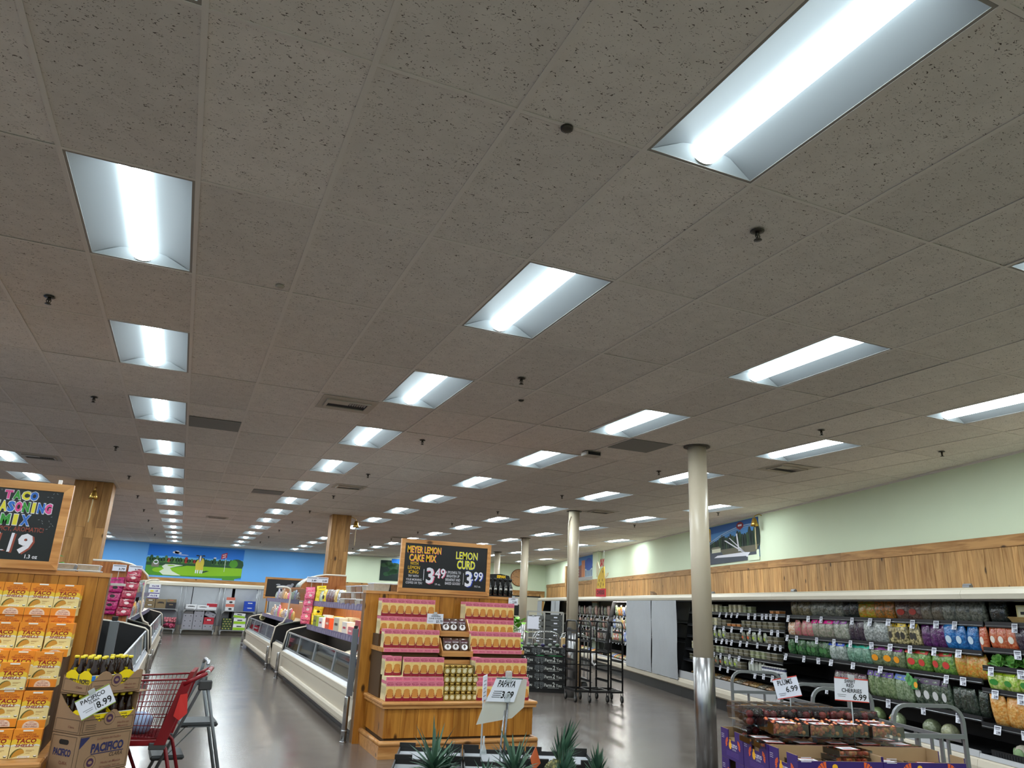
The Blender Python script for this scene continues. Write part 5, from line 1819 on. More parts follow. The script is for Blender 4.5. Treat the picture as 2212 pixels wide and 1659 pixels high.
# netted onion sacks and sprout trays
def lumpy(n, cx, cy, cz, w, d, hh, rr, m_, seed):
 r = random.Random(seed)
 q = MB()
 for i in range(n):
  q.ell((cx + r.uniform(-w, w), cy + r.uniform(-d, d), cz + r.uniform(0, hh)), rr * r.uniform(0.8, 1.1), m_, 7, 5)
 return q
for lv in range(2):
 q = lumpy(46, 0, 0, 0.05, 0.21, 0.16, 0.12, 0.055, M('onion_%d' % lv, ((170, 62, 92), (204, 120, 130))[lv], 0.35, coat=0.3), 3 + lv)
 tag(q.build('onion_sack', loc=(-0.20, 33.98, 0.222 + lv * 0.215)), '%s net sack of red onions on the left cart' % ('pale lower', 'dark upper')[lv], 'sack', 'onion sacks')
for lv in range(5):
 q = MB()
 q.box(-0.19, 0.19, 0, 0.35, 0.0, 0.09, M('sprout_tray', (40, 54, 34), 0.6))
 for i in range(6):
  q.box(-0.17 + i * 0.06, -0.135 + i * 0.06, -0.002, 0.0, 0.03, 0.075, (M('sprout_yel', (206, 190, 110), 0.6), M('sprout_grn', (92, 120, 60), 0.6))[(i + lv) % 2])
 tag(q.build('sprout_tray', loc=(1.97, 33.82, 0.221 + lv * 0.092)), '%s dark tray with yellow labels on the right-hand cart' % ORD[lv], 'tray', 'stacked dark trays')
put(slot_box(0.30, 0.4, 0.22, M('ctn_grey2', (140, 138, 140), 0.6), None, b_wht), 'fruit_carton', (-0.72, 33.85, 0.48), 'grey carton low on the left cart', 'carton', CART)
put(slot_box(0.32, 0.4, 0.255, b_tan, None, None), 'fruit_carton', (-0.72, 33.85, 0.221), 'brown carton at the bottom of the left cart', 'carton', CART)
# golf course mural painted on board (flat), on the blue wall
def mural_quad(q, pts, m_, y):
 q.poly([(a, y, b2) for a, b2 in pts], m_)
ms, ms2, mg1, mg2, mg3 = paint('sky1', (30, 118, 216)), paint('sky2', (96, 170, 226)), paint('fair1', (128, 180, 26)), paint('fair2', (74, 140, 34)), paint('tree', (36, 74, 44))
mtr2, mtr3, mpath, mred_, mcow, mbk = paint('tree2', (70, 110, 60)), paint('treered', (150, 50, 44)), paint('path', (206, 214, 196)), paint('flag', (176, 36, 62)), paint('cowyel', (214, 190, 70)), paint('cowdark', (40, 44, 50))
t = thing('golf_mural', 'wide painted mural of a yellow cow on a golf course', 'mural', (-1.52, BW - 0.003, 2.28))
W, HH = 3.86, 1.26
q = MB()
q.box(0, W, -0.012, 0, 0.0, HH, ms)
q.build('board', t)
q = MB()
y = -0.0125
r = random.Random(8)
mural_quad(q, [(0, 0.62), (W, 0.62), (W, 0.80), (0, 0.80)], ms2, y)
mural_quad(q, [(0.02, 0), (W * 0.8, 0), (W * 0.8, -0.06), (W * 0.93, -0.06), (W * 0.93, 0), (W, 0.06), (W, 0.66), (0, 0.62)], mg2, y - 0.001)
for i in range(34):
 x = W * (i + 0.5) / 34
 hh = r.uniform(0.10, 0.2)
 m_ = mtr3 if i in (7, 13, 16, 18) else (mg3 if i % 3 else mtr2)
 q.disc((x, y - 0.002, 0.60 + hh * 0.4), X3, Z3, W / 52, m_, 10, hh * 0.8)
q.disc((W * 0.93, y - 0.0025, 0.60), X3, Z3, 0.30, mg3, 18, 0.24)
q.disc((W * 0.90, y - 0.003, 0.63), X3, Z3, 0.18, mg2, 14, 0.17)
q.disc((W * 0.62, y - 0.0022, 0.60), X3, Z3, 0.18, mg3, 14, 0.14)
mural_quad(q, [(0, 0.40), (W, 0.44), (W, 0.56), (0, 0.54)], mg3, y - 0.0027)
mural_quad(q, [(0.9, 0.30), (1.6, 0.45), (W, 0.46), (W, 0.14), (2.2, 0.05), (1.2, 0.04)], mg1, y - 0.0032)
q.disc((0.55, y - 0.0032, 0.22), X3, Z3, 0.28, mg1, 14, 0.10)
mural_quad(q, [(0.62, 0.38), (0.75, 0.47), (1.05, 0.48), (1.45, 0.46), (1.2, 0.40), (0.95, 0.32), (1.05, 0.20), (1.42, 0.03), (0.72, 0.03), (0.55, 0.16), (0.72, 0.28)], mpath, y - 0.0038)
q.disc((0.98, y - 0.0042, 0.425), X3, Z3, 0.15, mg1, 14, 0.025)
for cx, cz, a, b2 in ((1.05, 0.98, 0.10, 0.05), (1.13, 0.99, 0.10, 0.07), (1.2, 0.96, 0.12, 0.04), (1.4, 0.89, 0.2, 0.012), (2.68, 0.84, 0.06, 0.03)):
 q.disc((cx, y - 0.004, cz), X3, Z3, a, m_chalkw, 12, b2)
# the cow
q.disc((2.08, y - 0.0050, 0.52), X3, Z3, 0.15, mcow, 16, 0.24)
q.disc((2.15, y - 0.0052, 0.58), X3, Z3, 0.12, mcow, 16, 0.24)
for lx in (1.98, 2.06, 2.16, 2.23):
 q.box(lx - 0.022, lx + 0.022, y - 0.0058, y - 0.005, 0.16, 0.36, m_chalkw)
 q.box(lx - 0.03, lx + 0.03, y - 0.0062, y - 0.005, 0.30, 0.46, mcow)
q.disc((2.09, y - 0.0066, 0.80), X3, Z3, 0.075, mbk, 14, 0.13)
q.disc((2.09, y - 0.0070, 0.78), X3, Z3, 0.038, m_chalkw, 12, 0.14)
q.disc((2.08, y - 0.0074, 0.66), X3, Z3, 0.045, paint('muzzle', (196, 160, 150)), 12, 0.04)
for s in (-1, 1):
 q.disc((2.09 + s * 0.12, y - 0.0068, 0.90), X3, Z3, 0.07, mbk, 10, 0.028)
mural_quad(q, [(2.24, 0.17), (2.52, 0.27), (2.40, 0.29), (2.2, 0.24)], mg3, y - 0.0045)
# flag and clock stone
q.box(3.115, 3.13, y - 0.006, y - 0.005, 0.28, 0.98, m_chalkw)
mural_quad(q, [(2.93, 0.80), (3.16, 0.88), (3.16, 1.10), (2.93, 1.02)], mred_, y - 0.0062)
q.text("TRADER", (3.045, y - 0.0064, 0.97), (1, 0, 0.3), Z3, 0.045, m_chalkw, 0.17, 'c', 0.04)
q.text("JOE'S", (3.045, y - 0.0064, 0.88), (1, 0, 0.3), Z3, 0.045, m_chalkw, 0.14, 'c', 0.04)
q.box(0.22, 0.50, y - 0.006, y - 0.005, 0.34, 0.52, paint('stone', (120, 116, 100)))
q.disc((0.37, y - 0.0065, 0.54), X3, Z3, 0.10, m_chalkw, 16)
q.disc((0.37, y - 0.0070, 0.54), X3, Z3, 0.075, mtr2, 16, 0.05)
q.build('painted_scene', t)
# chalkboards standing behind the right-hand freezers
for (x, y_, z, w, hh, rz, lab) in [(3.5, 28.6, 1.55, 1.5, 0.75, 0, 'dark chalkboard with grey drawing behind the far right freezer'), (6.2, 25.5, 1.55, 1.9, 0.60, R(-12), 'dark chalkboard behind the tubs over the lemon panel')]:
 t = thing('chalkboard_sign', lab, 'sign', (x, y_, z), rz)
 frame_sign(t, w, hh, 0.07, m_cabx, m_board)
 q = MB()
 if x < 4:
  for cx, cz, a, b2 in ((-0.1, 0.42, 0.22, 0.07), (0.12, 0.46, 0.12, 0.06), (0.22, 0.52, 0.05, 0.05), (-0.28, 0.5, 0.08, 0.03), (-0.1, 0.32, 0.03, 0.08)):
   q.disc((cx, 0.0110 - a * 0.001, cz), X3, Z3, a, M('chalk_grey', (150, 152, 160), 0.7), 12, b2)
 else:
  q.disc((0.62, 0.011, 0.38), X3, Z3, 0.09, paint('cookie', (214, 190, 150)), 16)
 q.build('drawing', t)
 q = MB()
 for sx in (-w * 0.4, w * 0.4):
  q.box(sx - 0.03, sx + 0.03, 0.051, 0.09, -z, hh * 0.8, m_cab)
 q.build('support_post', t)
# ================================================================== BEER CASES, SHOPPING CART, STEP STOOL
m_kraft = M('kraft_brown', (146, 116, 88), 0.75, var=0.06, bscale=20)
m_kraftd = M('kraft_edge', (112, 88, 64), 0.8)
m_navy, m_kink, m_plum = M('print_navy', (36, 40, 84), 0.6), M('print_brown', (70, 56, 44), 0.6), M('print_plum', (66, 36, 66), 0.6)
m_krust = M('print_rust', (120, 76, 60), 0.6)
m_pyel, m_pblue = M('carrier_yellow', (236, 208, 20), 0.4), M('carrier_blue', (50, 120, 200), 0.4)
CW, CD, CH = 0.406, 0.267, 0.24
PC, PROT = Vector((-0.46, 5.90, 0)), R(42)
def case_print(q, full):
 """front (-y) and left (-x) panel printing"""
 y = -0.001
 P = lambda x, z: (x, y, z)
 L = lambda yy, z: (-0.001, yy, z)
 ln = 0.003
 def frame_(f, a0, a1, z0, z1):
  for (p, q2) in (((a0, z0), (a1, z0 + ln)), ((a0, z1 - ln), (a1, z1)), ((a0, z0), (a0 + ln, z1)), ((a1 - ln, z0), (a1, z1))):
   pts = [f(p[0], p[1]), f(q2[0], p[1]), f(q2[0], q2[1]), f(p[0], q2[1])]
   q.poly(pts if f is P else pts[::-1], m_kink)
 hh = CH if full else 0.10
 frame_(P, 0.015, CW - 0.015, 0.012, hh - 0.012)
 frame_(L, 0.015, CD - 0.015, 0.012, hh - 0.012)
 def emblem(cx, cz, r_):
  q.disc((cx, y - 0.0003, cz), X3, Z3, r_, m_kink, 18)
  q.disc((cx, y - 0.0006, cz), X3, Z3, r_ * 0.93, m_kraft, 18)
  q.disc((cx, y - 0.0009, cz), X3, Z3, r_ * 0.62, m_plum, 14)
  q.disc((cx, y - 0.0012, cz), X3, Z3, r_ * 0.36, m_kraft, 10, r_ * 0.24)
 if full:
  q.text('PACIFICO', (CW * 0.56, y, 0.125), X3, Z3, 0.05, m_navy, 0.245, 'c', 0.045, 0.0)
  q.text('La Cerveza del Pacifico', (CW * 0.56, y, 0.198), X3, Z3, 0.014, m_krust, 0.18, 'c', 0.01, 0.2)
  q.text('CLARA', (CW * 0.74, y, 0.085), X3, Z3, 0.024, m_kink, 0.10, 'c', 0.01, 0.2)
  q.box(0.11, 0.355, y - 0.0006, y, 0.112, 0.117, m_navy)
  emblem(0.115, 0.065, 0.042)
  q.text('Hecho en Mexico', (0.27, y, 0.045), X3, Z3, 0.016, m_krust, 0.15, 'c', 0.01, 0.15)
  q.text('24 botellas 355 mL', (0.27, y, 0.02), X3, Z3, 0.013, m_krust, 0.16, 'c', 0.01)
  q.poly([P(0.018, 0.155), P(0.018, 0.222), P(0.085, 0.222)][::-1], m_navy)
  q.text('PACIFICO', (-0.001, CD * 0.5, 0.11), -Y3, Z3, 0.04, m_navy, 0.17, 'c', 0.04)
  q.text('CLARA', (-0.001, CD * 0.4, 0.06), -Y3, Z3, 0.018, m_krust, 0.08, 'c', 0.02)
  q.poly([L(0.10, 0.175), L(0.10, 0.205), L(0.165, 0.205), L(0.165, 0.175)], m_dark)
  q.disc((-0.0012, 0.10, 0.19), -Y3, Z3, 0.015, m_dark, 12)
  q.disc((-0.0012, 0.165, 0.19), -Y3, Z3, 0.015, m_dark, 12)
 else:
  emblem(CW * 0.5, 0.085, 0.042)
  q.text('Hecho en', (CW * 0.78, y, 0.045), X3, Z3, 0.014, m_krust, 0.09, 'c', 0.01)
  q.text('Mexico', (CW * 0.78, y, 0.022), X3, Z3, 0.014, m_krust, 0.08, 'c', 0.01)
  for i in range(3):
   q.box(0.035, 0.11, y - 0.0004, y, 0.028 + i * 0.012, 0.031 + i * 0.012, m_kink)
  q.text('Clara', (-0.001, CD * 0.35, 0.035), -Y3, Z3, 0.014, m_krust, 0.06, 'c', 0.01)
def beer_case(z, lab, opened):
 o = bpy.data.objects.new('beer_case', None)
 COL.objects.link(o)
 o.location, o.rotation_euler = (PC.x, PC.y, z), (0, 0, PROT)
 tag(o, lab, 'carton', 'brown beer cases')
 q = MB()
 if not opened:
  q.box(0, CW, 0, CD, 0, CH - 0.002, m_kraft, 0.003)
  case_print(q, True)
 else:
  th = 0.005
  q.box(0, CW, 0, CD, 0, th, m_kraft)
  q.box(0, CW, CD - th, CD, th, CH if opened == 1 else 0.11, m_kraft)
  q.box(CW - th, CW, 0, CD - th, th, 0.12 if opened == 2 else CH, m_kraft)
  # torn wavy cut across the front and the left side
  n = 18
  fr = [(CW * i / n, (0.105 + 0.035 * math.cos(4.2 * PI * i / n - 1.2) if opened == 1 else 0.10 + 0.045 * math.sin(3.0 * PI * i / n - 1.0))) for i in range(n + 1)]
  q.prism([(0, 0, 0)] + [(CW, 0, 0)] + [(x, 0, zz) for x, zz in fr[::-1]], (0, th, 0), m_kraft)
  z0, z1 = fr[0][1], (CH if opened == 1 else 0.10)
  sd = [(CD * i / 8, z0 + (z1 - z0) * (max(0, i - 2) / 6) ** 1.5) for i in range(9)]
  q.prism([(0, 0, 0)] + [(0, yy, zz) for yy, zz in sd] + [(0, CD, 0)], (th, 0, 0), m_kraft)
  if opened == 1:
   q.box(0.0, CW, 0.2, CD, CH - 0.004, CH, m_kraft)
   q.prism([(CW - 0.03, -0.02, CH - 0.003), (CW + 0.05, -0.03, CH + 0.004), (CW + 0.05, 0.2, CH + 0.004), (CW - 0.03, 0.2, CH - 0.003)], (0, 0, 0.003), m_kraft)
  case_print(q, False)
 q.build('carton_body', o)
 return o
for k, (z, op, lab) in enumerate([(0.0, 0, 'closed brown beer case on the floor at the bottom of the pile'), (0.241, 0, 'closed brown beer case second from the floor'), (0.482, 0, 'closed brown beer case with navy lettering under the two cut-open ones'),
                                  (0.723, 1, 'cut-open beer case behind the slanted white price card'), (0.966, 2, 'topmost cut-open beer case with bottle necks showing')]):
 beer_case(z, lab, op)
# six-pack carriers with bottles
m_amb, m_foil, m_lblb = M('amber_glass', (30, 13, 6), 0.18, spec=0.3), M('foil_yellow', (226, 204, 50), 0.4), M('bottle_label', (226, 200, 40), 0.4)
bt = None
def bottle():
 t = thing('beer_bottle', 'x', 'bottle')
 q = MB()
 q.lathe([(0.027, 0.0), (0.030, 0.004), (0.030, 0.12), (0.026, 0.145), (0.0145, 0.175), (0.013, 0.215)], (0, 0, 0), m_amb, 14)
 q.build('glass_body', t)
 q = MB()
 q.lathe([(0.0135, 0.212), (0.0155, 0.214), (0.0155, 0.226), (0.012, 0.229)], (0, 0, 0), m_foil, 14)
 q.build('crown_cap', t)
 return t
def carrier(lx, ly, z, rot, lab):
 """six-pack carrier: yellow tray walls with a raised centre handle"""
 Rm = Matrix.Translation(PC) @ Matrix.Rotation(PROT, 4, 'Z')
 p = Rm @ Vector((lx, ly, 0))
 t = thing('bottle_carrier', lab, 'carrier', (p.x, p.y, z), PROT + rot, 'yellow bottle carriers')
 w, d, th = 0.186, 0.124, 0.002
 q = MB()
 q.box(-w / 2, w / 2, -d / 2, d / 2, 0.0, th, m_pyel)
 q.box(-w / 2, w / 2, -d / 2, -d / 2 + th, th, 0.115, m_pyel)
 q.box(-w / 2, w / 2, d / 2 - th, d / 2, th, 0.115, m_pyel)
 for sx in (-w / 2, w / 2 - th):
  q.prism([(sx, -d / 2, th), (sx, d / 2, th), (sx, d / 2, 0.115), (sx, 0.02, 0.140), (sx, -0.02, 0.140), (sx, -d / 2, 0.115)], (th, 0, 0), m_pyel)
 q.box(-w / 2 + th, w / 2 - th, -0.001, 0.001, th, 0.155, m_pyel)
 q.build('tray', t)
 q = MB()
 for sy, ex in ((-1, X3), (1, -X3)):
  y = sy * (d / 2 + 0.0006)
  q.text('PACIFICO', (0, y, 0.054), ex, Z3, 0.030, m_kink, 0.13, 'c', 0.03)
  q.text('La Cerveza', (0, y, 0.094), ex, Z3, 0.010, m_kink, 0.07, 'c', 0.02, 0.2)
  q.text('Clara', (ex.x * 0.05, y, 0.035), ex, Z3, 0.016, m_kink, 0.05, 'c', 0.02, 0.2)
  q.disc((-ex.x * 0.03, y * 1.005, 0.035), ex, Z3, 0.018, white, 14)
  q.disc((-ex.x * 0.03, y * 1.010, 0.035), ex, Z3, 0.010, b_red, 10)
  q.poly([Vector((-ex.x * w * 0.49, y * 1.004, 0.080)), Vector((-ex.x * w * 0.34, y * 1.004, 0.080)), Vector((-ex.x * w * 0.34, y * 1.004, 0.112)), Vector((-ex.x * w * 0.49, y * 1.004, 0.112))], m_pblue)
  q.box(-w / 2, w / 2, min(y, y * 1.01), max(y, y * 1.01), 0.112, 0.116, white)
 for sx, ex in ((-1, -Y3), (1, Y3)):
  x = sx * (w / 2 + 0.0006)
  q.text('PACIFICO', (x, 0, 0.060), ex, Z3, 0.026, m_kink, 0.10, 'c', 0.045)
  q.text('Clara', (x, ex.y * 0.03, 0.03), ex, Z3, 0.014, m_kink, 0.04, 'c', 0.02, 0.2)
 q.build('print', t)
 for i in range(3):
  for j in (-1, 1):
   q2 = Matrix.Translation((p.x, p.y, z)) @ Matrix.Rotation(PROT + rot, 4, 'Z') @ Vector(((i - 1) * 0.061, j * 0.030, th))
   yield (q2.x, q2.y, q2.z)
nb = 0
for lx, ly, z, rot, nm in [(0.098, 0.070, 0.7285, 0.0, 'left carrier'), (0.305, 0.070, 0.7285, 0.0, 'right carrier'), (0.10, 0.196, 0.7285, 0, 'back left carrier'), (0.305, 0.196, 0.7285, 0, 'back right carrier')]:
 for pos in carrier(lx, ly, z, rot, '%s of yellow six-packs in the lower cut-open case' % nm):
  lab = 'amber bottle in the %s of the lower cut-open case' % nm
  if bt is None:
   bt = bottle()
   bt.location, bt['label'], bt['group'] = pos, lab, 'amber beer bottles'
  else:
   dup(bt, pos, 0, lab, 'amber beer bottles')
for lx, ly, z, rot, nm in [(0.105, 0.068, 0.9715, 0.0, 'left carrier'), (0.30, 0.11, 0.9715, PI / 2 * 0.92, 'right carrier'), (0.10, 0.195, 0.9715, 0.0, 'back carrier')]:
 for pos in carrier(lx, ly, z, rot, '%s of yellow six-packs in the topmost beer case' % nm):
  dup(bt, pos, 0, 'amber bottle in the %s of the topmost beer case' % nm, 'amber beer bottles')
# the slanted price card
nrm = (Matrix.Rotation(PROT, 4, 'Z') @ Vector((0, -1, 0)))
cp = PC + (Matrix.Rotation(PROT, 4, 'Z') @ Vector((0.21, -0.014, 0)))
price_card('price_sign', 'white slanted price card lettered Pacifico Clara 8.99', (cp.x - 0.075, cp.y - 0.155, 0.872), R(20), 0.215, 0.135,
           [('PACIFICO', -0.005, 0.092, 0.026, 0.15), ('CLARA', -0.005, 0.073, 0.014, 0.065), ('8.99', 0.045, 0.022, 0.042, 0.095), ('', -0.055, 0.045, 0.003, 0.06), ('', -0.05, 0.033, 0.003, 0.045), ('', -0.012, 0.02, 0.045, 0.003)], tilt=R(-29), edge=M('card_green', (140, 160, 60), 0.5), cat='price sign')

# ---- red shopping cart
m_cred = M('cart_red', (112, 8, 22), 0.35, spec=0.4)
m_cplas = M('cart_plastic_red', (128, 8, 24), 0.35, spec=0.5)
m_cgrey = M('cart_grey', (70, 72, 74), 0.5)
t = thing('shopping_cart', 'red shopping cart standing in front of the left freezer', 'shopping cart', (0.20, 6.84, 0), R(174))
# local +x points to the front of the cart; handle at x = 0
wv = 0.46
def basket_pt(u, v, side):
 """u 0..1 along the length, v 0..1 up; basket flares upwards and tapers to the front"""
 zb, zt = 0.575, 1.0 - 0.035 * u
 x = 0.12 + u * 0.55 - (1 - u) * (v * 0.10) + u * v * 0.06
 hw = (0.21 - 0.035 * u) + v * 0.035
 return Vector((x, side * hw, zb + (zt - zb) * v + 0.02 * u * (1 - v)))
q = MB()
for side in (-1, 1):
 for i in range(24):
  u = i / 23
  q.tube([basket_pt(u, 0, side), basket_pt(u, 1, side)], 0.0026, m_cred, 5)
 for v in (0.0, 0.2, 0.4, 0.62, 0.82):
  q.tube([basket_pt(i / 6, v, side) for i in range(7)], 0.0034, m_cred, 5)
 q.tube([basket_pt(i / 6, 1, side) for i in range(7)], 0.008, m_cred, 7)
for i in range(12):
 s = -1 + 2 * i / 11
 a, b2 = basket_pt(1, 0, 1), basket_pt(1, 1, 1)
 q.tube([(a.x, a.y * s, a.z), (b2.x, b2.y * s, b2.z)], 0.0026, m_cred, 5)
for v in (0, 0.3, 0.6, 1.0):
 a = basket_pt(1, v, 1)
 q.tube([(a.x, -a.y, a.z), (a.x, a.y, a.z)], 0.0034 if v < 1 else 0.008, m_cred, 6)
q.build('basket_wires', t)
q = MB()
for i in range(14):
 s = -1 + 2 * i / 13
 a, b2 = basket_pt(0, 0, 1), basket_pt(1, 0, 1)
 q.tube([(a.x, a.y * s, a.z), (b2.x, b2.y * s, b2.z)], 0.003, m_cred, 5)
for i in range(7):
 a = basket_pt(i / 6, 0, 1)
 q.tube([(a.x, -a.y, a.z - 0.004), (a.x, a.y, a.z - 0.004)], 0.003, m_cred, 5)
q.box(0.13, 0.68, -0.19, 0.19, 0.565, 0.572, m_cplas)
q.build('basket_floor', t)
for side in (-1, 1):
 q = MB()
 q.prism([(-0.02, side * 0.245, 0.99), (0.055, side * 0.245, 0.985), (0.185, side * 0.212, 0.53), (0.105, side * 0.212, 0.53)], (0, side * 0.016, 0), m_cplas)
 q.build('side_upright', t)
 q = MB()
 q.tube([(0.04, side * 0.25, 0.96), (-0.05, side * 0.25, 1.01), (-0.12, side * 0.24, 1.045)], 0.016, m_cplas, 10)
 q.build('handle_arm', t)
q = MB()
q.tube([(-0.12, -0.245, 1.045), (-0.12, 0.245, 1.045)], 0.018, m_cplas, 12)
for side in (-1, 1):
 q.tube([(-0.12, side * 0.20, 1.045), (-0.12, side * 0.25, 1.045)], 0.021, m_alu, 12)
q.build('handle', t)
q = MB()
q.prism([(-0.02, -0.20, 1.05), (0.01, -0.20, 1.05), (0.085, -0.19, 0.72), (0.055, -0.19, 0.72)], (0, 0.39, 0), m_cplas)
q.build('child_seat_flap', t)
q = MB()
q.box(0.13, 0.66, -0.205, 0.205, 0.52, 0.564, m_cplas, 0.006)
q.build('under_frame', t)
q = MB()
q.box(0.10, 0.22, -0.225, -0.205, 0.495, 0.545, m_cgrey, 0.006)
q.box(0.10, 0.22, 0.205, 0.225, 0.495, 0.545, m_cgrey, 0.006)
q.build('corner_bumper', t)
for side in (-1, 1):
 q = MB()
 q.tube([(0.22, side * 0.20, 0.53), (0.15, side * 0.205, 0.55), (0.10, side * 0.21, 0.50), (0.0, side * 0.235, 0.18), (0.03, side * 0.24, 0.13), (0.42, side * 0.20, 0.15), (0.47, side * 0.19, 0.20), (0.58, side * 0.18, 0.52)], 0.014, m_cred, 8)
 q.build('leg_tube', t)
 q = MB()
 q.tube([(0.38, side * 0.17, 0.52), (0.44, side * 0.17, 0.50), (0.26, side * 0.175, 0.13)], 0.013, m_cred, 8)
 q.build('front_leg', t)
 for x in (0.05, 0.48):
  q = MB()
  q.lathe([(0.05, -0.014), (0.06, -0.010), (0.06, 0.010), (0.05, 0.014)], (x, side * 0.22 if x < 0.1 else side * 0.18, 0.06), m_cgrey, 18, 'Y')
  q.box(x - 0.014, x + 0.014, (side * 0.22 if x < 0.1 else side * 0.18) - 0.02, (side * 0.22 if x < 0.1 else side * 0.18) + 0.02, 0.08, 0.15, m_cgrey)
  q.build('wheel', t)
q = MB()
q.prism([(0.0, 0.262, 0.90), (0.05, 0.262, 0.89), (0.075, 0.275, 0.74), (0.03, 0.28, 0.71), (-0.02, 0.272, 0.76)], (0, 0.004, 0), M('strap_red', (196, 40, 36), 0.6))
q.build('strap_buckle', t)
# crumpled pale blue bag in the cart
r = random.Random(12)
q = MB()
m_pb = M('bag_paleblue', (150, 172, 208), 0.4, coat=0.2, bump=0.6, bscale=30)
q.ell((0, 0, 0.075), (0.10, 0.10, 0.085), m_pb, 14, 9, None, 0.09, r)
q.ell((-0.11, 0.02, 0.045), (0.07, 0.06, 0.045), m_pb, 12, 7, None, 0.10, r)
tag(q.build('plastic_bag', loc=(-0.14, 6.84, 0.58)), 'crumpled pale blue plastic bag inside the red cart', 'bag')
# ---- grey folding step stool
m_stg, m_stp = M('stool_grey', (112, 118, 122), 0.4, metal=0.3), M('stool_tread', (52, 56, 58), 0.6)
t = thing('step_stool', 'grey folding step stool behind the red shopping cart', 'step stool', (0.30, 7.42, 0), R(4))
w = 0.38
# treads run along y (depth); steps climb to +x... seen from the side
for side in (-1, 1):
 q = MB()
 q.tube([(-0.38, side * w / 2, 0.0), (-0.03, side * w / 2, 0.86), (0.0, side * w / 2, 0.98), (0.005, side * w / 2 * 0.9, 1.05)], 0.014, m_stg, 8)
 q.build('front_leg', t)
 q = MB()
 q.tube([(0.27, side * (w / 2 + 0.02), 0.0), (0.02, side * (w / 2 + 0.005), 0.90)], 0.015, m_stg, 8)
 q.build('rear_leg', t)
 q = MB()
 q.box(-0.05, 0.06, side * (w / 2 + 0.01) - 0.014, side * (w / 2 + 0.01) + 0.014, 0.85, 0.93, m_cgrey, 0.01)
 q.build('hinge', t)
 q = MB()
 q.bar((-0.22, side * (w / 2 - 0.02), 0.34), (-0.02, side * (w / 2 - 0.02), 0.56), 0.016, m_stg, 0.008)
 q.bar((-0.08, side * (w / 2 - 0.02), 0.56), (0.12, side * (w / 2 - 0.02), 0.56), 0.020, m_stg, 0.008)
 q.build('brace', t)
q = MB()
q.tube([(0.005, -w / 2 * 0.9, 1.05), (0.012, -w / 2 * 0.7, 1.08), (0.012, w / 2 * 0.7, 1.08), (0.005, w / 2 * 0.9, 1.05)], 0.015, m_alu, 8)
q.build('top_handle', t)
for x0, x1, z in ((-0.33, -0.07, 0.345), (-0.15, 0.16, 0.59)):
 q = MB()
 q.box(x0, x1, -w / 2 + 0.02, w / 2 - 0.02, z - 0.035, z, m_stp, 0.012)
 q.box(x0 + 0.01, x1 - 0.01, -w / 2 + 0.03, w / 2 - 0.03, z, z + 0.003, M('tread_top', (92, 96, 98), 0.7))
 q.build('step', t)
# ================================================================== SALAD COOLER ALONG THE RIGHT WALL
m_shelfk = M('cooler_black', (16, 17, 19), 0.45)
m_railk = M('cooler_rail', (30, 32, 36), 0.3, spec=0.5)
m_tagw = M('shelf_tag', (224, 226, 236), 0.35)
m_tagi = M('tag_ink', (70, 70, 84), 0.6)
m_wkick = M('wall_kick', (44, 43, 45), 0.5)
def tagcard(q, s, y, z, w=0.075, hh=0.095, tilt=0.25):
 """a price ticket hanging from a shelf edge"""
 a = Vector((s, y, z))
 dn = Vector((0, math.sin(tilt), -math.cos(tilt)))
 nrm_ = Vector((0, math.cos(tilt), math.sin(tilt)))
 up = -dn
 q.poly([a + X3 * (w / 2), a - X3 * (w / 2), a - X3 * (w / 2) + dn * hh, a + X3 * (w / 2) + dn * hh][::-1], m_tagw)
 for k, (f0, f1, ww) in enumerate(((0.12, 0.24, 0.8), (0.30, 0.36, 0.7), (0.42, 0.47, 0.6))):
  p = a + nrm_ * 0.001
  q.poly([p + X3 * (w * ww / 2) + dn * (hh * f0), p - X3 * (w * ww / 2) + dn * (hh * f0), p - X3 * (w * ww / 2) + dn * (hh * f1), p + X3 * (w * ww / 2) + dn * (hh * f1)][::-1], m_tagi)
 q.text('3.99', a + dn * (hh * 0.92) + nrm_ * 0.0008 - X3 * (w * 0.15), -X3, up, hh * 0.32, m_tagi, w * 0.55, 'c', 0.04)
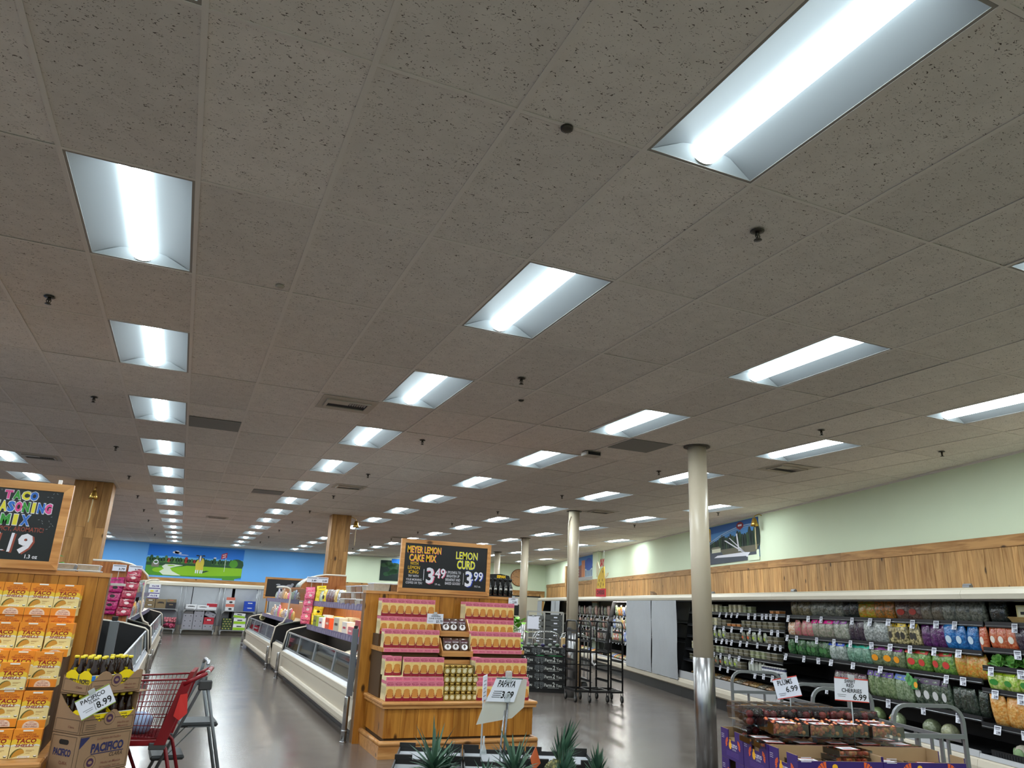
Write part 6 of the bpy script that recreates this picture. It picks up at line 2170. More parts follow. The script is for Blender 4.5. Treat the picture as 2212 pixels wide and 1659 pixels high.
def cooler_unit(lab, s0, s1, shelves, dark=True, tags=(), deck=0.40, ends=(True, True)):
 t = bpy.data.objects.new('wall_cooler', None)
 COL.objects.link(t)
 p = wallp(s0, 0.001)
 t.location, t.rotation_euler = p, (0, 0, RZW)
 tag(t, lab, 'cooler', 'coolers along the right wall')
 L = s1 - s0 - 0.004
 q = MB()
 q.prism([(0, 0.02, 2.075), (0, 0.90, 2.055), (0, 0.955, 2.03), (0, 0.975, 1.985), (0, 0.965, 1.935), (0, 0.93, 1.925), (0, 0.30, 1.95), (0, 0.02, 1.95)], (L, 0, 0), m_cangloss, smooth=False)
 q.build('canopy', t)
 q = MB()
 q.box(0, L, 0.70, 0.92, 1.915, 1.925, M('lamp_off', (70, 70, 72), 0.4))
 q.build('canopy_lamp', t)
 q = MB()
 q.box(0, L, 0.02, 0.08, 0.36, 1.949, m_shelfk)
 q.box(0, L, 0.08, 0.97, deck - 0.02, deck, m_shelfk)
 for x, on in ((0.0, ends[0]), (L - 0.012, ends[1])):
  if on:
   q.prism([(x, 0.08, deck), (x, 0.96, deck), (x, 0.86, 0.9), (x, 0.74, 1.6), (x, 0.66, 1.949), (x, 0.08, 1.949)], (0.012, 0, 0), m_shelfk)
 q.build('liner', t)
 q = MB()
 q.prism([(0, 0.02, 0.20), (0, 0.99, 0.20), (0, 1.03, 0.23), (0, 1.035, 0.30), (0, 1.02, 0.36), (0, 0.99, 0.378), (0, 0.02, 0.378)], (L, 0, 0), m_ecr)
 q.build('bumper', t)
 q = MB()
 q.prism([(0, 0.95, 0.379), (0, 1.0, 0.379), (0, 0.985, deck + 0.02), (0, 0.965, deck + 0.02)], (L, 0, 0), M('ledge_white', (170, 171, 174), 0.35))
 q.build('front_ledge', t)
 q = MB()
 q.box(0, L, 0.02, 0.94, 0.001, 0.199, m_wkick)
 q.build('kick_plate', t)
 for k, (z, d) in enumerate(shelves):
  q = MB()
  q.box(0.012, L - 0.012, 0.08, d, z - 0.012, z, m_shelfk)
  for x in (0.2, L / 2, L - 0.2):
   q.prism([(x, 0.08, z - 0.012), (x, d * 0.8, z - 0.012), (x, 0.08, z - 0.10)], (0.006, 0, 0), m_shelfk)
  sh = q.build('shelf', t)
  q = MB()
  q.box(0.012, L - 0.012, d, d + 0.012, z - 0.045, z + 0.012, m_railk)
  q.tube([(0.02, d + 0.016, z - 0.03), (L - 0.02, d + 0.016, z - 0.03)], 0.004, m_alu, 6)
  q.build('front_rail', sh)
  for s in (tags[k] if k < len(tags) else ()):
   q = MB()
   tagcard(q, s - s0, d + 0.018, z + 0.0, *rnd.choice(((0.085, 0.10), (0.075, 0.09), (0.09, 0.085))), tilt=rnd.uniform(0.05, 0.35))
   q.build('price_tag', sh)
 return t
DS = (0.72, 0.78, 0.82, 0.88, 0.92)
U1 = [(1.70, 0.72), (1.44, 0.78), (1.26, 0.82), (1.04, 0.86), (0.71, 0.92)]
U2 = [(1.70, 0.72), (1.40, 0.78), (1.12, 0.82), (0.75, 0.88)]
U3 = [(1.71, 0.72), (1.46, 0.75), (1.23, 0.78), (0.97, 0.82), (0.755, 0.86)]
cooler_unit('salad cooler section at the right edge of view with lime celery bags', 2.2, 5.52, U1, tags=([5.1], [5.05], [5.38, 5.0], [5.32, 5.0], [5.28, 4.95]), ends=(True, False))
cooler_unit('salad cooler section behind the plum and cherry display', 5.52, 9.72, U2, tags=([9.63, 9.03, 8.67, 7.9, 7.49, 7.11, 6.65, 6.24, 5.94], [9.59, 9.31, 8.74, 8.29, 7.89, 7.43, 7.04, 6.67, 6.25, 5.86], [9.59, 9.06, 8.67, 8.33, 7.81, 7.22, 6.05, 5.80], [8.4, 7.42, 7.05, 6.42, 5.86]), deck=0.42, ends=(False, False))
cooler_unit('cooler section of tubs and salad bowls behind the nearest round post', 9.72, 13.86, U3, tags=([13.4, 13.1, 12.8, 12.23, 11.94, 11.71, 11.46, 11.03, 10.78, 10.52, 10.37, 10.22, 10.0], [13.3, 12.9, 12.41, 12.02, 11.67, 11.25, 10.94, 10.57, 10.15, 9.95], [13.2, 12.8, 12.56, 12.33, 12.04, 11.86, 11.63, 11.27, 11.01, 10.63, 10.19, 10.0, 9.84], [13.3, 12.8, 12.37, 12.06, 11.67, 11.27, 10.75], [13.0, 12.35, 12.0, 11.67, 10.6, 10.3, 10.0]), deck=0.50, ends=(False, True))
cooler_unit('cooler section covered by two grey night curtains', 13.86, 17.42, [(1.5, 0.72), (1.1, 0.8)])
uL = cooler_unit('brightly lit cooler section beside the night curtains', 17.42, 19.95, [(1.52, 0.66), (1.18, 0.72), (0.86, 0.78)], tags=([17.6 + 0.3 * i for i in range(8)], [17.65 + 0.3 * i for i in range(8)], [17.6 + 0.3 * i for i in range(8)]))
q = MB()
q.box(0.1, 2.4, 0.55, 0.68, 1.905, 1.914, M('cooler_tube', (255, 250, 240), 0.5, emit=14.0))
q.build('lamp_tube', uL)
for zz, dd, w_ in ((1.895, 0.62, 34), (1.50, 0.60, 16), (1.16, 0.66, 12)):
 ld = bpy.data.lights.new('cooler_lamp_light', 'AREA')
 ld.shape, ld.size, ld.size_y, ld.energy, ld.color = 'RECTANGLE', 2.3, 0.08, w_, (1, 0.97, 0.92)
 lo = bpy.data.objects.new('cooler_lamp_light', ld)
 COL.objects.link(lo)
 lo.parent = uL
 lo.location = (1.25, dd, zz)
 lo.rotation_euler = (R(25), 0, 0)
cooler_unit('dark cooler section of hanging packets behind the black racks', 19.95, 25.5, [(1.50, 0.66), (1.15, 0.72), (0.82, 0.78)], tags=([20.3 + 0.5 * i for i in range(10)], [20.2 + 0.5 * i for i in range(10)], [20.3 + 0.5 * i for i in range(10)]))
cooler_unit('farthest cooler section with grey curtains near the clock', 25.5, 30.2, [(1.5, 0.66), (1.15, 0.72), (0.82, 0.78)])
for s0, s1, lab, sd in [(15.42, 17.36, 'left one of the two big grey night curtains on the wall cooler', 41), (13.78, 15.38, 'right one of the two big grey night curtains on the wall cooler', 42), (26.35, 27.1, 'far grey night curtain left of the second round post', 43), (25.55, 26.31, 'far grey night curtain just behind the second round post', 44), (28.95, 29.95, 'narrow farthest grey night curtain of the wall cooler', 45)]:
 q = curtain(None, 0, s1 - s0, 0.0, 0.33 if s0 < 20 else 0.42, 1.925, '', sd)
 q.v = [(x, -y, z) for x, y, z in q.v]
 o = q.build('night_curtain')
 o.location, o.rotation_euler = wallp(s0, 1.045), (0, 0, RZW)
 tag(o, lab, 'curtain', 'night curtains of the wall cooler')
 q = MB()
 q.tube([(0.01, 0, 0.335 if s0 < 20 else 0.425), (s1 - s0 - 0.01, 0, 0.335 if s0 < 20 else 0.425)], 0.009, m_galv, 8)
 for f in (0.25, 0.75):
  q.tube([((s1 - s0) * f, 0.0, 0.33), ((s1 - s0) * f, 0.02, 0.315)], 0.005, m_galv, 6)
 q.build('hem_bar', o)
# little clips standing on the canopy
for s, lab in ((9.3, 'small metal clip on the cooler canopy behind the plums'), (5.6, 'small metal clip on the cooler canopy at the right edge'), (12.4, 'small metal clip on the canopy behind the round post')):
 q = MB()
 q.box(-0.05, 0.05, -0.03, 0.03, 0, 0.03, m_galv, 0.006)
 q.box(-0.06, 0.06, -0.008, 0.008, 0.03, 0.045, m_galv)
 o = q.build('canopy_clip', loc=wallp(s, 0.80, 2.059))
 o.rotation_euler = (0, 0, RZW)
 tag(o, lab, 'clip')
q = MB()
q.prism([(-0.12, 0, 0), (0.12, 0, 0), (0.16, 0, 0.10), (0.02, 0, 0.07), (-0.06, 0, 0.05)], (0, 0.1, 0), m_kraft)
o = q.build('folded_cardboard', loc=wallp(16.6, 0.5, 2.07))
o.rotation_euler = (0, 0, RZW)
tag(o, 'scrap of folded cardboard lying on the cooler canopy', 'cardboard')

# ---- bags on the shelves
ST = {
 'dark': ((24, 28, 26), (48, 54, 50)), 'greyclear': ((70, 74, 66), (128, 130, 118)), 'clearred': ((120, 112, 98), (92, 84, 70)), 'clearred2': ((120, 98, 84), (86, 60, 54)),
 'carrot': ((206, 120, 40), (120, 104, 50)), 'lime': ((150, 160, 40), (206, 130, 40)), 'tanclear': ((126, 116, 86), (80, 74, 56)), 'darkpurp': ((40, 26, 46), (66, 56, 66)),
 'orangewhite': ((190, 74, 40), (206, 126, 84)), 'blue': ((20, 86, 150), (40, 120, 186)), 'purple': ((60, 22, 70), (92, 40, 100)), 'potato': ((206, 190, 140), (70, 64, 40)),
 'whitegrey': ((170, 174, 172), (104, 110, 108)), 'purpletop': ((120, 126, 110), (160, 160, 150)), 'magenta': ((150, 140, 130), (110, 116, 96)), 'pink': ((190, 90, 110), (140, 126, 100)), 'orangewhite2': ((206, 196, 180), (180, 120, 70)),
 'squash': ((200, 120, 40), (190, 160, 70)), 'redgreen': ((70, 110, 50), (120, 160, 70)), 'sunpurple': ((80, 96, 66), (120, 130, 96)), 'teal': ((70, 110, 90), (120, 160, 140)), 'bluewhite': ((110, 124, 116), (170, 180, 176)),
 'kale': ((20, 60, 36), (60, 100, 56)), 'brown': ((96, 76, 56), (130, 106, 80)), 'purptop2': ((84, 106, 66), (130, 146, 106)), 'blue2': ((90, 112, 76), (140, 156, 126)), 'labelgreen': ((38, 54, 40), (84, 96, 80)),
 'blackgreen': ((24, 34, 26), (50, 60, 50)), 'plumgreen': ((70, 30, 60), (96, 90, 80)), 'dkyellow': ((24, 60, 50), (30, 80, 60)), 'celery': ((150, 186, 60), (206, 214, 130)), 'kaleleaf': ((70, 140, 50), (120, 180, 80)), 'carrotclear': ((200, 130, 50), (214, 170, 100))}
BANDS = {'purpletop': (150, 90, 160), 'magenta': (206, 30, 130), 'sunpurple': (130, 50, 130), 'teal': (40, 176, 150), 'bluewhite': (50, 80, 190), 'purptop2': (74, 40, 130), 'blue2': (50, 90, 170), 'celery': (170, 200, 40), 'potato': (214, 180, 40), 'redgreen': (180, 60, 50), 'labelgreen': (60, 40, 70), 'lime': (120, 130, 30)}
MARKS = {'orangewhite': (236, 226, 214), 'redgreen': (206, 66, 60), 'sunpurple': (236, 150, 30), 'labelgreen': (206, 206, 206), 'celery': (60, 140, 60), 'blue': (200, 220, 236), 'potato': (60, 58, 54), 'kale': (70, 120, 70), 'clearred2': (170, 60, 50)}
RUNS = [
 (1, 5.30, 5.50, 1, 0.2, 'dark', 'dark bag of greens'), (1, 5.58, 6.19, 3, 0.22, 'greyclear', 'clear grey bag of greens'), (1, 6.21, 6.58, 2, 0.22, 'clearred', 'clear bag with muted base'),
 (1, 6.59, 7.04, 2, 0.23, 'clearred2', 'tall clear bag with red tint'), (1, 7.13, 7.47, 2, 0.22, 'carrot', 'orange and lime vegetable bag'), (1, 7.49, 7.88, 2, 0.22, 'lime', 'lime green and orange bag'),
 (1, 7.89, 8.23, 2, 0.21, 'dark', 'black bag of dark greens'), (1, 8.24, 9.08, 4, 0.22, 'greyclear', 'grey clear bag of salad'), (1, 9.11, 9.68, 3, 0.22, 'tanclear', 'tan clear bag of salad'),
 (2, 5.53, 5.64, 1, 0.23, 'orangewhite', 'orange bag with white oval beside the blue ones'), (2, 5.65, 6.13, 3, 0.25, 'blue', 'bright blue bag'), (2, 6.14, 6.55, 3, 0.22, 'purple', 'dark purple bag'),
 (2, 6.57, 7.2, 5, 0.24, 'potato', 'yellow and black bag of pale potatoes'), (2, 7.21, 7.66, 2, 0.22, 'whitegrey', 'white and grey printed bag'), (2, 7.67, 8.05, 3, 0.23, 'darkpurp', 'dark violet bag'),
 (2, 8.07, 8.4, 2, 0.23, 'purpletop', 'clear bag with a lilac top'), (2, 8.43, 8.97, 3, 0.22, 'magenta', 'magenta topped clear bag'), (2, 8.98, 9.5, 3, 0.2, 'pink', 'pink salad bag'), (2, 9.53, 9.7, 1, 0.17, 'orangewhite2', 'small white and orange bag'),
 (3, 5.53, 5.99, 3, 0.22, 'squash', 'orange and yellow vegetable bag'), (3, 6.01, 6.38, 2, 0.24, 'redgreen', 'smaller salad bag with red panel'), (3, 6.41, 6.81, 2, 0.25, 'redgreen', 'larger salad bag with red panel'),
 (3, 6.85, 7.5, 3, 0.25, 'sunpurple', 'purple topped salad bag with a sun'), (3, 7.52, 8.06, 3, 0.21, 'teal', 'teal topped bag of greens'), (3, 8.09, 8.48, 2, 0.24, 'bluewhite', 'clear bag with blue top'), (3, 8.5, 9.64, 7, 0.24, 'kale', 'dark green bag of leaves'),
 (4, 7.02, 7.56, 4, 0.26, 'purptop2', 'violet topped clear bag of greens'), (4, 6.69, 7.01, 2, 0.26, 'blue2', 'clear bag with blue top'), (4, 6.04, 6.66, 4, 0.26, 'labelgreen', 'dark greens bag with white label'),
 (4, 5.54, 6.02, 4, 0.22, 'blackgreen', 'black-green bag of leaves'), (4, 7.59, 8.35, 4, 0.2, 'plumgreen', 'plum coloured bag of greens')]
RUNS1 = [(2, 4.66, 5.13, 3, 0.20, 'darkpurp', 'dark bag with purple base'), (2, 5.14, 5.50, 3, 0.20, 'orangewhite', 'orange bag with white oval'), (3, 4.70, 5.48, 4, 0.16, 'kaleleaf', 'loose bright green leaf head'), (4, 4.72, 5.48, 4, 0.19, 'celery', 'lime celery bag with green badge'), (5, 4.75, 5.40, 4, 0.25, 'carrotclear', 'clear bag of orange carrots')]
COOLROW = {1: 'top', 2: 'second', 3: 'third', 4: 'fourth', 5: 'fifth'}
br = random.Random(77)
def fillruns(runs, unit, where):
 for lv, s0, s1, n, hh, st, nm in runs:
  z, d = unit[lv - 1]
  w = (s1 - s0) / n
  m_ = film('veg_' + st, *ST[st])
  bd = M('band_' + st, BANDS[st], 0.3, coat=0.3) if st in BANDS else None
  mk = M('mark_' + st, MARKS[st], 0.35) if st in MARKS else None
  lim = 1.94 - z if lv == 1 else (unit[lv - 2][0] - z - 0.03)
  hh = min(hh * 1.18, lim)
  if st == 'kaleleaf':
   q = MB()
   r = random.Random(5)
   for i in range(16):
    a, tl = r.uniform(-1.3, 1.3), r.uniform(0.5, 1.2)
    L_ = r.uniform(0.10, 0.16)
    dx, dz = math.sin(a) * L_, abs(math.cos(a)) * L_ * 0.9 + 0.02
    yy = r.uniform(-0.05, 0.05)
    q.add([(dx * 0.2 - 0.02, yy, 0.01), (dx * 0.7 - 0.055, yy - 0.03, dz * 0.7), (dx, yy - 0.02 * tl, dz), (dx * 0.7 + 0.055, yy - 0.01, dz * 0.7 + 0.01), (dx * 0.2 + 0.02, yy, 0.01), (dx * 0.55, yy + 0.012, dz * 0.6)],
                      [(0, 5, 1), (1, 5, 2), (2, 5, 3), (3, 5, 4), (4, 5, 0)], m_, True)
   q.ell((0, 0, 0.04), (0.06, 0.05, 0.04), m_, 8, 6)
   me = q.mesh('leaf_head')
  else:
   me = bag_mesh(w * 1.12, hh, min(0.11, w * 0.6), m_, mk, 'salad_bag', bd)
  for k in range(n):
   s = s0 + w * (k + 0.5)
   p = wallp(s, d - 0.09 - br.uniform(0, 0.02) - (0.03 if n > 4 and k % 2 else 0), z + 0.0005)
   base = 'the %s shelf %s' % (COOLROW[lv], where)
   lab = ('only %s, %s' % (nm, base[4:])) if n == 1 else '%s %s from right, %s' % (ORD[k], nm, base[4:])
   put(me, 'leaf_head' if st == 'kaleleaf' else 'salad_bag', p, lab, 'bag' if st != 'kaleleaf' else 'vegetable', 'bags in the salad cooler', 0, (R(br.uniform(3, 9)), R(br.uniform(-4, 4)), RZW + PI + R(br.uniform(-9, 9))))
fillruns(RUNS, U2, 'behind plums')
fillruns(RUNS1, U1, 'at right edge')
# wicker basket with cream box, top right
t = thing('wicker_basket', 'shallow wicker basket holding a cream box on the top right shelf', 'basket', wallp(5.0, 0.6, 1.701), RZW + PI)
q = MB()
m_wick = M('wicker', (176, 146, 92), 0.7, bump=0.5, bscale=120)
for i in range(5):
 f = 1 + i * 0.05
 q.tube([(-0.17 * f, -0.09 * f, 0.012 + i * 0.012), (0.17 * f, -0.09 * f, 0.012 + i * 0.012), (0.17 * f, 0.09 * f, 0.012 + i * 0.012), (-0.17 * f, 0.09 * f, 0.012 + i * 0.012)], 0.007, m_wick, 6, closed=True)
q.box(-0.16, 0.16, -0.08, 0.08, 0.0, 0.01, m_wick)
q.build('woven_sides', t)
put(carton_mesh(0.26, 0.12, 0.17, M('c_creambox', (214, 202, 140), 0.4), M('c_creamface', (226, 220, 180), 0.4), None, m_dark), 'food_box', wallp(5.0, 0.61, 1.714), 'cream box standing in the wicker basket', 'box', None, RZW + PI)
# cabbages, melons and cauliflowers on the deck
for s, d, r_, col, lab, cat in [(7.42, 0.84, 0.10, (140, 160, 110), 'wrapped pale green cabbage with orange sticker on the cooler deck', 'cabbage'), (7.02, 0.85, 0.095, (166, 180, 140), 'smaller wrapped cabbage beside the stickered one', 'cabbage'),
                          (6.42, 0.84, 0.10, (120, 130, 100), 'dim green melon behind the cart handle', 'melon'), (6.12, 0.85, 0.095, (150, 152, 120), 'pale melon beside the dim green one', 'melon')]:
 q = MB()
 q.ell((0, 0, r_), (r_ * 1.08, r_, r_), film('round_' + lab[:6], col, tuple(int(v * 0.8) for v in col), 5), 14, 10, None, 0.02, br)
 if 'sticker' in lab:
  q.ell((-0.02, -r_ * 0.93, r_ * 1.25), (0.016, 0.008, 0.012), M('sticker_orange', (236, 110, 60), 0.4), 8, 5)
 o = q.build('wrapped_' + cat, loc=wallp(s, d - 0.03, 0.421))
 o.rotation_euler = (0, 0, RZW + PI)
 tag(o, lab, cat)
q = MB()
q.box(0, 1.1, 0.66, 0.95, 0.0, 0.012, m_shelfk)
q.box(0, 1.1, 0.935, 0.95, 0.012, 0.075, m_shelfk)
q.box(0, 0.012, 0.66, 0.935, 0.012, 0.075, m_shelfk)
q.box(1.088, 1.1, 0.66, 0.935, 0.012, 0.075, m_shelfk)
for i in range(30):
 q.box(0.05 + i * 0.034, 0.065 + i * 0.034, 0.95, 0.953, 0.02, 0.06, m_railk)
o = q.build('produce_crate', loc=wallp(4.30, 0, 0.401))
o.rotation_euler = (0, 0, RZW)
tag(o, 'black slotted crate of cauliflowers at the bottom right of the cooler', 'crate')
for k, (s, d) in enumerate(((5.15, 0.80), (4.85, 0.83), (4.95, 0.72), (4.62, 0.8))):
 q = MB()
 q.ell((0, 0, 0.075), (0.085, 0.085, 0.07), M('cauliflower', (206, 198, 180), 0.7, bump=0.8, bscale=70), 12, 8, None, 0.06, br)
 for a in range(6):
  an = a * PI / 3
  q.ell((math.cos(an) * 0.075, math.sin(an) * 0.075, 0.055), (0.05, 0.02, 0.06), M('cauli_leaf', (140, 166, 120), 0.6), 8, 5, Matrix.Rotation(an + PI / 2, 4, 'Z'))
 tag(q.build('cauliflower', loc=wallp(s, d, 0.414)), '%s cauliflower from the left in the black crate' % ORD[k], 'cauliflower', 'cauliflowers in the crate')
# ---- tubs, bowls and cups of the third section
tubk = {'bowl': tub(0.15, 0.12, 0.06, M('tub_dark', (110, 104, 84), 0.2, coat=0.6, var=0.4, bscale=40), M('tub_lidclear', (176, 176, 168), 0.15, coat=0.5), 'salad_tub'),
  'cream': tub(0.10, 0.10, 0.075, M('cup_cream', (206, 200, 166), 0.35), M('cup_lid', (214, 212, 200), 0.3), 'cup_tub'),
  'green': tub(0.12, 0.10, 0.06, M('cup_greenish', (150, 156, 120), 0.35), M('cup_lid2', (190, 190, 180), 0.3), 'dip_tub'),
  'orange': tub(0.14, 0.11, 0.06, M('cup_orange', (186, 120, 66), 0.35), M('cup_lid3', (196, 186, 170), 0.2, coat=0.5), 'fruit_tub')}
m_ovalpack = film('ovalpack', (150, 150, 130), (96, 96, 80))
oval = bag_mesh(0.13, 0.17, 0.06, m_ovalpack, M('mark_oval', (206, 96, 60), 0.4), 'wrap_pack')
ovalg = bag_mesh(0.13, 0.17, 0.06, film('ovalgreen', (180, 184, 170), (120, 130, 100)), M('mark_ovalg', (170, 196, 60), 0.4), 'wrap_pack')
lvl = [(1, ('cream', 'cream', 'green', 'cream', 'green', None, 'orange'), 3), (2, ('cream', 'cream', 'bowl', 'orange', 'bowl', 'bowl', 'bowl'), 2), (3, ('O', 'G', 'G', 'bowl', 'O', 'G', 'bowl'), 2), (4, ('cream', 'bowl', 'green', 'bowl', 'bowl', 'green', 'bowl'), 2), (5, ('bowl', 'green', 'O', 'G', 'bowl', None, None), 2)]
nc = 0
for lv, pat, st in lvl:
 z, d = U3[lv - 1]
 for k in range(18):
  kind = pat[min(6, (17 - k) * 7 // 18)]
  s = 10.05 + k * 0.205
  if kind is None or (lv == 5 and s < 11.2):
   continue
  nm = {'cream': 'cream cup', 'green': 'greenish dip tub', 'bowl': 'clear salad bowl', 'orange': 'orange fruit tub', 'O': 'oval pack with orange sticker', 'G': 'oval pack with green sticker'}[kind]
  if kind in 'OG':
   put(oval if kind == 'O' else ovalg, 'wrap_pack', wallp(s, d - 0.07, z + 0.0005), '%s, %s from the right on the %s tub shelf' % (nm, ordi(k), COOLROW[lv]), 'pack', 'packs in the tub cooler', 0, (R(10), 0, RZW + PI + R(br.uniform(-8, 8))))
   continue
  me = tubk[kind]
  hts = me.vertices[-1].co.z if False else {'bowl': 0.06, 'cream': 0.075, 'green': 0.06, 'orange': 0.06}[kind]
  for j in range(2 if kind != 'orange' else 1):
   put(me, me.name.split('.')[0], wallp(s, d - 0.075, z + 0.0005 + j * (hts + 0.001)), '%s %s, %s from the right on the %s tub shelf' % (('lower', 'upper')[j], nm, ordi(k), COOLROW[lv]), 'tub', 'tubs in the tub cooler', 0, (0, 0, RZW + R(br.uniform(-6, 6))))
# bottles and jars behind the plum sign (fifth level right end of the section)
jb = MB()
jb.lathe([(0.028, 0), (0.03, 0.01), (0.03, 0.12), (0.018, 0.15), (0.016, 0.165)], (0, 0, 0), M('milk_white', (196, 200, 190), 0.35), 12)
jb.lathe([(0.018, 0.160), (0.018, 0.185)], (0, 0, 0), M('milk_cap', (150, 160, 90), 0.4), 12)
jb_me = jb.mesh('drink_bottle')
jc = MB()
jc.lathe([(0.038, 0), (0.04, 0.01), (0.04, 0.10), (0.036, 0.105)], (0, 0, 0), M('jar_navy', (40, 44, 80), 0.3), 14)
jc.lathe([(0.0405, 0.03), (0.0405, 0.075)], (0, 0, 0), M('jar_white', (206, 206, 210), 0.35), 14)
jc.lathe([(0.037, 0.105), (0.038, 0.125)], (0, 0, 0), M('jar_lid', (206, 204, 200), 0.3), 14)
jc_me = jc.mesh('yogurt_jar')
for k in range(8):
 put(jb_me, 'drink_bottle', wallp(11.02 - k * 0.068, 0.76 - 0.02 * (k % 2), 0.7555), '%s pale drink bottle of the row behind the plum sign' % ORD[k], 'bottle', 'drink bottles on the fifth tub shelf')
for k in range(9):
 put(jc_me, 'yogurt_jar', wallp(10.48 - k * 0.084, 0.775, 0.7555), '%s white and navy jar of the row behind the plum sign' % ORD[k], 'jar', 'navy jars on the fifth tub shelf')
# flat packs along the deck and small tags on the ledge
for k in range(12):
 s = 10.2 + k * 0.29
 put(bag_mesh(0.25, 0.20, 0.05, film('deck_%d' % (k % 3), *(((96, 70, 50), (160, 120, 80)), ((150, 140, 120), (60, 56, 50)), ((186, 150, 90), (80, 60, 44)))[k % 3])), 'flat_pack', wallp(s, 0.86, 0.515), '%s flat pack from the right lying on the tub cooler deck' % ORD[k], 'pack', 'flat packs on the cooler deck', 0, (R(-75), 0, RZW + PI))
# lit section and dark section goods
pal2 = [(film('lit_or', (230, 110, 30), (240, 200, 120)), 'orange'), (film('lit_bl', (40, 90, 190), (200, 210, 230)), 'blue'), (film('lit_wh', (214, 210, 196), (150, 140, 120)), 'white'), (film('lit_ye', (226, 190, 60), (236, 226, 190)), 'yellow'), (film('lit_re', (196, 50, 40), (226, 190, 170)), 'red'), (film('lit_gr', (110, 140, 80), (190, 196, 160)), 'green')]
for lv, (z, d) in enumerate(((1.52, 0.66), (1.18, 0.72), (0.86, 0.78))):
 for k in range(10):
  m_, nm = pal2[(k * 5 + lv * 2 + k // 4) % 6]
  put(bag_mesh(0.22, 0.24 + 0.05 * ((k + lv) % 2), 0.07, m_, white), 'food_bag', wallp(17.62 + k * 0.235, d - 0.08, z + 0.0005), '%s pack, %s from the right on the %s lit shelf' % (nm, ORD[k], COOLROW[lv + 1]), 'pack', 'packs on the lit cooler shelves', 0, (R(5), 0, RZW + PI + R(br.uniform(-10, 10))))
pal3 = [(film('dk_a', (120, 92, 80), (60, 50, 48)), 'brown'), (film('dk_b', (150, 140, 140), (90, 84, 84)), 'grey'), (film('dk_c', (60, 64, 54), (110, 112, 96)), 'olive'), (film('dk_d', (150, 90, 80), (190, 160, 150)), 'rose')]
for lv, (z, d) in enumerate(((1.50, 0.66), (1.15, 0.72), (0.82, 0.78))):
 for k in range(14):
  m_, nm = pal3[(k * 3 + lv) % 4]
  put(bag_mesh(0.26, 0.26 + 0.03 * (k % 2), 0.07, m_), 'food_bag', wallp(20.2 + k * 0.37, d - 0.08, z + 0.0005), '%s pack, %s from the right on the %s dark shelf' % (nm, ORD[k], COOLROW[lv + 1]), 'pack', 'packs on the dark cooler shelves', 0, (R(5), 0, RZW + PI + R(br.uniform(-10, 10))))
for lv, (z, d) in enumerate(((0.40, 0.84), (0.40, 0.84))):
 for k in range(10):
  m_, nm = pal2[(k + 3 * lv) % 6]
  put(bag_mesh(0.28, 0.22, 0.08, m_), 'food_bag', wallp((17.7, 20.3)[lv] + k * (0.23, 0.45)[lv], d, z + 0.02), '%s flat pack, %s from the right on the %s deck' % (nm, ORD[k], ('lit', 'dark')[lv]), 'pack', 'packs lying on the cooler decks', 0, (R(-70), 0, RZW + PI))
# broccoli shaped shelf talker
t = thing('shelf_talker', 'green leaf-shaped shelf card hanging below the third salad shelf', 'sign', wallp(6.62, 0.86, 0.985), RZW + PI)
q = MB()
m_tg = M('talker_green', (96, 160, 96), 0.4)
for cx, cz, rr_ in ((-0.06, 0.07, 0.035), (-0.085, 0.03, 0.035), (-0.05, 0.0, 0.04), (-0.02, 0.04, 0.04)):
 q.disc((cx, -0.001, cz), X3, Z3, rr_, m_tg, 12)
q.box(-0.02, 0.09, -0.0005, 0.001, -0.07, 0.05, M('talker_leaf', (60, 130, 70), 0.4))
q.disc((0.06, -0.0015, -0.02), X3, Z3, 0.034, M('talker_orange', (236, 160, 50), 0.4), 14)
q.build('card', t)
# ================================================================== FLOOR DISPLAYS ON THE RIGHT
def rot2(deg):
 return Matrix.Rotation(R(deg), 3, 'Z')
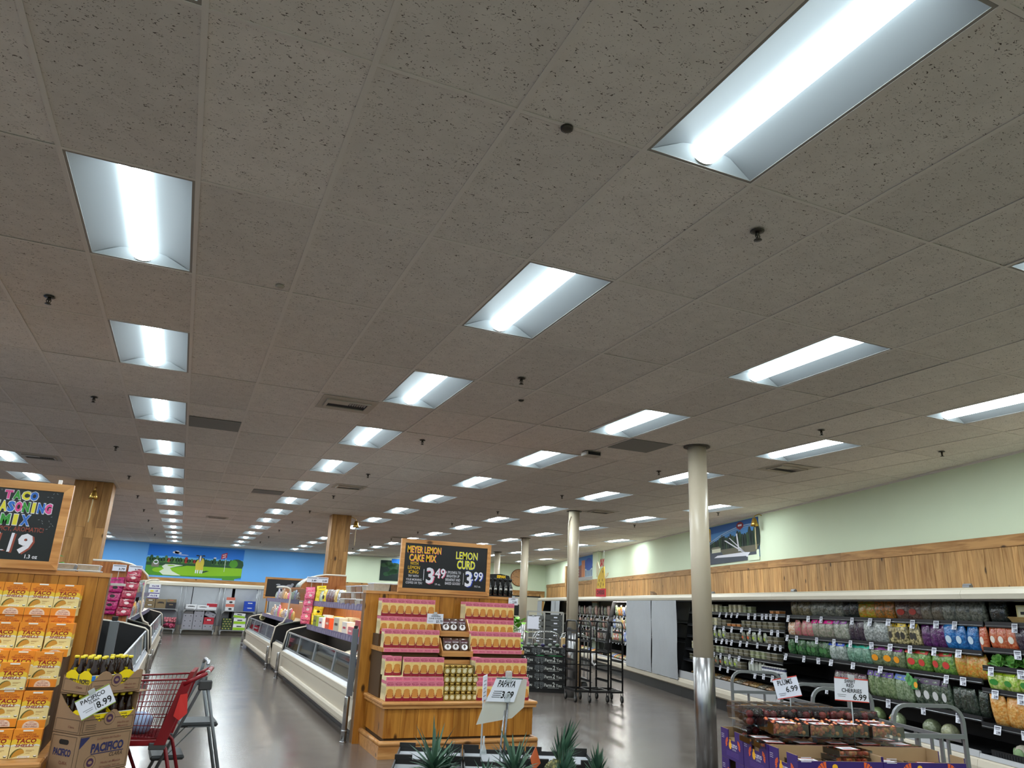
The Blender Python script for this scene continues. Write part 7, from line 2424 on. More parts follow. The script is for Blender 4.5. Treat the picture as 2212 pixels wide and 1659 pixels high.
# ---- purple citrus cartons: frame a runs along the wall direction (local x = TW, local y = NW)
m_pur, m_purd, m_tanin = M('sumo_purple', (52, 30, 104), 0.45), M('sumo_purple_edge', (150, 120, 84), 0.7), M('sumo_inside', (160, 132, 98), 0.8)
m_sor, m_syel, m_swh = M('sumo_orange', (226, 96, 46), 0.45), M('sumo_yellow', (240, 176, 40), 0.45), M('sumo_white', (226, 220, 236), 0.5)
SW, SD, SH = 0.497, 0.318, 0.174           # along d, along s, height
def sumo_mesh(low_front):
 """open carton; long face looks to -x (towards the camera), end face to +y"""
 q = MB()
 th = 0.006
 w, d, hh = SD, SW, SH
 fh = hh * (0.86 if low_front else 1.0)
 q.box(0, w, 0, d, 0, th, m_pur)
 def wall(x0, x1, y0, y1, z1, ins):
  fc = {ins: m_tanin, '+z': m_purd}
  q.box(x0, x1, y0, y1, th, z1, m_pur, faces=fc)
 wall(0, th, 0, d, fh, '+x')
 wall(w - th, w, 0, d, hh, '-x')
 # ends with a hand notch
 for y0, ins in ((0, '+y'), (d - th, '-y')):
  fc = {ins: m_tanin, '+z': m_purd}
  q.box(th, w * 0.36, y0, y0 + th, th, hh, m_pur, faces=fc)
  q.box(w * 0.66, w - th, y0, y0 + th, th, hh, m_pur, faces=fc)
  q.box(w * 0.36, w * 0.66, y0, y0 + th, th, hh * 0.66, m_pur, faces=fc)
 # print: long face
 def fan(o, ex, cx, cz, r_, flip):
  ex = Vector(ex)
  for i in range(6):
   a = R(55) + R(14) * i if not flip else R(55 + 70) - R(14) * i
   a0 = PI - a if flip else a
   c = Vector(o) + ex * (cx + math.cos(a0 - PI / 2 + (PI if 0 else 0)) * 0.0) + Z3 * cz
   b0 = R(100 + 22 * i) if not flip else R(80 - 22 * i)
   p1 = c + (ex * math.cos(b0) + Z3 * math.sin(b0)) * r_
   p0 = c + (ex * math.cos(b0) + Z3 * math.sin(b0)) * (r_ * 0.35)
   t_ = (ex * -math.sin(b0) + Z3 * math.cos(b0))
   q.poly([p0 - t_ * r_ * 0.06, p1 - t_ * r_ * 0.15, p1 + t_ * r_ * 0.15, p0 + t_ * r_ * 0.06], m_sor)
 def brand(o, ex, L_, hz, sc):
  """o: centre of the face bottom, ex: reading direction"""
  o, ex = Vector(o), Vector(ex)
  nrm_ = ex.cross(Z3)
  e = nrm_ * 0.0008
  fan(o + e, ex, -L_ * 0.17, hz + 0.03 * sc, 0.05 * sc, False)
  q.disc(o + e - ex * (L_ * 0.07) + Z3 * (hz + 0.022 * sc), ex, Z3, 0.028 * sc, m_syel, 14, 0.032 * sc)
  q.disc(o + e * 1.2 - ex * (L_ * 0.07) + Z3 * (hz + 0.058 * sc), ex, Z3, 0.014 * sc, m_syel, 10, 0.013 * sc)
  q.text('sumo', o + ex * (L_ * 0.10) + Z3 * (hz + 0.01 * sc), ex, Z3, 0.044 * sc, m_swh, 0.125 * sc, 'c', 0.01)
  q.text('CITRUS', o + ex * (L_ * 0.10) + Z3 * (hz - 0.012 * sc), ex, Z3, 0.014 * sc, m_swh, 0.08 * sc, 'c', 0.0)
  fan(o + e, ex, L_ * 0.27, hz + 0.03 * sc, 0.05 * sc, True)
  for i in range(3):
   q.poly([o + e + ex * (-L_ * 0.46) + Z3 * (hz + 0.095 * sc - i * 0.010), o + e + ex * (-L_ * 0.34) + Z3 * (hz + 0.095 * sc - i * 0.010), o + e + ex * (-L_ * 0.34) + Z3 * (hz + 0.098 * sc - i * 0.010), o + e + ex * (-L_ * 0.46) + Z3 * (hz + 0.098 * sc - i * 0.010)], m_swh)
  for i in range(4):
   q.poly([o + e + ex * (-L_ * 0.25) + Z3 * (hz - 0.030 * sc - i * 0.008), o + e + ex * (L_ * 0.3) + Z3 * (hz - 0.030 * sc - i * 0.008), o + e + ex * (L_ * 0.3) + Z3 * (hz - 0.0285 * sc - i * 0.008), o + e + ex * (-L_ * 0.25) + Z3 * (hz - 0.0285 * sc - i * 0.008)], M('sumo_lilac', (130, 100, 180), 0.5))
 brand((-0.0002, d / 2, 0), (0, -1, 0), d, 0.055, 1.15)
 brand((w / 2, d + 0.0002, 0), (-1, 0, 0), w, 0.068, 0.72)
 return q.mesh('citrus_carton')
su_lo, su_hi = sumo_mesh(True), sumo_mesh(False)
DSP = wallp(2.15, 3.83)
def dloc(x, y, z):
 p = Matrix.Rotation(RZW, 3, 'Z') @ Vector((x, y, 0)) + Vector((DSP.x, DSP.y, 0))
 return Vector((p.x, p.y, z))
q = MB()
q.box(0, 1.0, 0.0, 1.0, 0.16, 0.25, m_cgrey)
q.build('deck_block')
o = bpy.data.objects['deck_block']
o.name = 'display_pallet'
o.location, o.rotation_euler = DSP, (0, 0, RZW)
tag(o, 'grey pallet under the purple citrus cartons', 'pallet')
q = MB()
for x in (0.05, 0.45, 0.85):
 q.box(x, x + 0.1, 0.02, 0.98, 0.001, 0.16, m_cgrey)
f = q.build('pallet_feet', o)
for lv in range(4):
 z = 0.2505 + lv * 0.1752
 for rw in range(3):
  for c in range(2):
   lab = 'purple citrus carton, %s layer, %s row from the camera, %s side' % (('bottom', 'second', 'third', 'top')[lv], ('front', 'middle', 'back')[rw], ('right', 'left')[c])
   me = su_lo if (rw == 0 and lv == 3) else su_hi
   put(me, 'citrus_carton', dloc(rw * 0.325, c * 0.50, z), lab, 'carton', 'purple citrus cartons', RZW)
ZT = 0.2505 + 4 * 0.1752            # carton rim
# sticker sheets on two cartons
for x, y, zz, lab, rz, w, hh in [(-0.003, 0.44, 0.855, 'white barcode sticker on the right front carton', RZW - PI / 2, 0.09, 0.07), (0.10, 1.001, 0.80, 'white sticker on the left end of the front carton', RZW + PI, 0.06, 0.09)]:
 q = MB()
 q.box(-w / 2, w / 2, -0.001, 0.0, -hh / 2, hh / 2, m_card)
 rr_ = random.Random(3)
 for i in range(14):
  x0 = -w * 0.42 + i * w * 0.06
  q.box(x0, x0 + w * rr_.uniform(0.012, 0.03), -0.0014, -0.001, hh * 0.12, hh * 0.4, m_ink)
 for i in range(3):
  q.box(-w * 0.4, w * 0.25, -0.0014, -0.001, -hh * (0.08 + i * 0.12), -hh * (0.04 + i * 0.12), M('ink_grey', (120, 122, 130), 0.6))
 o = q.build('sticker', loc=dloc(x, y, zz))
 o.rotation_euler = (0, 0, rz)
 tag(o, lab, 'sticker')
# cherry bags: clear flat bags of cherries with a white label
m_cherry, m_cherry2, m_cherry3 = M('cherry_red', (180, 44, 30), 0.2, spec=0.6, coat=0.4), M('cherry_orange', (236, 120, 66), 0.25, coat=0.4), M('cherry_yellow', (226, 160, 80), 0.25, coat=0.4)
m_clear = glass('clear_film', (240, 236, 234), 0.06, 0.08)
m_lbl = M('label_white', (226, 226, 232), 0.4)
def cherry_bag(full, seed):
 t = thing('cherry_bag', 'x', 'cherries')
 r = random.Random(seed)
 q = MB()
 w, d = 0.21, 0.15
 n = 85 if full else 46
 for i in range(n):
  x, y = r.uniform(-w / 2 + 0.012, w / 2 - 0.012), r.uniform(-d / 2 + 0.012, d / 2 - 0.012)
  z = 0.012 + r.random() * (0.045 if full else 0.006)
  q.ell((x, y, z), 0.0125 * r.uniform(0.9, 1.1), (m_cherry2, m_cherry2, m_cherry, m_cherry3)[r.randrange(4)], 7, 5)
 o = q.build('cherries', t)
 o['kind'] = 'stuff'
 hh = 0.062 if full else 0.03
 q = MB()
 q.box(-w / 2, w / 2, -d / 2, d / 2, hh, hh + 0.0012, m_clear)
 for x0, x1, y0, y1 in ((-w / 2, -w / 2 + 0.001, -d / 2, d / 2), (w / 2 - 0.001, w / 2, -d / 2, d / 2), (-w / 2, w / 2, -d / 2, -d / 2 + 0.001), (-w / 2, w / 2, d / 2 - 0.001, d / 2)):
  q.box(x0, x1, y0, y1, 0.0, hh, m_clear)
 q.build('clear_pack', t)
 q = MB()
 q.box(-0.05, 0.05, -0.035, 0.035, hh + 0.0014, hh + 0.0022, m_lbl)
 q.box(-0.055, 0.055, 0.035, 0.042, hh + 0.0014, hh + 0.0024, M('label_red', (196, 60, 50), 0.4))
 q.box(-0.055, 0.055, -0.042, -0.035, hh + 0.0014, hh + 0.0024, M('label_red', (196, 60, 50), 0.4))
 q.box(-0.03, 0.03, -0.012, 0.012, hh + 0.0023, hh + 0.0027, M('ink_grey', (120, 122, 130), 0.6))
 q.build('label', t)
 return t
cbF, cbL = None, None
CB = []
for k in range(4):        # upper row of plump bags
 CB.append((0.42 + 0.02 * (k % 2), 0.215 + k * 0.20, ZT + 0.04, True, '%s plump cherry bag of the upper row from the right' % ORD[k]))
for k in range(4):
 CB.append((0.57, 0.18 + k * 0.205, ZT + 0.04, True, '%s plump cherry bag of the row behind the front bags' % ORD[k]))
for k in range(5):        # flat packs with labels filling the middle cartons
 CB.append((0.41, 0.11 + k * 0.205 - (0.01 if k == 4 else 0), ZT - 0.03, False, '%s flat cherry pack from the right in the middle cartons, near line' % ORD[k]))
 CB.append((0.565, 0.11 + k * 0.205 - (0.01 if k == 4 else 0), ZT - 0.03, False, '%s flat cherry pack from the right in the middle cartons, far line' % ORD[k]))
for k in range(4):
 CB.append((0.13 + 0.05 * (k % 2), 0.13 + k * 0.235, ZT - 0.085, False, '%s flat cherry pack low in the front cartons from the right' % ORD[k]))
CB.append((0.16, 0.62, ZT - 0.053, False, 'flat cherry pack lying on top of another in the front left carton'))
CB.append((0.17, 0.60, ZT - 0.020, False, 'topmost flat cherry pack of the little pile in the front left carton'))
for x, y, z, full, lab in CB:
 rz = RZW + PI / 2 + R(br.uniform(-8, 8))
 if full:
  if cbF is None:
   cbF = cherry_bag(True, 3)
   cbF.location, cbF.rotation_euler, cbF['label'], cbF['group'] = dloc(x, y, z), (0, 0, rz), lab, 'cherry packs'
  else:
   dup(cbF, dloc(x, y, z), rz, lab, 'cherry packs')
 else:
  if cbL is None:
   cbL = cherry_bag(False, 4)
   cbL.location, cbL.rotation_euler, cbL['label'], cbL['group'] = dloc(x, y, z), (0, 0, rz), lab, 'cherry packs'
  else:
   dup(cbL, dloc(x, y, z), rz, lab, 'cherry packs')
# carton liners that hold the packs up
for k, (x0, zt) in enumerate(((0.02, ZT - 0.0865), (0.345, ZT - 0.0315), (0.67, ZT - 0.062))):
 for c in range(2):
  q = MB()
  q.box(0, 0.28, 0.012, 0.475, 0, zt - (ZT - 0.166), m_tanin)
  o = q.build('carton_insert', loc=dloc(x0, c * 0.5, ZT - 0.166))
  o.rotation_euler = (0, 0, RZW)
  tag(o, 'brown card insert inside the %s %s top carton' % (('front', 'middle', 'back')[k], ('right', 'left')[c]), 'carton insert', 'card inserts')
# plum clamshells
m_plums = [M('plum_dark', (48, 26, 38), 0.25, coat=0.3), M('plum_red', (120, 34, 44), 0.25, coat=0.3), M('plum_rose', (160, 64, 58), 0.25, coat=0.3)]
m_clam = glass('clamshell_clear', (236, 238, 240), 0.03, 0.12)
def clamshell():
 t = thing('clamshell', 'x', 'clear box')
 w, d, hh = 0.108, 0.19, 0.103
 q = MB()
 vs_ = []
 for z, k in ((0.0, 0.9), (hh * 0.62, 1.0)):
  vs_ += [(sx * w / 2 * k, sy * d / 2 * k, z) for sx, sy in ((-1, -1), (1, -1), (1, 1), (-1, 1))]
 q.add(vs_, [(3, 2, 1, 0), (0, 1, 5, 4), (1, 2, 6, 5), (2, 3, 7, 6), (3, 0, 4, 7)], m_clam)
 for i in range(4):
  x = -w * 0.3 + i * w * 0.2
  q.box(x, x + 0.003, -d / 2 * 0.955, -d / 2 * 0.94, 0.01, hh * 0.55, m_clam)
 q.build('base_shell', t)
 q = MB()
 vs_ = []
 for z, k in ((hh * 0.62, 1.03), (hh * 0.66, 1.03), (hh * 0.72, 0.97), (hh, 0.93)):
  vs_ += [(sx * w / 2 * k, sy * d / 2 * k, z) for sx, sy in ((-1, -1), (1, -1), (1, 1), (-1, 1))]
 fs_ = []
 for a in range(3):
  for j in range(4):
   fs_.append((a * 4 + j, a * 4 + (j + 1) % 4, a * 4 + 4 + (j + 1) % 4, a * 4 + 4 + j))
 fs_.append((12, 13, 14, 15))
 q.add(vs_, fs_, m_clam)
 for i in range(5):
  x = -w * 0.36 + i * w * 0.17
  q.box(x, x + 0.006, -d * 0.40, d * 0.40, hh, hh + 0.003, m_clam)
 q.build('lid_shell', t)
 return t
plum_me = []
for k in range(3):
 q = MB()
 q.ell((0, 0, 0), (0.0245, 0.0245, 0.023), m_plums[k], 14, 10)
 plum_me.append(q.mesh('plum'))
cl0 = None
pl = random.Random(5)
CL = []
for k in range(8):
 CL.append((0.745, 0.12 + k * 0.112, ZT + 0.046, '%s clamshell of plums from the right in the upper front row' % ORD[k], 2))
for k in range(6):
 CL.append((0.945, 0.30 + k * 0.113, ZT + 0.048, '%s clamshell of plums from the right in the upper back row' % ORD[k], 1))
for k in range(8):
 CL.append((0.80, 0.065 + k * 0.115 + (0.02 if k > 3 else 0), ZT - 0.058, '%s clamshell of plums from the right in the lower row' % ORD[k], 2 if k in (0, 7, 6, 5) else 1))
for x, y, z, lab, rows in CL:
 p, rz = dloc(x, y, z), RZW - PI / 2 + R(pl.uniform(-2, 2))
 if cl0 is None:
  cl0 = clamshell()
  cl0.location, cl0.rotation_euler, cl0['label'], cl0['group'] = p, (0, 0, rz), lab, 'plum clamshells'
 else:
  dup(cl0, p, rz, lab, 'plum clamshells')
 Rm = Matrix.Translation(p) @ Matrix.Rotation(rz, 4, 'Z')
 for i in range(2):
  for jz in range(2):
   for jy in range(rows):
    v = Rm @ Vector(((i - 0.5) * 0.048, -0.062 + jy * 0.05, 0.027 + jz * 0.043))
    c = 0 if pl.random() < 0.55 else pl.choice((1, 2))
    put(plum_me[c], 'plum', v, '%s plum inside the %s' % (('dark', 'red', 'rosy')[c], lab.replace(' of plums', '').replace(' from the right', ' from right')), 'plum', 'plums in clamshells')
# signs over the fruit
price_card('price_sign', 'tilted red-edged price sign lettered plums', dloc(0.80, 0.585, 1.155), RZW - PI / 2 + R(-48), 0.165, 0.125,
           [('PLUMS', -0.005, 0.082, 0.030, 0.10), ('6.99', 0.03, 0.035, 0.034, 0.08), ('', -0.04, 0.03, 0.003, 0.05), ('', -0.04, 0.02, 0.003, 0.04)], tilt=R(-14), edge=M('edge_red', (206, 70, 60), 0.5), stem=0.14, cat='price sign')
price_card('price_sign', 'red-edged price sign lettered sweet red cherries 6.99', dloc(0.46, 0.36, 1.178), RZW - PI / 2 + R(4), 0.235, 0.135,
           [('SWEET', -0.01, 0.106, 0.020, 0.075), ('RED', -0.01, 0.082, 0.020, 0.05), ('CHERRIES', 0.0, 0.052, 0.022, 0.14), ('6.99', 0.055, 0.012, 0.034, 0.095), ('', -0.07, 0.035, 0.003, 0.06), ('', -0.07, 0.025, 0.003, 0.05)], tilt=R(3), edge=M('edge_red', (206, 70, 60), 0.5), stem=0.235, cat='price sign')
# ---- grey platform carts with hoop handles behind the fruit
m_cart = M('hoop_grey', (132, 134, 138), 0.35, metal=0.55)
def hoop_cart(lab, s0, s1, rail=True):
 t = thing('platform_cart', lab, 'cart', wallp(s0, 3.08), RZW, 'grey platform carts')
 L, W_ = s1 - s0, 0.56
 q = MB()
 q.box(0, L, 0, W_, 0.20, 0.24, m_cart)
 q.build('platform', t)
 for x in (0.0, L):
  q = MB()
  pth = [(x, 0.02, 0.24), (x, 0.02, 1.02)]
  for i in range(1, 6):
   a = PI / 2 * i / 5
   pth.append((x, 0.02 + 0.10 * (1 - math.cos(a)), 1.02 + 0.10 * math.sin(a)))
  for i in range(0, 6):
   a = PI / 2 * i / 5
   pth.append((x, W_ - 0.12 + 0.10 * math.sin(a), 1.02 + 0.10 * math.cos(a)))
  pth.append((x, W_ - 0.02, 0.24))
  q.tube(pth, 0.0165, m_cart, 4, smooth=False)
  q.bar((x, 0.03, 0.93), (x, W_ - 0.03, 0.93), 0.028, m_cart)
  for y in (0.20, 0.37):
   q.bar((x, y, 0.24), (x, y, 0.92), 0.03, m_cart, 0.012)
  q.build('hoop_handle', t)
 if rail:
  q = MB()
  q.bar((0.02, 0.02, 0.90), (L - 0.02, 0.02, 0.90), 0.026, m_cart)
  for i in range(1, 6):
   q.bar((L * i / 6, 0.02, 0.24), (L * i / 6, 0.02, 0.89), 0.024, m_cart, 0.012)
  q.build('side_rail', t)
 for x in (0.12, L - 0.12):
  for y in (0.06, W_ - 0.06):
   q = MB()
   q.lathe([(0.06, -0.018), (0.07, -0.012), (0.07, 0.012), (0.06, 0.018)], (x, y, 0.07), m_cgrey, 16, 'Y')
   q.box(x - 0.02, x + 0.02, y - 0.025, y + 0.025, 0.11, 0.20, m_cart)
   q.build('caster', t)
 return t
hoop_cart('near grey hoop-handled cart between purple cartons and the cooler', 3.05, 4.06)
hoop_cart('farther grey hoop-handled cart beyond the plums', 4.38, 5.55)

# ---- black nesting racks
m_rk = M('rack_black', (20, 20, 22), 0.4, spec=0.5)
def rack(lab, loc, rz):
 t = thing('rolling_rack', lab, 'rack', loc, rz, 'black rolling racks')
 W_, D_, Ht = 0.64, 0.60, 1.45
 for x, nm in ((0.0, 'side_frame'), (W_, 'side_frame')):
  q = MB()
  pth = [(x, 0, 0.20), (x, 0, Ht - 0.10)]
  for i in range(1, 6):
   a = PI / 2 * i / 5
   pth.append((x, 0.09 * (1 - math.cos(a)), Ht - 0.10 + 0.09 * math.sin(a)))
  for i in range(6):
   a = PI / 2 * i / 5
   pth.append((x, D_ - 0.09 + 0.09 * math.sin(a), Ht - 0.10 + 0.09 * math.cos(a)))
  pth.append((x, D_, 0.20))
  q.tube(pth, 0.017, m_rk, 8)
  for k in range(6):
   z = 0.36 + k * 0.175
   s = 1 if x == 0 else -1
   q.box(min(x, x + s * 0.035), max(x, x + s * 0.035), -0.03, D_ + 0.01, z, z + 0.006, m_rk)
   q.box(x - 0.004, x + 0.004, -0.02, D_, z, z + 0.04, m_rk)
  q.build(nm, t)
 q = MB()
 q.bar((0, 0, 0.20), (0, D_, 0.20), 0.04, m_rk)
 q.bar((W_, 0, 0.20), (W_, D_, 0.20), 0.04, m_rk)
 q.bar((0, D_, 0.20), (W_, D_, 0.20), 0.04, m_rk)
 q.bar((0, 0.0, 0.20), (W_, D_ * 0.55, 0.20), 0.035, m_rk)
 q.bar((0, 0.0, 0.20), (W_, 0.0, 0.20), 0.04, m_rk)
 q.build('base_frame', t)
 q = MB()
 q.bar((0, D_ - 0.05, Ht - 0.015), (W_, D_ - 0.05, Ht - 0.015), 0.03, m_rk)
 q.bar((0, D_, 0.86), (W_, D_, 0.86), 0.03, m_rk)
 q.bar((0, D_, 0.62), (W_, D_, 0.62), 0.02, m_rk)
 q.build('cross_bar', t)
 for x in (0, W_):
  for y in (0.03, D_ - 0.03):
   q = MB()
   q.lathe([(0.03, -0.016), (0.06, -0.014), (0.066, 0.0), (0.06, 0.014), (0.03, 0.016)], (x, y, 0.066), m_dark, 18, 'X')
   q.lathe([(0.040, -0.018), (0.040, 0.018)], (x, y, 0.066), M('wheel_grey', (130, 130, 126), 0.5), 14, 'X')
   q.box(x - 0.024, x - 0.018, y - 0.015, y + 0.015, 0.06, 0.18, m_galv)
   q.box(x + 0.018, x + 0.024, y - 0.015, y + 0.015, 0.06, 0.18, m_galv)
   q.build('caster', t)
 return t
rack('nearer black rolling rack on the floor before the night curtains', (7.24, 12.74, 0), R(-10))
rk2 = rack('black rolling rack nested into the nearer one on its left', (7.00, 12.84, 0), R(-8))
q = MB()
q.box(-0.08, 0.08, -0.002, 0.002, -0.2, 0.0, M('sheet_pale', (186, 194, 192), 0.5))
o = q.build('paper_sheet', loc=(7.80, 12.90, 1.36))
o.rotation_euler = (0, 0, R(70))
tag(o, 'pale paper sheet hanging on the nearer black rack', 'paper')
q = MB()
q.tube([(0, 0, 0), (0.01, 0, -0.08), (0.0, 0, -0.14), (0.05, 0, -0.20), (0.08, 0, -0.17)], 0.016, M('wrap_white', (222, 222, 222), 0.5), 7)
tag(q.build('white_strap', loc=(7.25, 12.70, 0.86)), 'white plastic strap tied to the nearer black rack', 'strap')
q = MB()
q.prism([(-0.05, 0, 0), (0.06, -0.01, 0), (0.05, 0.03, 0), (-0.04, 0.025, 0)], (0, 0, 0.002), M('litter_white', (220, 220, 220), 0.7))
tag(q.build('paper_scrap', loc=(7.62, 12.45, 0.001)), 'white paper scrap on the floor below the black rack', 'paper')

# ---- black printed fruit boxes behind the lemon display
m_fb, m_fbw, m_fbg, m_fgr = M('fruitbox_black', (24, 25, 26), 0.5), M('fruitbox_white', (206, 210, 206), 0.5), M('fruitbox_grey', (96, 100, 102), 0.5), M('fruitbox_green', (60, 150, 90), 0.5)
def farm_box():
 q = MB()
 w, d, hh = 0.60, 0.40, 0.158
 q.box(-w / 2, w / 2, 0, d, 0, hh, m_fb, 0.004)
 y = -0.001
 q.text('Farm', (-0.045, y, 0.055), X3, Z3, 0.058, m_fbw, 0.15, 'r', 0.02)
 q.text('2', (-0.006, y, 0.055), X3, Z3, 0.085, m_fbw, 0.05, 'c', 0.03)
 q.text('You', (0.035, y, 0.055), X3, Z3, 0.058, m_fbw, 0.12, 'l', 0.02)
 q.disc((-0.002, y * 1.4, 0.06), X3, Z3, 0.02, m_fgr, 10, 0.008)
 q.box(-0.13, 0.10, y - 0.0004, y, 0.030, 0.036, m_fbw)
 for sx in (-1, 1):
  for cx, cz, r_ in ((0.25, 0.115, 0.03), (0.285, 0.08, 0.03), (0.22, 0.07, 0.028), (0.26, 0.035, 0.03), (0.29, 0.125, 0.02), (0.215, 0.115, 0.02)):
   for k in range(5):
    a = k * 2 * PI / 5
    q.disc((sx * cx + math.cos(a) * r_ * 0.55, y, cz + math.sin(a) * r_ * 0.55), X3, Z3, r_ * 0.42, m_fbg, 8)
   q.disc((sx * cx, y * 1.5, cz), X3, Z3, r_ * 0.3, m_fb, 8)
 q.disc((0.285, y * 2, 0.028), X3, Z3, 0.012, m_fbw, 8)
 return q.mesh('fruit_box')
fb = farm_box()
FBR = R(-27)
for c in range(2):
 for lv in range(5):
  base = Vector((7.28, 14.30, 0)) - Vector((math.cos(FBR), math.sin(FBR), 0)) * (0.605 * c)
  if lv == 4:
   base -= Vector((math.cos(FBR), math.sin(FBR), 0)) * 0.07
  put(fb, 'fruit_box', (base.x, base.y, 0.06 + lv * 0.16 + (0.012 if lv == 4 else 0)), '%s black fruit box from the floor in the %s pile by the racks' % (ORD[lv], ('right', 'left')[c]), 'box', 'black printed fruit boxes', FBR)
q = MB()
q.box(-0.95, 0.35, 0.0, 0.42, 0.0, 0.06, m_dark)
o = q.build('low_dolly', loc=(7.28, 14.30, 0))
o.rotation_euler = (0, 0, FBR)
tag(o, 'low black dolly under the printed fruit boxes', 'dolly')
q = MB()
for x, w_ in ((-0.30, 0.09), (0.02, 0.16)):
 q.prism([(x - w_, -0.008, 0.0), (x - w_ * 0.5, -0.008, 0.012), (x + w_ * 0.6, -0.008, 0.014), (x + w_, -0.008, 0.0)], (0, 0.02, 0), m_fgr)
o = q.build('green_flap', loc=(7.28, 14.30, 0.703))
o.rotation_euler = (0, 0, FBR)
tag(o, 'green leaf-shaped card flaps under the topmost black fruit boxes', 'card')
r = random.Random(31)
for k in range(16):
 q = MB()
 a = k % 2
 q.ell((0, 0, 0.035), (0.05, 0.04, 0.035), (M('kiwi_green', (70, 92, 70), 0.5), M('grape_navy', (44, 38, 84), 0.35, coat=0.2), M('kiwi_pale', (120, 130, 116), 0.5))[k % 3], 10, 7)
 u = -0.85 + (k % 8) * 0.15
 v = 0.08 + (k // 8) * 0.16
 p = Vector((7.28, 14.30, 0)) + Vector((math.cos(FBR) * u - math.sin(FBR) * v, math.sin(FBR) * u + math.cos(FBR) * v, 0.872))
 tag(q.build('wrapped_fruit', loc=p), '%s fruit from the left on the %s line of the black boxes' % (ORD[k % 8], ('front', 'back')[k // 8]), 'fruit', 'fruit on the black boxes')
price_card('price_sign', 'blank white back of a price sign above the black fruit boxes', (6.88, 14.55, 1.22), FBR, 0.24, 0.25, [], stem=0.35, cat='price sign')
# bright hoop carts and brown box behind them
m_chr = M('chrome_hoop', (190, 192, 194), 0.2, metal=1.0)
for k, (x, y, w) in enumerate(((7.75, 15.6, 0.55), (8.2, 15.1, 0.55))):
 t = thing('hoop_trolley', ('chrome hoop trolley behind the fruit boxes', 'chrome hoop trolley nearer the second round post')[k], 'trolley', (x, y, 0), R(-20))
 q = MB()
 for yy in (0, 0.5):
  q.tube([(-w / 2, yy, 0.2), (-w / 2, yy, 1.0), (-w / 2 + 0.05, yy, 1.10), (-w / 2 + 0.14, yy, 1.13), (w / 2 - 0.14, yy, 1.13), (w / 2 - 0.05, yy, 1.10), (w / 2, yy, 1.0), (w / 2, yy, 0.2)], 0.014, m_chr, 8)
 q.tube([(-w / 2, 0, 0.98), (w / 2, 0, 0.98)], 0.010, m_chr, 8)
 q.tube([(-w / 2, 0, 0.98), (-w / 2, 0.5, 0.98)], 0.010, m_chr, 8)
 q.build('hoop_frame', t)
 q = MB()
 q.box(-w / 2, w / 2, 0, 0.5, 0.14, 0.2, m_galv)
 q.build('deck', t)
 for sx in (-1, 1):
  for yy in (0.05, 0.45):
   q = MB()
   q.lathe([(0.06, -0.015), (0.07, -0.01), (0.07, 0.01), (0.06, 0.015)], (sx * (w / 2 - 0.06), yy, 0.07), m_cgrey, 14, 'Y')
   q.build('caster', t)
put(slot_box(0.40, 0.3, 0.24, M('ctn_buff', (190, 160, 110), 0.7), None, m_dark), 'fruit_carton', (7.92, 14.75, 0.80), 'buff carton with red base seen through the black rack', 'carton', None, R(-20))
put(slot_box(0.40, 0.3, 0.30, M('ctn_buff', (190, 160, 110), 0.7), None, m_dark), 'fruit_carton', (7.92, 14.75, 0.50), 'lower buff carton behind the black rack', 'carton', None, R(-20))
put(slot_box(0.42, 0.32, 0.499, M('ctn_buff2', (120, 96, 70), 0.7), None, None), 'fruit_carton', (7.92, 14.75, 0.0), 'brown carton on the floor behind the black rack', 'carton', None, R(-20))
# tray trolley by the third post
t = thing('tray_trolley', 'pale trolley filled with dark trays beyond the black fruit boxes', 'trolley', (8.25, 17.75, 0), R(-22))
m_trk = M('trolley_pale', (170, 168, 160), 0.4, metal=0.4)
q = MB()
for x in (0, 0.42, 0.9):
 for y in (0, 0.5):
  q.bar((x, y, 0.1), (x, y, 1.55), 0.035, m_trk)
for z in (0.12, 1.55):
 for y in (0, 0.5):
  q.bar((0, y, z), (0.9, y, z), 0.035, m_trk)
q.build('frame', t)
for c in range(2):
 for k in range(9):
  q = MB()
  x0, x1 = ((0.03, 0.39), (0.45, 0.87))[c]
  z = 0.2 + k * 0.145
  q.box(x0, x1, 0.0, 0.48, z, z + 0.10 + 0.03 * c, M('tray_dark', (66, 68, 66), 0.5) if c else M('tray_grey', (104, 104, 100), 0.5))
  q.box((x0 + x1) / 2, (x0 + x1) / 2 + 0.09, -0.004, 0.0, z + 0.05, z + 0.08, m_card)
  q.build('tray', t)
for sx in (0.05, 0.85):
 for yy in (0.05, 0.45):
  q = MB()
  q.lathe([(0.04, -0.012), (0.05, -0.008), (0.05, 0.008), (0.04, 0.012)], (sx, yy, 0.05), m_cgrey, 14, 'Y')
  q.build('caster', t)

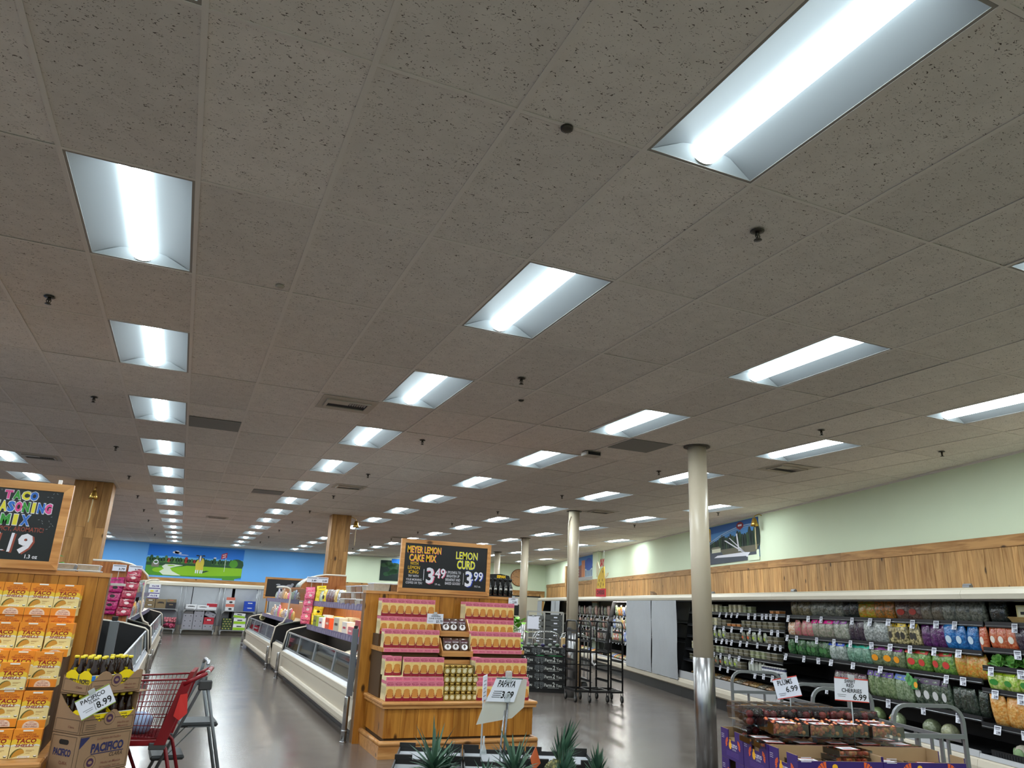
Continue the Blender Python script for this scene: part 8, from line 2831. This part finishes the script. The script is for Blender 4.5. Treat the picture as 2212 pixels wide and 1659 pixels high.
# ---- pineapples in open cartons at the bottom of the view
m_pcb, m_pcw, m_pce, m_pcy = M('pine_box_black', (26, 24, 24), 0.5), M('pine_box_white', (214, 216, 220), 0.6), M('pine_box_edge', (120, 92, 66), 0.8), M('pine_box_yellow', (200, 176, 60), 0.5)
def pine_carton():
 q = MB()
 w, d, hh, th = 0.352, 0.342, 0.20, 0.007
 q.box(-w / 2, w / 2, 0, d, 0, th, m_pcw)
 def wl(x0, x1, y0, y1, z1, ins):
  q.box(x0, x1, y0, y1, th, z1 - 0.022, m_pcb, faces={ins: m_pcw, '+z': m_pce})
  q.box(x0, x1, y0, y1, z1 - 0.022, z1, m_pcb)
 wl(-w / 2, w / 2, 0, th, hh, '+y')
 wl(-w / 2, w / 2, d - th, d, hh, '-y')
 wl(-w / 2, -w / 2 + th, th, d - th, hh, '+x')
 wl(w / 2 - th, w / 2, th, d - th, hh, '-x')
 for sx in (-1, 1):
  for y in (0, d - 0.006):
   q.box(sx * (w / 2 - 0.045) - 0.045, sx * (w / 2 - 0.045) + 0.045, y, y + 0.006, hh, hh + 0.022, m_pcb)
 q.box(-w / 2, -w / 2 + 0.008, 0.02, 0.05, hh - 0.001, hh + 0.003, m_pcy)
 return q.mesh('pineapple_carton')
pc = pine_carton()
PF, PRZ = Vector((1.27, 4.41, 0)), R(-19.5)
PEX, PEY = Vector((math.cos(PRZ), math.sin(PRZ), 0)), Vector((-math.sin(PRZ), math.cos(PRZ), 0))
def ploc(x, y, z):
 """x across from the far left corner, y towards the camera"""
 p = PF + PEX * x - PEY * y
 return Vector((p.x, p.y, z))
PZ = 0.665
o = bpy.data.objects.new('display_table', None)
COL.objects.link(o)
o.location, o.rotation_euler = ploc(0, 1.05, 0), (0, 0, PRZ)
tag(o, 'low timber table under the pineapple cartons', 'table')
q = MB()
q.box(0.0, 1.08, 0.0, 1.06, PZ - 0.06, PZ - 0.001, m_cabx)
q.build('table_top', o)
for x in (0.04, 0.98):
 for y in (0.04, 0.96):
  q = MB()
  q.box(x, x + 0.05, y, y + 0.05, 0.0, PZ - 0.061, m_cab)
  q.build('leg', o)
for rw in range(3):
 for c in range(3):
  put(pc, 'pineapple_carton', ploc(0.18 + 0.359 * c, 0.348 * (rw + 1), PZ), 'open black and white pineapple carton, %s row, %s' % (('far', 'middle', 'near')[rw], ('left', 'centre', 'right')[c]), 'carton', 'pineapple cartons', PRZ)
m_fruit = None
def pine_mats():
 m, nt, b = newmat('pineapple_skin')
 N, Lk = nt.nodes, nt.links
 tc = N.new('ShaderNodeTexCoord')
 vo = N.new('ShaderNodeTexVoronoi')
 vo.inputs['Scale'].default_value = 48
 Lk.new(tc.outputs['Object'], vo.inputs['Vector'])
 rp = ramp(nt, [(0.0, lin((190, 170, 110))), (0.35, lin((120, 118, 62))), (0.8, lin((52, 58, 36)))])
 Lk.new(vo.outputs['Distance'], rp.inputs[0])
 Lk.new(rp.outputs[0], b.inputs['Base Color'])
 b.inputs['Roughness'].default_value = 0.5
 return m
m_fruit = pine_mats()
m_leafs = [M('leaf_a', (52, 84, 66), 0.45, var=0.2, bscale=30), M('leaf_b', (74, 106, 84), 0.45, var=0.2, bscale=30), M('leaf_c', (38, 66, 52), 0.45, var=0.2, bscale=30)]
def pineapple(lab, loc, rot, seed, leaf_len=0.17, spread=1.0, fruit=True, fr=0.062, fh=0.085):
 t = bpy.data.objects.new('pineapple', None)
 COL.objects.link(t)
 t.location, t.rotation_euler = loc, rot
 tag(t, lab, 'pineapple', 'pineapples')
 r = random.Random(seed)
 q = MB()
 # body with raised eyes set in two spirals
 q.ell((0, 0, fh), (fr * 0.95, fr * 0.95, fh), m_fruit, 18, 12)
 for i in range(13):
  zf = -0.86 + 1.72 * i / 12
  rad = math.sqrt(max(0, 1 - zf * zf)) * fr
  n = max(5, int(2 * PI * rad / 0.023))
  for j in range(n):
   a = 2 * PI * (j + 0.5 * (i % 2)) / n
   nrm_ = Vector((math.cos(a) * math.sqrt(1 - zf * zf), math.sin(a) * math.sqrt(1 - zf * zf), zf * 0.8)).normalized()
   c = Vector((math.cos(a) * rad * 0.96, math.sin(a) * rad * 0.96, fh + zf * fh * 0.97))
   e1 = nrm_.cross(Z3).normalized()
   e2 = nrm_.cross(e1)
   s = 0.0105
   q.add([c + e1 * s, c + e2 * s * 1.1, c - e1 * s, c - e2 * s * 1.1, c + nrm_ * 0.006], [(0, 1, 4), (1, 2, 4), (2, 3, 4), (3, 0, 4)], m_fruit)
 q.build('fruit_body', t)
 q = MB()
 base = 2 * fh - 0.010
 nl = 46
 for i in range(nl):
  f = i / nl
  a = i * 2.39996 + r.uniform(-0.2, 0.2)
  ln = leaf_len * (0.45 + 0.6 * f) * r.uniform(0.85, 1.12)
  el = R(8 + 66 * f ** 1.4) if spread >= 1 else R(35 + 50 * f)
  el += R(r.uniform(-7, 7))
  dirv = Vector((math.cos(a) * math.cos(el), math.sin(a) * math.cos(el), math.sin(el)))
  side = Vector((-math.sin(a), math.cos(a), 0))
  w = 0.0125 * (1.1 - 0.3 * f)
  o0 = Vector((math.cos(a) * 0.014 * (1 - f), math.sin(a) * 0.014 * (1 - f), base + 0.03 * f))
  ups = side.cross(dirv).normalized()
  if ups.z < 0:
   ups = -ups
  pts_l, pts_c, pts_r = [], [], []
  for k in range(6):
   u = k / 5
   bend = -0.22 * ln * u * u * (1.2 - f) if spread >= 1 else 0.0
   p = o0 + dirv * (ln * u) + Vector((0, 0, bend))
   ww = w * (1 - u) ** 0.75 * (0.75 + 0.5 * min(1, u * 3))
   pts_l.append(p - side * ww + ups * ww * 0.35)
   pts_c.append(p - ups * ww * 0.15)
   pts_r.append(p + side * ww + ups * ww * 0.35)
  vs_ = pts_l + pts_c + pts_r
  fs_ = []
  for k in range(5):
   fs_ += [(k, k + 1, 6 + k + 1, 6 + k), (6 + k, 6 + k + 1, 12 + k + 1, 12 + k)]
  q.add(vs_, fs_, m_leafs[r.randrange(3)], True)
 q.build('leaf_crown', t)
 return t
pineapple('broad-crowned pineapple in the left carton with long spreading leaves', ploc(0.21, 0.56, PZ + 0.04), (0, 0, 0.4), 4, 0.22, 1.0, True, 0.055, 0.075)
pineapple('pineapple just behind the broad-crowned one on the left', ploc(0.26, 0.42, PZ + 0.008), (0, 0, 1.4), 5, 0.17, 1.0, True, 0.055, 0.07)
pineapple('pineapple with few leaves in front of the broad-crowned one', ploc(0.47, 0.56, PZ + 0.008), (0, 0, 2.2), 6, 0.12, 1.0, True, 0.05, 0.06)
pineapple('pineapple with dark outswept leaves right of the papaya sign', ploc(0.62, 0.74, PZ + 0.05), (R(-4), R(-8), 0.9), 7, 0.20, 1.0, True, 0.058, 0.085)
pineapple('tall pineapple leaning right with its crown raised highest', ploc(0.80, 0.45, PZ + 0.08), (R(4), R(20), 0.0), 8, 0.18, 0.5)
pineapple('front pineapple with skin fully in view below the tall one', ploc(0.75, 0.80, PZ + 0.075), (R(4), R(24), 0.0), 9, 0.12, 0.5)
pineapple('small golden pineapple right of the front one', ploc(0.90, 0.62, PZ + 0.05), (0, R(4), 2.8), 10, 0.06, 0.5)
pineapple('pineapple crown standing alone in the right carton', ploc(1.03, 0.60, PZ + 0.06), (0, R(3), 1.9), 11, 0.13, 0.5, True, 0.05, 0.065)
q = MB()
q.prism([(-0.03, 0, -0.03), (0.03, 0, 0.0), (0.02, 0, 0.08), (-0.035, 0, 0.03)], (0, 0.004, 0), M('tag_orange', (176, 84, 44), 0.4))
o = q.build('hang_tag', loc=ploc(0.735, 0.47, PZ + 0.22))
o.rotation_euler = (R(-20), 0, R(20))
tag(o, 'orange-brown hang tag on the tall leaning pineapple', 'tag')
# papaya sign
t = thing('price_sign', 'clear stand holding the papaya 3.99 card over the pineapple cartons', 'price sign', (1.74, 4.0, PZ + 0.075))
q = MB()
q.tube([(0.0, 0, 0.0), (0.004, 0, 0.20), (0.012, 0, 0.40)], 0.006, M('rod_grey', (120, 122, 126), 0.25, metal=0.8), 8)
q.tube([(-0.022, 0.01, 0.0), (-0.012, 0.01, 0.22), (0.0, 0.01, 0.36)], 0.005, M('rod_pale', (170, 172, 176), 0.25, metal=0.6), 8)
q.build('rod', t)
m_sheet = M('sheet_frosted', (206, 206, 198), 0.35, alpha=0.72)
q = MB()
q.prism([(-0.165, 0.008, 0.29), (0.045, 0.008, 0.32), (0.115, 0.008, 0.375), (0.13, 0.008, 0.52), (-0.02, 0.008, 0.535), (-0.115, 0.008, 0.42)], (0, 0.002, 0), m_sheet)
q.build('frosted_sheet', t)
q = MB()
c4 = [(-0.118, -0.004, 0.408), (0.048, -0.004, 0.403), (0.092, -0.004, 0.522), (-0.062, -0.004, 0.530)]
q.prism(c4, (0, 0.002, 0), m_card)
exs, ezs = Vector((1, 0, -0.03)).normalized(), Vector((0.36, 0, 0.93)).normalized()
def pt(u, v):
 p = Vector(c4[0]) + (Vector(c4[1]) - Vector(c4[0])) * u + (Vector(c4[3]) - Vector(c4[0])) * v
 return p + Vector((0, -0.0004, 0))
q.prism([pt(0.0, 0.96), pt(0.97, 0.96), pt(0.97, 1.0), pt(0.0, 1.0)], (0, -0.0006, 0), M('card_teal', (40, 100, 90), 0.5))
def stext(s, u, v, hh, w, bold):
 g, fs_, x0, x1, y0, y1 = textgeo(s, bold, 0)
 kx, kz = w / (x1 - x0), hh / 0.7
 o = pt(u, v)
 q.add([o + exs * ((x - (x0 + x1) / 2) * kx) + Vector((0.36, 0, 1)) * (y * kz) + Vector((0, -0.0006, 0)) for x, y in g], fs_, m_ink)
stext('PAPAYA', 0.48, 0.62, 0.034, 0.105, 0.02)
stext('3.99', 0.66, 0.16, 0.034, 0.072, 0.03)
for i in range(4):
 a, b2 = pt(0.12, 0.42 - i * 0.08), pt(0.42, 0.42 - i * 0.08)
 q.prism([a, b2, b2 + Vector((0, 0, 0.003)), a + Vector((0, 0, 0.003))], (0, -0.0005, 0), m_ink)
q.build('card', t)
q = MB()
for z0, z1 in ((0.50, 0.565), (0.40, 0.45)):
 q.box(-0.005 if z0 > 0.45 else -0.01, 0.03 if z0 > 0.45 else 0.025, -0.012, 0.014, z0, z1, M('clip_acrylic', (196, 204, 206), 0.1, alpha=0.5), 0.006)
q.build('clip', t)
t = thing('price_sign', 'second smaller card seen edge-on behind the papaya card', 'price sign', (1.66, 4.12, PZ + 0.075), R(58))
q = MB()
q.box(-0.06, 0.06, -0.002, 0.002, 0.40, 0.53, m_card)
for i in range(5):
 q.box(-0.045, 0.03, -0.0028, -0.002, 0.42 + i * 0.02, 0.424 + i * 0.02, M('ink_grey', (120, 122, 130), 0.6))
q.build('card', t)
q = MB()
q.tube([(0, 0.005, 0), (0, 0.005, 0.45)], 0.005, M('stem_clear', (190, 195, 198), 0.2, alpha=0.7), 8)
q.build('rod', t)
q = MB()
q.lathe([(0.02, 0), (0.016, 0.02), (0.006, 0.05), (0.005, 0.09)], (0, 0, 0), MATS['clip_acrylic'], 12)
tag(q.build('sign_base', loc=(1.645, 4.06, PZ + 0.21)), 'clear acrylic sign clip stuck in the cartons', 'clip')
# ================================================================== MURALS, CLOCK, SIGNS, PLANTS
# bridge mural on the right wall (local x along the wall, so pictures read towards -x)
def wall_mural(lab, s_left, s_right, z0, z1):
 """panel whose left edge (as seen) is at s_left > s_right; returns builder helpers"""
 t = thing('wall_mural', lab, 'mural', wallp(s_left, 0.004, z0), RZW + PI)
 return t, s_left - s_right, z1 - z0
t, W, HH = wall_mural('painted mural of a white arch bridge and trees on the green wall', 14.75, 11.83, 2.74, 3.575)
q = MB()
q.box(0, W * 0.97, -0.012, 0, 0.06, HH, paint('sky_b', (36, 92, 160)))
q.build('board', t)
q = MB()
y = -0.0125
F = lambda u, v: (u * W, v * HH)
def mp(pts, m_, k):
 mural_quad(q, [F(a, b2) for a, b2 in pts], m_, y - k * 0.0004)
mp([(0, 0.62), (0.97, 0.62), (0.97, 0.85), (0, 0.80)], paint('sky_b2', (70, 130, 190)), 1)
mp([(0, 0.0), (0.80, 0.02), (0.80, 0.13), (0.93, 0.13), (0.93, 0.24), (0.97, 0.24), (0.97, 0.36), (0, 0.36)], paint('road', (70, 76, 88)), 2)
r = random.Random(44)
for i in range(26):
 u = i / 25 * 0.95
 hh = r.uniform(0.12, 0.24) + 0.16 * max(0, u - 0.45)
 q.disc((u * W + 0.02, y - 0.0014, HH * (0.40 + hh * 0.5)), X3, Z3, W * 0.032, (paint('fir', (22, 42, 36)), paint('fir2', (40, 70, 40)))[i % 3 == 0], 10, HH * (0.06 + hh * 0.75))
mp([(0.80, 0.0), (0.97, 0.0), (0.97, 0.24), (0.93, 0.24), (0.93, 0.13), (0.80, 0.13)], paint('wallgreen_patch', (222, 234, 206)), 0)
mp([(0.40, 0.22), (0.93, 0.20), (0.97, 0.36), (0.35, 0.36)], paint('bank', (100, 96, 80)), 5)
mp([(0.20, 0.30), (0.36, 0.30), (0.36, 0.40), (0.20, 0.40)], paint('house', (206, 204, 180)), 6)
mp([(0.18, 0.40), (0.37, 0.40), (0.33, 0.45), (0.21, 0.45)], paint('roofgrey', (120, 116, 100)), 6.5)
for i in range(14):          # arch ribs
 u0, u1 = 0.02 + i * 0.068, 0.02 + (i + 1) * 0.068
 f = lambda u: 0.36 + 0.52 * math.sin(min(1, (u + 0.1) / 1.1) * PI * 0.62)
 mp([(u0, f(u0)), (u1, f(u1)), (u1, f(u1) - 0.025), (u0, f(u0) - 0.025)], paint('arch', (150, 176, 206)), 7)
 mp([(u0, f(u0) - 0.05), (u1, f(u1) - 0.05), (u1, f(u1) - 0.062), (u0, f(u0) - 0.062)], paint('arch', (150, 176, 206)), 7)
for a, b2, w in (((0.44, 0.58), (0.79, 0.16), 0.03), ((0.52, 0.62), (0.76, 0.20), 0.018), ((0.64, 0.70), (0.67, 0.26), 0.022), ((0.80, 0.10), (0.70, 0.30), 0.03)):
 mp([(a[0] - w / 2, a[1]), (a[0] + w / 2, a[1]), (b2[0] + w / 2, b2[1]), (b2[0] - w / 2, b2[1])], m_chalkw, 8)
mp([(0.24, 0.17), (0.80, 0.12), (0.84, 0.20), (0.74, 0.22), (0.30, 0.22)], m_chalkw, 8.5)
mp([(0.12, 0.56), (0.19, 0.56), (0.19, 0.92), (0.12, 0.92)], paint('tower', (186, 150, 90)), 3)
q.disc((0.155 * W, y - 0.0020, 0.92 * HH), X3, Z3, 0.10, paint('towertop', (206, 176, 60)), 12, 0.05)
q.disc((0.70 * W, y - 0.0034, 0.88 * HH), X3, Z3, 0.17, paint('balloon', (130, 26, 44)), 16, 0.075)
mp([(0.655, 0.86), (0.745, 0.86), (0.70, 0.76)], paint('balloon', (130, 26, 44)), 8.6)
q.box(0.67 * W, 0.73 * W, y - 0.0042, y - 0.0038, 0.865 * HH, 0.91 * HH, m_chalkw)
q.build('painted_scene', t)
t, W, HH = wall_mural('painted mural of a brick building with blue glass dome near the pilaster', 27.6, 24.3, 2.72, 3.60)
q = MB()
q.box(0, W, -0.012, 0, 0, HH, paint('sky_c', (60, 130, 206)))
q.build('board', t)
q = MB()
y = -0.0125
mp([(0, 0), (1, 0), (1, 0.16), (0, 0.2)], paint('plaza', (176, 172, 170)), 1)
mp([(0, 0.14), (0.36, 0.14), (0.36, 0.66), (0, 0.56)], paint('brickm', (130, 66, 56)), 2)
for i in range(3):
 mp([(0.03, 0.22 + i * 0.12), (0.24, 0.22 + i * 0.12), (0.24, 0.27 + i * 0.12), (0.03, 0.26 + i * 0.12)], paint('pane_m', (196, 206, 206)), 3)
mp([(0.36, 0.14), (0.52, 0.14), (0.52, 0.84), (0.36, 0.84)], paint('brick_or', (206, 126, 76)), 2)
mp([(0.52, 0.12), (0.86, 0.12), (0.86, 0.64), (0.52, 0.64)], paint('glassm', (186, 206, 220)), 3)
for i in range(5):
 mp([(0.54 + i * 0.065, 0.14), (0.57 + i * 0.065, 0.14), (0.57 + i * 0.065, 0.40), (0.54 + i * 0.065, 0.40)], paint('glassd', (70, 100, 140)), 4)
mp([(0.52, 0.46), (0.86, 0.46), (0.86, 0.54), (0.52, 0.54)], paint('glassd', (70, 100, 140)), 4)
q.disc((0.69 * W, y - 0.0022, 0.64 * HH), X3, Z3, 0.17 * W, paint('dome', (40, 90, 190)), 18, 0.26 * HH)
q.disc((0.60 * W * 0 + 0.06 * W, y - 0.002, 0.92 * HH), X3, Z3, 0.08 * W, paint('fir', (22, 42, 36)), 10, 0.14 * HH)
q.disc((0.95 * W, y - 0.002, 0.40 * HH), X3, Z3, 0.07 * W, paint('fir2', (40, 70, 40)), 10, 0.22 * HH)
q.build('painted_scene', t)
# dark mural on the back green wall beside the lemon chalkboard
t = thing('wall_mural', 'dark tree mural with blue patch left of the lemon chalkboard', 'mural', BC + BACKDIR * 2.55 + Vector((0, 0, 2.55)), RZB)
q = MB()
q.box(0, 1.3, -0.018, -0.006, 0, 0.92, paint('fir', (22, 42, 36)))
q.box(0.5, 1.3, -0.019, -0.005, 0.7, 1.0, paint('sky1', (30, 118, 216)))
q.build('board', t)
q = MB()
r = random.Random(6)
for i in range(14):
 q.disc((r.uniform(0.1, 0.9), -0.0195, r.uniform(0.3, 0.8)), X3, Z3, r.uniform(0.08, 0.2), (paint('fir2', (40, 70, 40)), paint('tree', (36, 74, 44)))[i % 2], 10, 0.1)
q.box(0.95, 1.05, -0.021, -0.019, -0.1, 0.85, paint('sun', (226, 214, 60)))
q.build('painted_scene', t)
# wooden clock on the back wall
cpos = BC + BACKDIR * (BACKL - 1.32)
t = thing('wall_clock', 'round wooden clock on the green back wall beside a round post', 'clock', (cpos.x, cpos.y, 2.98), RZB)
m_clk, m_clk2 = M('clock_wood', (190, 140, 92), 0.5), M('clock_rim', (120, 76, 44), 0.5)
q = MB()
q.lathe([(0.40, -0.008), (0.40, -0.05), (0.37, -0.058)], (0, 0, 0), m_clk2, 32, 'Y')
q.build('rim', t)
q = MB()
q.disc((0, -0.0585, 0), X3, Z3, 0.365, m_clk, 32)
for i in range(12):
 a = i * PI / 6
 q.box(math.sin(a) * 0.30 - 0.012, math.sin(a) * 0.30 + 0.012, -0.0605, -0.059, math.cos(a) * 0.30 - 0.025, math.cos(a) * 0.30 + 0.025, m_clk2)
q.build('dial', t)
for a, ln, nm in ((R(292), 0.17, 'hour_hand'), (R(285), 0.26, 'minute_hand')):
 q = MB()
 q.bar((0, -0.064, 0), (math.sin(a) * ln, -0.064, math.cos(a) * ln), 0.016, m_dark, 0.006)
 q.build(nm, t)
# hanging cheese sign in front of the pilaster
t = thing('hanging_sign', 'yellow cheese wedge sign with red lettering hanging before the pilaster', 'sign', wallp(20.05, 1.0, 2.06), RZW + PI + R(10))
m_chz, m_chzd, m_chr2 = M('cheese_yellow', (226, 186, 60), 0.5), M('cheese_hole', (150, 110, 30), 0.5), M('cheese_red', (206, 40, 50), 0.5)
q = MB()
q.prism([(-0.26, 0, 0.22), (0.26, 0, 0.22), (0.26, 0, 0.55), (0.22, 0, 0.85), (0.05, 0, 0.80), (-0.20, 0, 0.56)], (0, 0.02, 0), m_chz)
q.prism([(-0.30, 0, 0.55), (-0.10, 0, 0.80), (-0.22, 0, 1.02), (-0.34, 0, 0.95)], (0, 0.02, 0), M('cheese_pale', (236, 226, 186), 0.5))
q.prism([(0.27, 0, 0.50), (0.46, 0, 0.58), (0.50, 0, 0.66), (0.42, 0, 0.66), (0.27, 0, 0.58)], (0, 0.02, 0), MATS['cheese_pale'])
for cx, cz in ((-0.1, 0.45), (0.02, 0.36), (0.12, 0.46), (-0.02, 0.28), (0.18, 0.33), (0.14, 0.70), (-0.16, 0.33)):
 q.disc((cx, -0.001, cz), X3, Z3, 0.028, m_chzd, 8, 0.045)
q.build('wedge', t)
q = MB()
q.box(-0.32, 0.32, -0.004, 0.02, -0.02, 0.21, m_chr2)
q.text('CHEESE', (0, -0.005, 0.05), X3, Z3, 0.11, M('cheese_dark', (90, 20, 30), 0.5), 0.54, 'c', 0.04)
q.text('SAY', (0.11, -0.002, 0.87), X3, Z3, 0.19, m_chr2, 0.30, 'c', 0.08)
q.build('lettering', t)
q = MB()
for x in (-0.2, 0.2):
 q.tube([(x, 0.01, 0.84), (x, 0.01, H - 2.285)], 0.003, m_galv, 5)
q.build('wire', t)
# dark bottles in a black stand behind the lemon chalkboard
t = thing('display_rack', 'black stand with yellow lettering holding dark bottles beside the lemon chalkboard', 'display stand', (4.02, 9.62, 1.769))
q = MB()
q.box(-0.20, 0.20, 0.10, 0.115, 0.0, 0.25, m_dark)
q.prism([(-0.20, 0.10, 0.25), (0.20, 0.10, 0.25), (0.18, 0.10, 0.29), (0.05, 0.10, 0.31), (-0.10, 0.10, 0.30), (-0.18, 0.10, 0.27)], (0, 0.015, 0), m_dark)
q.box(-0.20, 0.20, -0.05, 0.10, 0.0, 0.012, m_dark)
q.build('stand', t)
q = MB()
q.text('ESPAN', (0.06, 0.0985, 0.255), X3, Z3, 0.035, paint('yellow', (236, 190, 30)), 0.13, 'c', 0.06)
q.build('lettering', t)
m_blk = M('bottle_black', (14, 15, 16), 0.12, spec=0.6, coat=0.6)
b0 = None
for k in range(5):
 p = (4.02 - 0.155 + k * 0.077, 9.60, 1.783)
 lab = '%s black bottle from the left in the stand by the lemon chalkboard' % ORD[k]
 if b0 is None:
  b0 = thing('dark_bottle', lab, 'bottle', p, 0, 'black bottles')
  q = MB()
  q.lathe([(0.033, 0), (0.035, 0.005), (0.035, 0.11), (0.02, 0.15), (0.014, 0.17), (0.014, 0.20)], (0, 0, 0), m_blk, 14)
  q.build('glass_body', b0)
  q = MB()
  q.lathe([(0.016, 0.195), (0.024, 0.20), (0.024, 0.225), (0.015, 0.23)], (0, 0, 0), m_dark, 12)
  q.build('cap', b0)
  q = MB()
  for i in range(3):
   q.box(-0.018 + i * 0.013, -0.010 + i * 0.013, -0.0365, -0.035, 0.075 + 0.006 * (i % 2), 0.10, white)
  q.build('label', b0)
 else:
  dup(b0, p, 0, lab, 'black bottles')
price_card('price_sign', 'white price sign at the right end of the lemon panel top', (4.165, 9.46, 1.665), 0, 0.14, 0.10, [('CLASSIC', 0, 0.07, 0.014, 0.07), ('2.99', 0.02, 0.02, 0.034, 0.06), ('', -0.04, 0.03, 0.003, 0.04)], cat='price sign', edge=M('edge_mauve', (140, 90, 110), 0.5))
# leafy plants: behind the lemon display and by the taco sign
def leafy(lab, loc, n, spread, zr, seed, sz, pot, dx=0.0):
 t = thing('potted_plant', lab, 'plant', loc)
 r = random.Random(seed)
 m_lv = [M('basil_a', (110, 190, 40), 0.35, spec=0.5), M('basil_b', (74, 150, 34), 0.35, spec=0.5), M('basil_c', (150, 210, 90), 0.35, spec=0.5)]
 q = MB()
 for i in range(n):
  a, el = r.uniform(0, 2 * PI), r.uniform(-0.5, 0.8)
  c = Vector((dx + r.gauss(0, spread * 0.5), r.gauss(0, spread * 0.5), r.uniform(zr[0], zr[1])))
  d_ = Vector((math.cos(a) * math.cos(el), math.sin(a) * math.cos(el), math.sin(el)))
  s = d_.cross(Z3).normalized()
  u = s.cross(d_)
  L_ = sz * r.uniform(0.7, 1.2)
  q.add([c, c + d_ * L_ * 0.35 + s * L_ * 0.32 + u * L_ * 0.08, c + d_ * L_ * 0.8 + s * L_ * 0.22, c + d_ * L_, c + d_ * L_ * 0.8 - s * L_ * 0.22, c + d_ * L_ * 0.35 - s * L_ * 0.32 + u * L_ * 0.08, c + d_ * L_ * 0.5 - u * L_ * 0.06],
              [(0, 1, 6), (1, 2, 6), (2, 3, 6), (3, 4, 6), (4, 5, 6), (5, 0, 6)], m_lv[r.randrange(3)], True)
 q.build('foliage', t)
 q = MB()
 for i in range(4):
  q.tube([(r.uniform(-0.02, 0.02), r.uniform(-0.02, 0.02), zr[0] - 0.1), (dx + r.uniform(-0.05, 0.05), r.uniform(-0.05, 0.05), zr[1])], 0.004, m_lv[1], 5)
 q.build('stem', t)
 q = MB()
 q.lathe([(0.055, 0.0), (0.075, pot), (0.07, pot)], (0, 0, 0), M('pot_brown', (120, 80, 54), 0.7), 16)
 q.build('pot', t)
 return t
leafy('bright green leafy plant peeking out right of the lemon display', (4.06, 9.86, 0.75), 70, 0.11, (0.28, 0.74), 3, 0.11, 0.20, 0.32)
q = MB()
q.box(3.93, 4.18, 9.70, 10.02, 0.70, 0.748, m_cabx)
q.box(3.97, 4.14, 9.74, 9.98, 0.0, 0.70, m_cab)
tag(q.build('plant_stand'), 'timber plant stand hidden behind the lemon display panel', 'stand')
leafy('small green plant beside the taco chalkboard', (-1.02, 7.22, 1.70), 26, 0.07, (0.10, 0.24), 5, 0.06, 0.08)
# white doorway machine and dark door at the far right back
t = thing('service_door', 'cream service door with dark window below the clock', 'door', BC + BACKDIR * (BACKL - 1.9) - Vector((BACKDIR.y, -BACKDIR.x, 0)) * 0.0 + Vector((0, 0, 0)), RZB)
q = MB()
q.box(0, 1.6, -0.05, -0.041, 0.001, 2.1, M('door_cream', (206, 198, 180), 0.5))
q.build('door_leaf', t)
q = MB()
q.box(0.35, 0.75, -0.056, -0.05, 1.25, 1.75, m_dark)
q.build('door_window', t)
q = MB()
q.box(-0.06, 1.66, -0.048, -0.041, 2.1, 2.16, m_dark)
q.build('door_head', t)
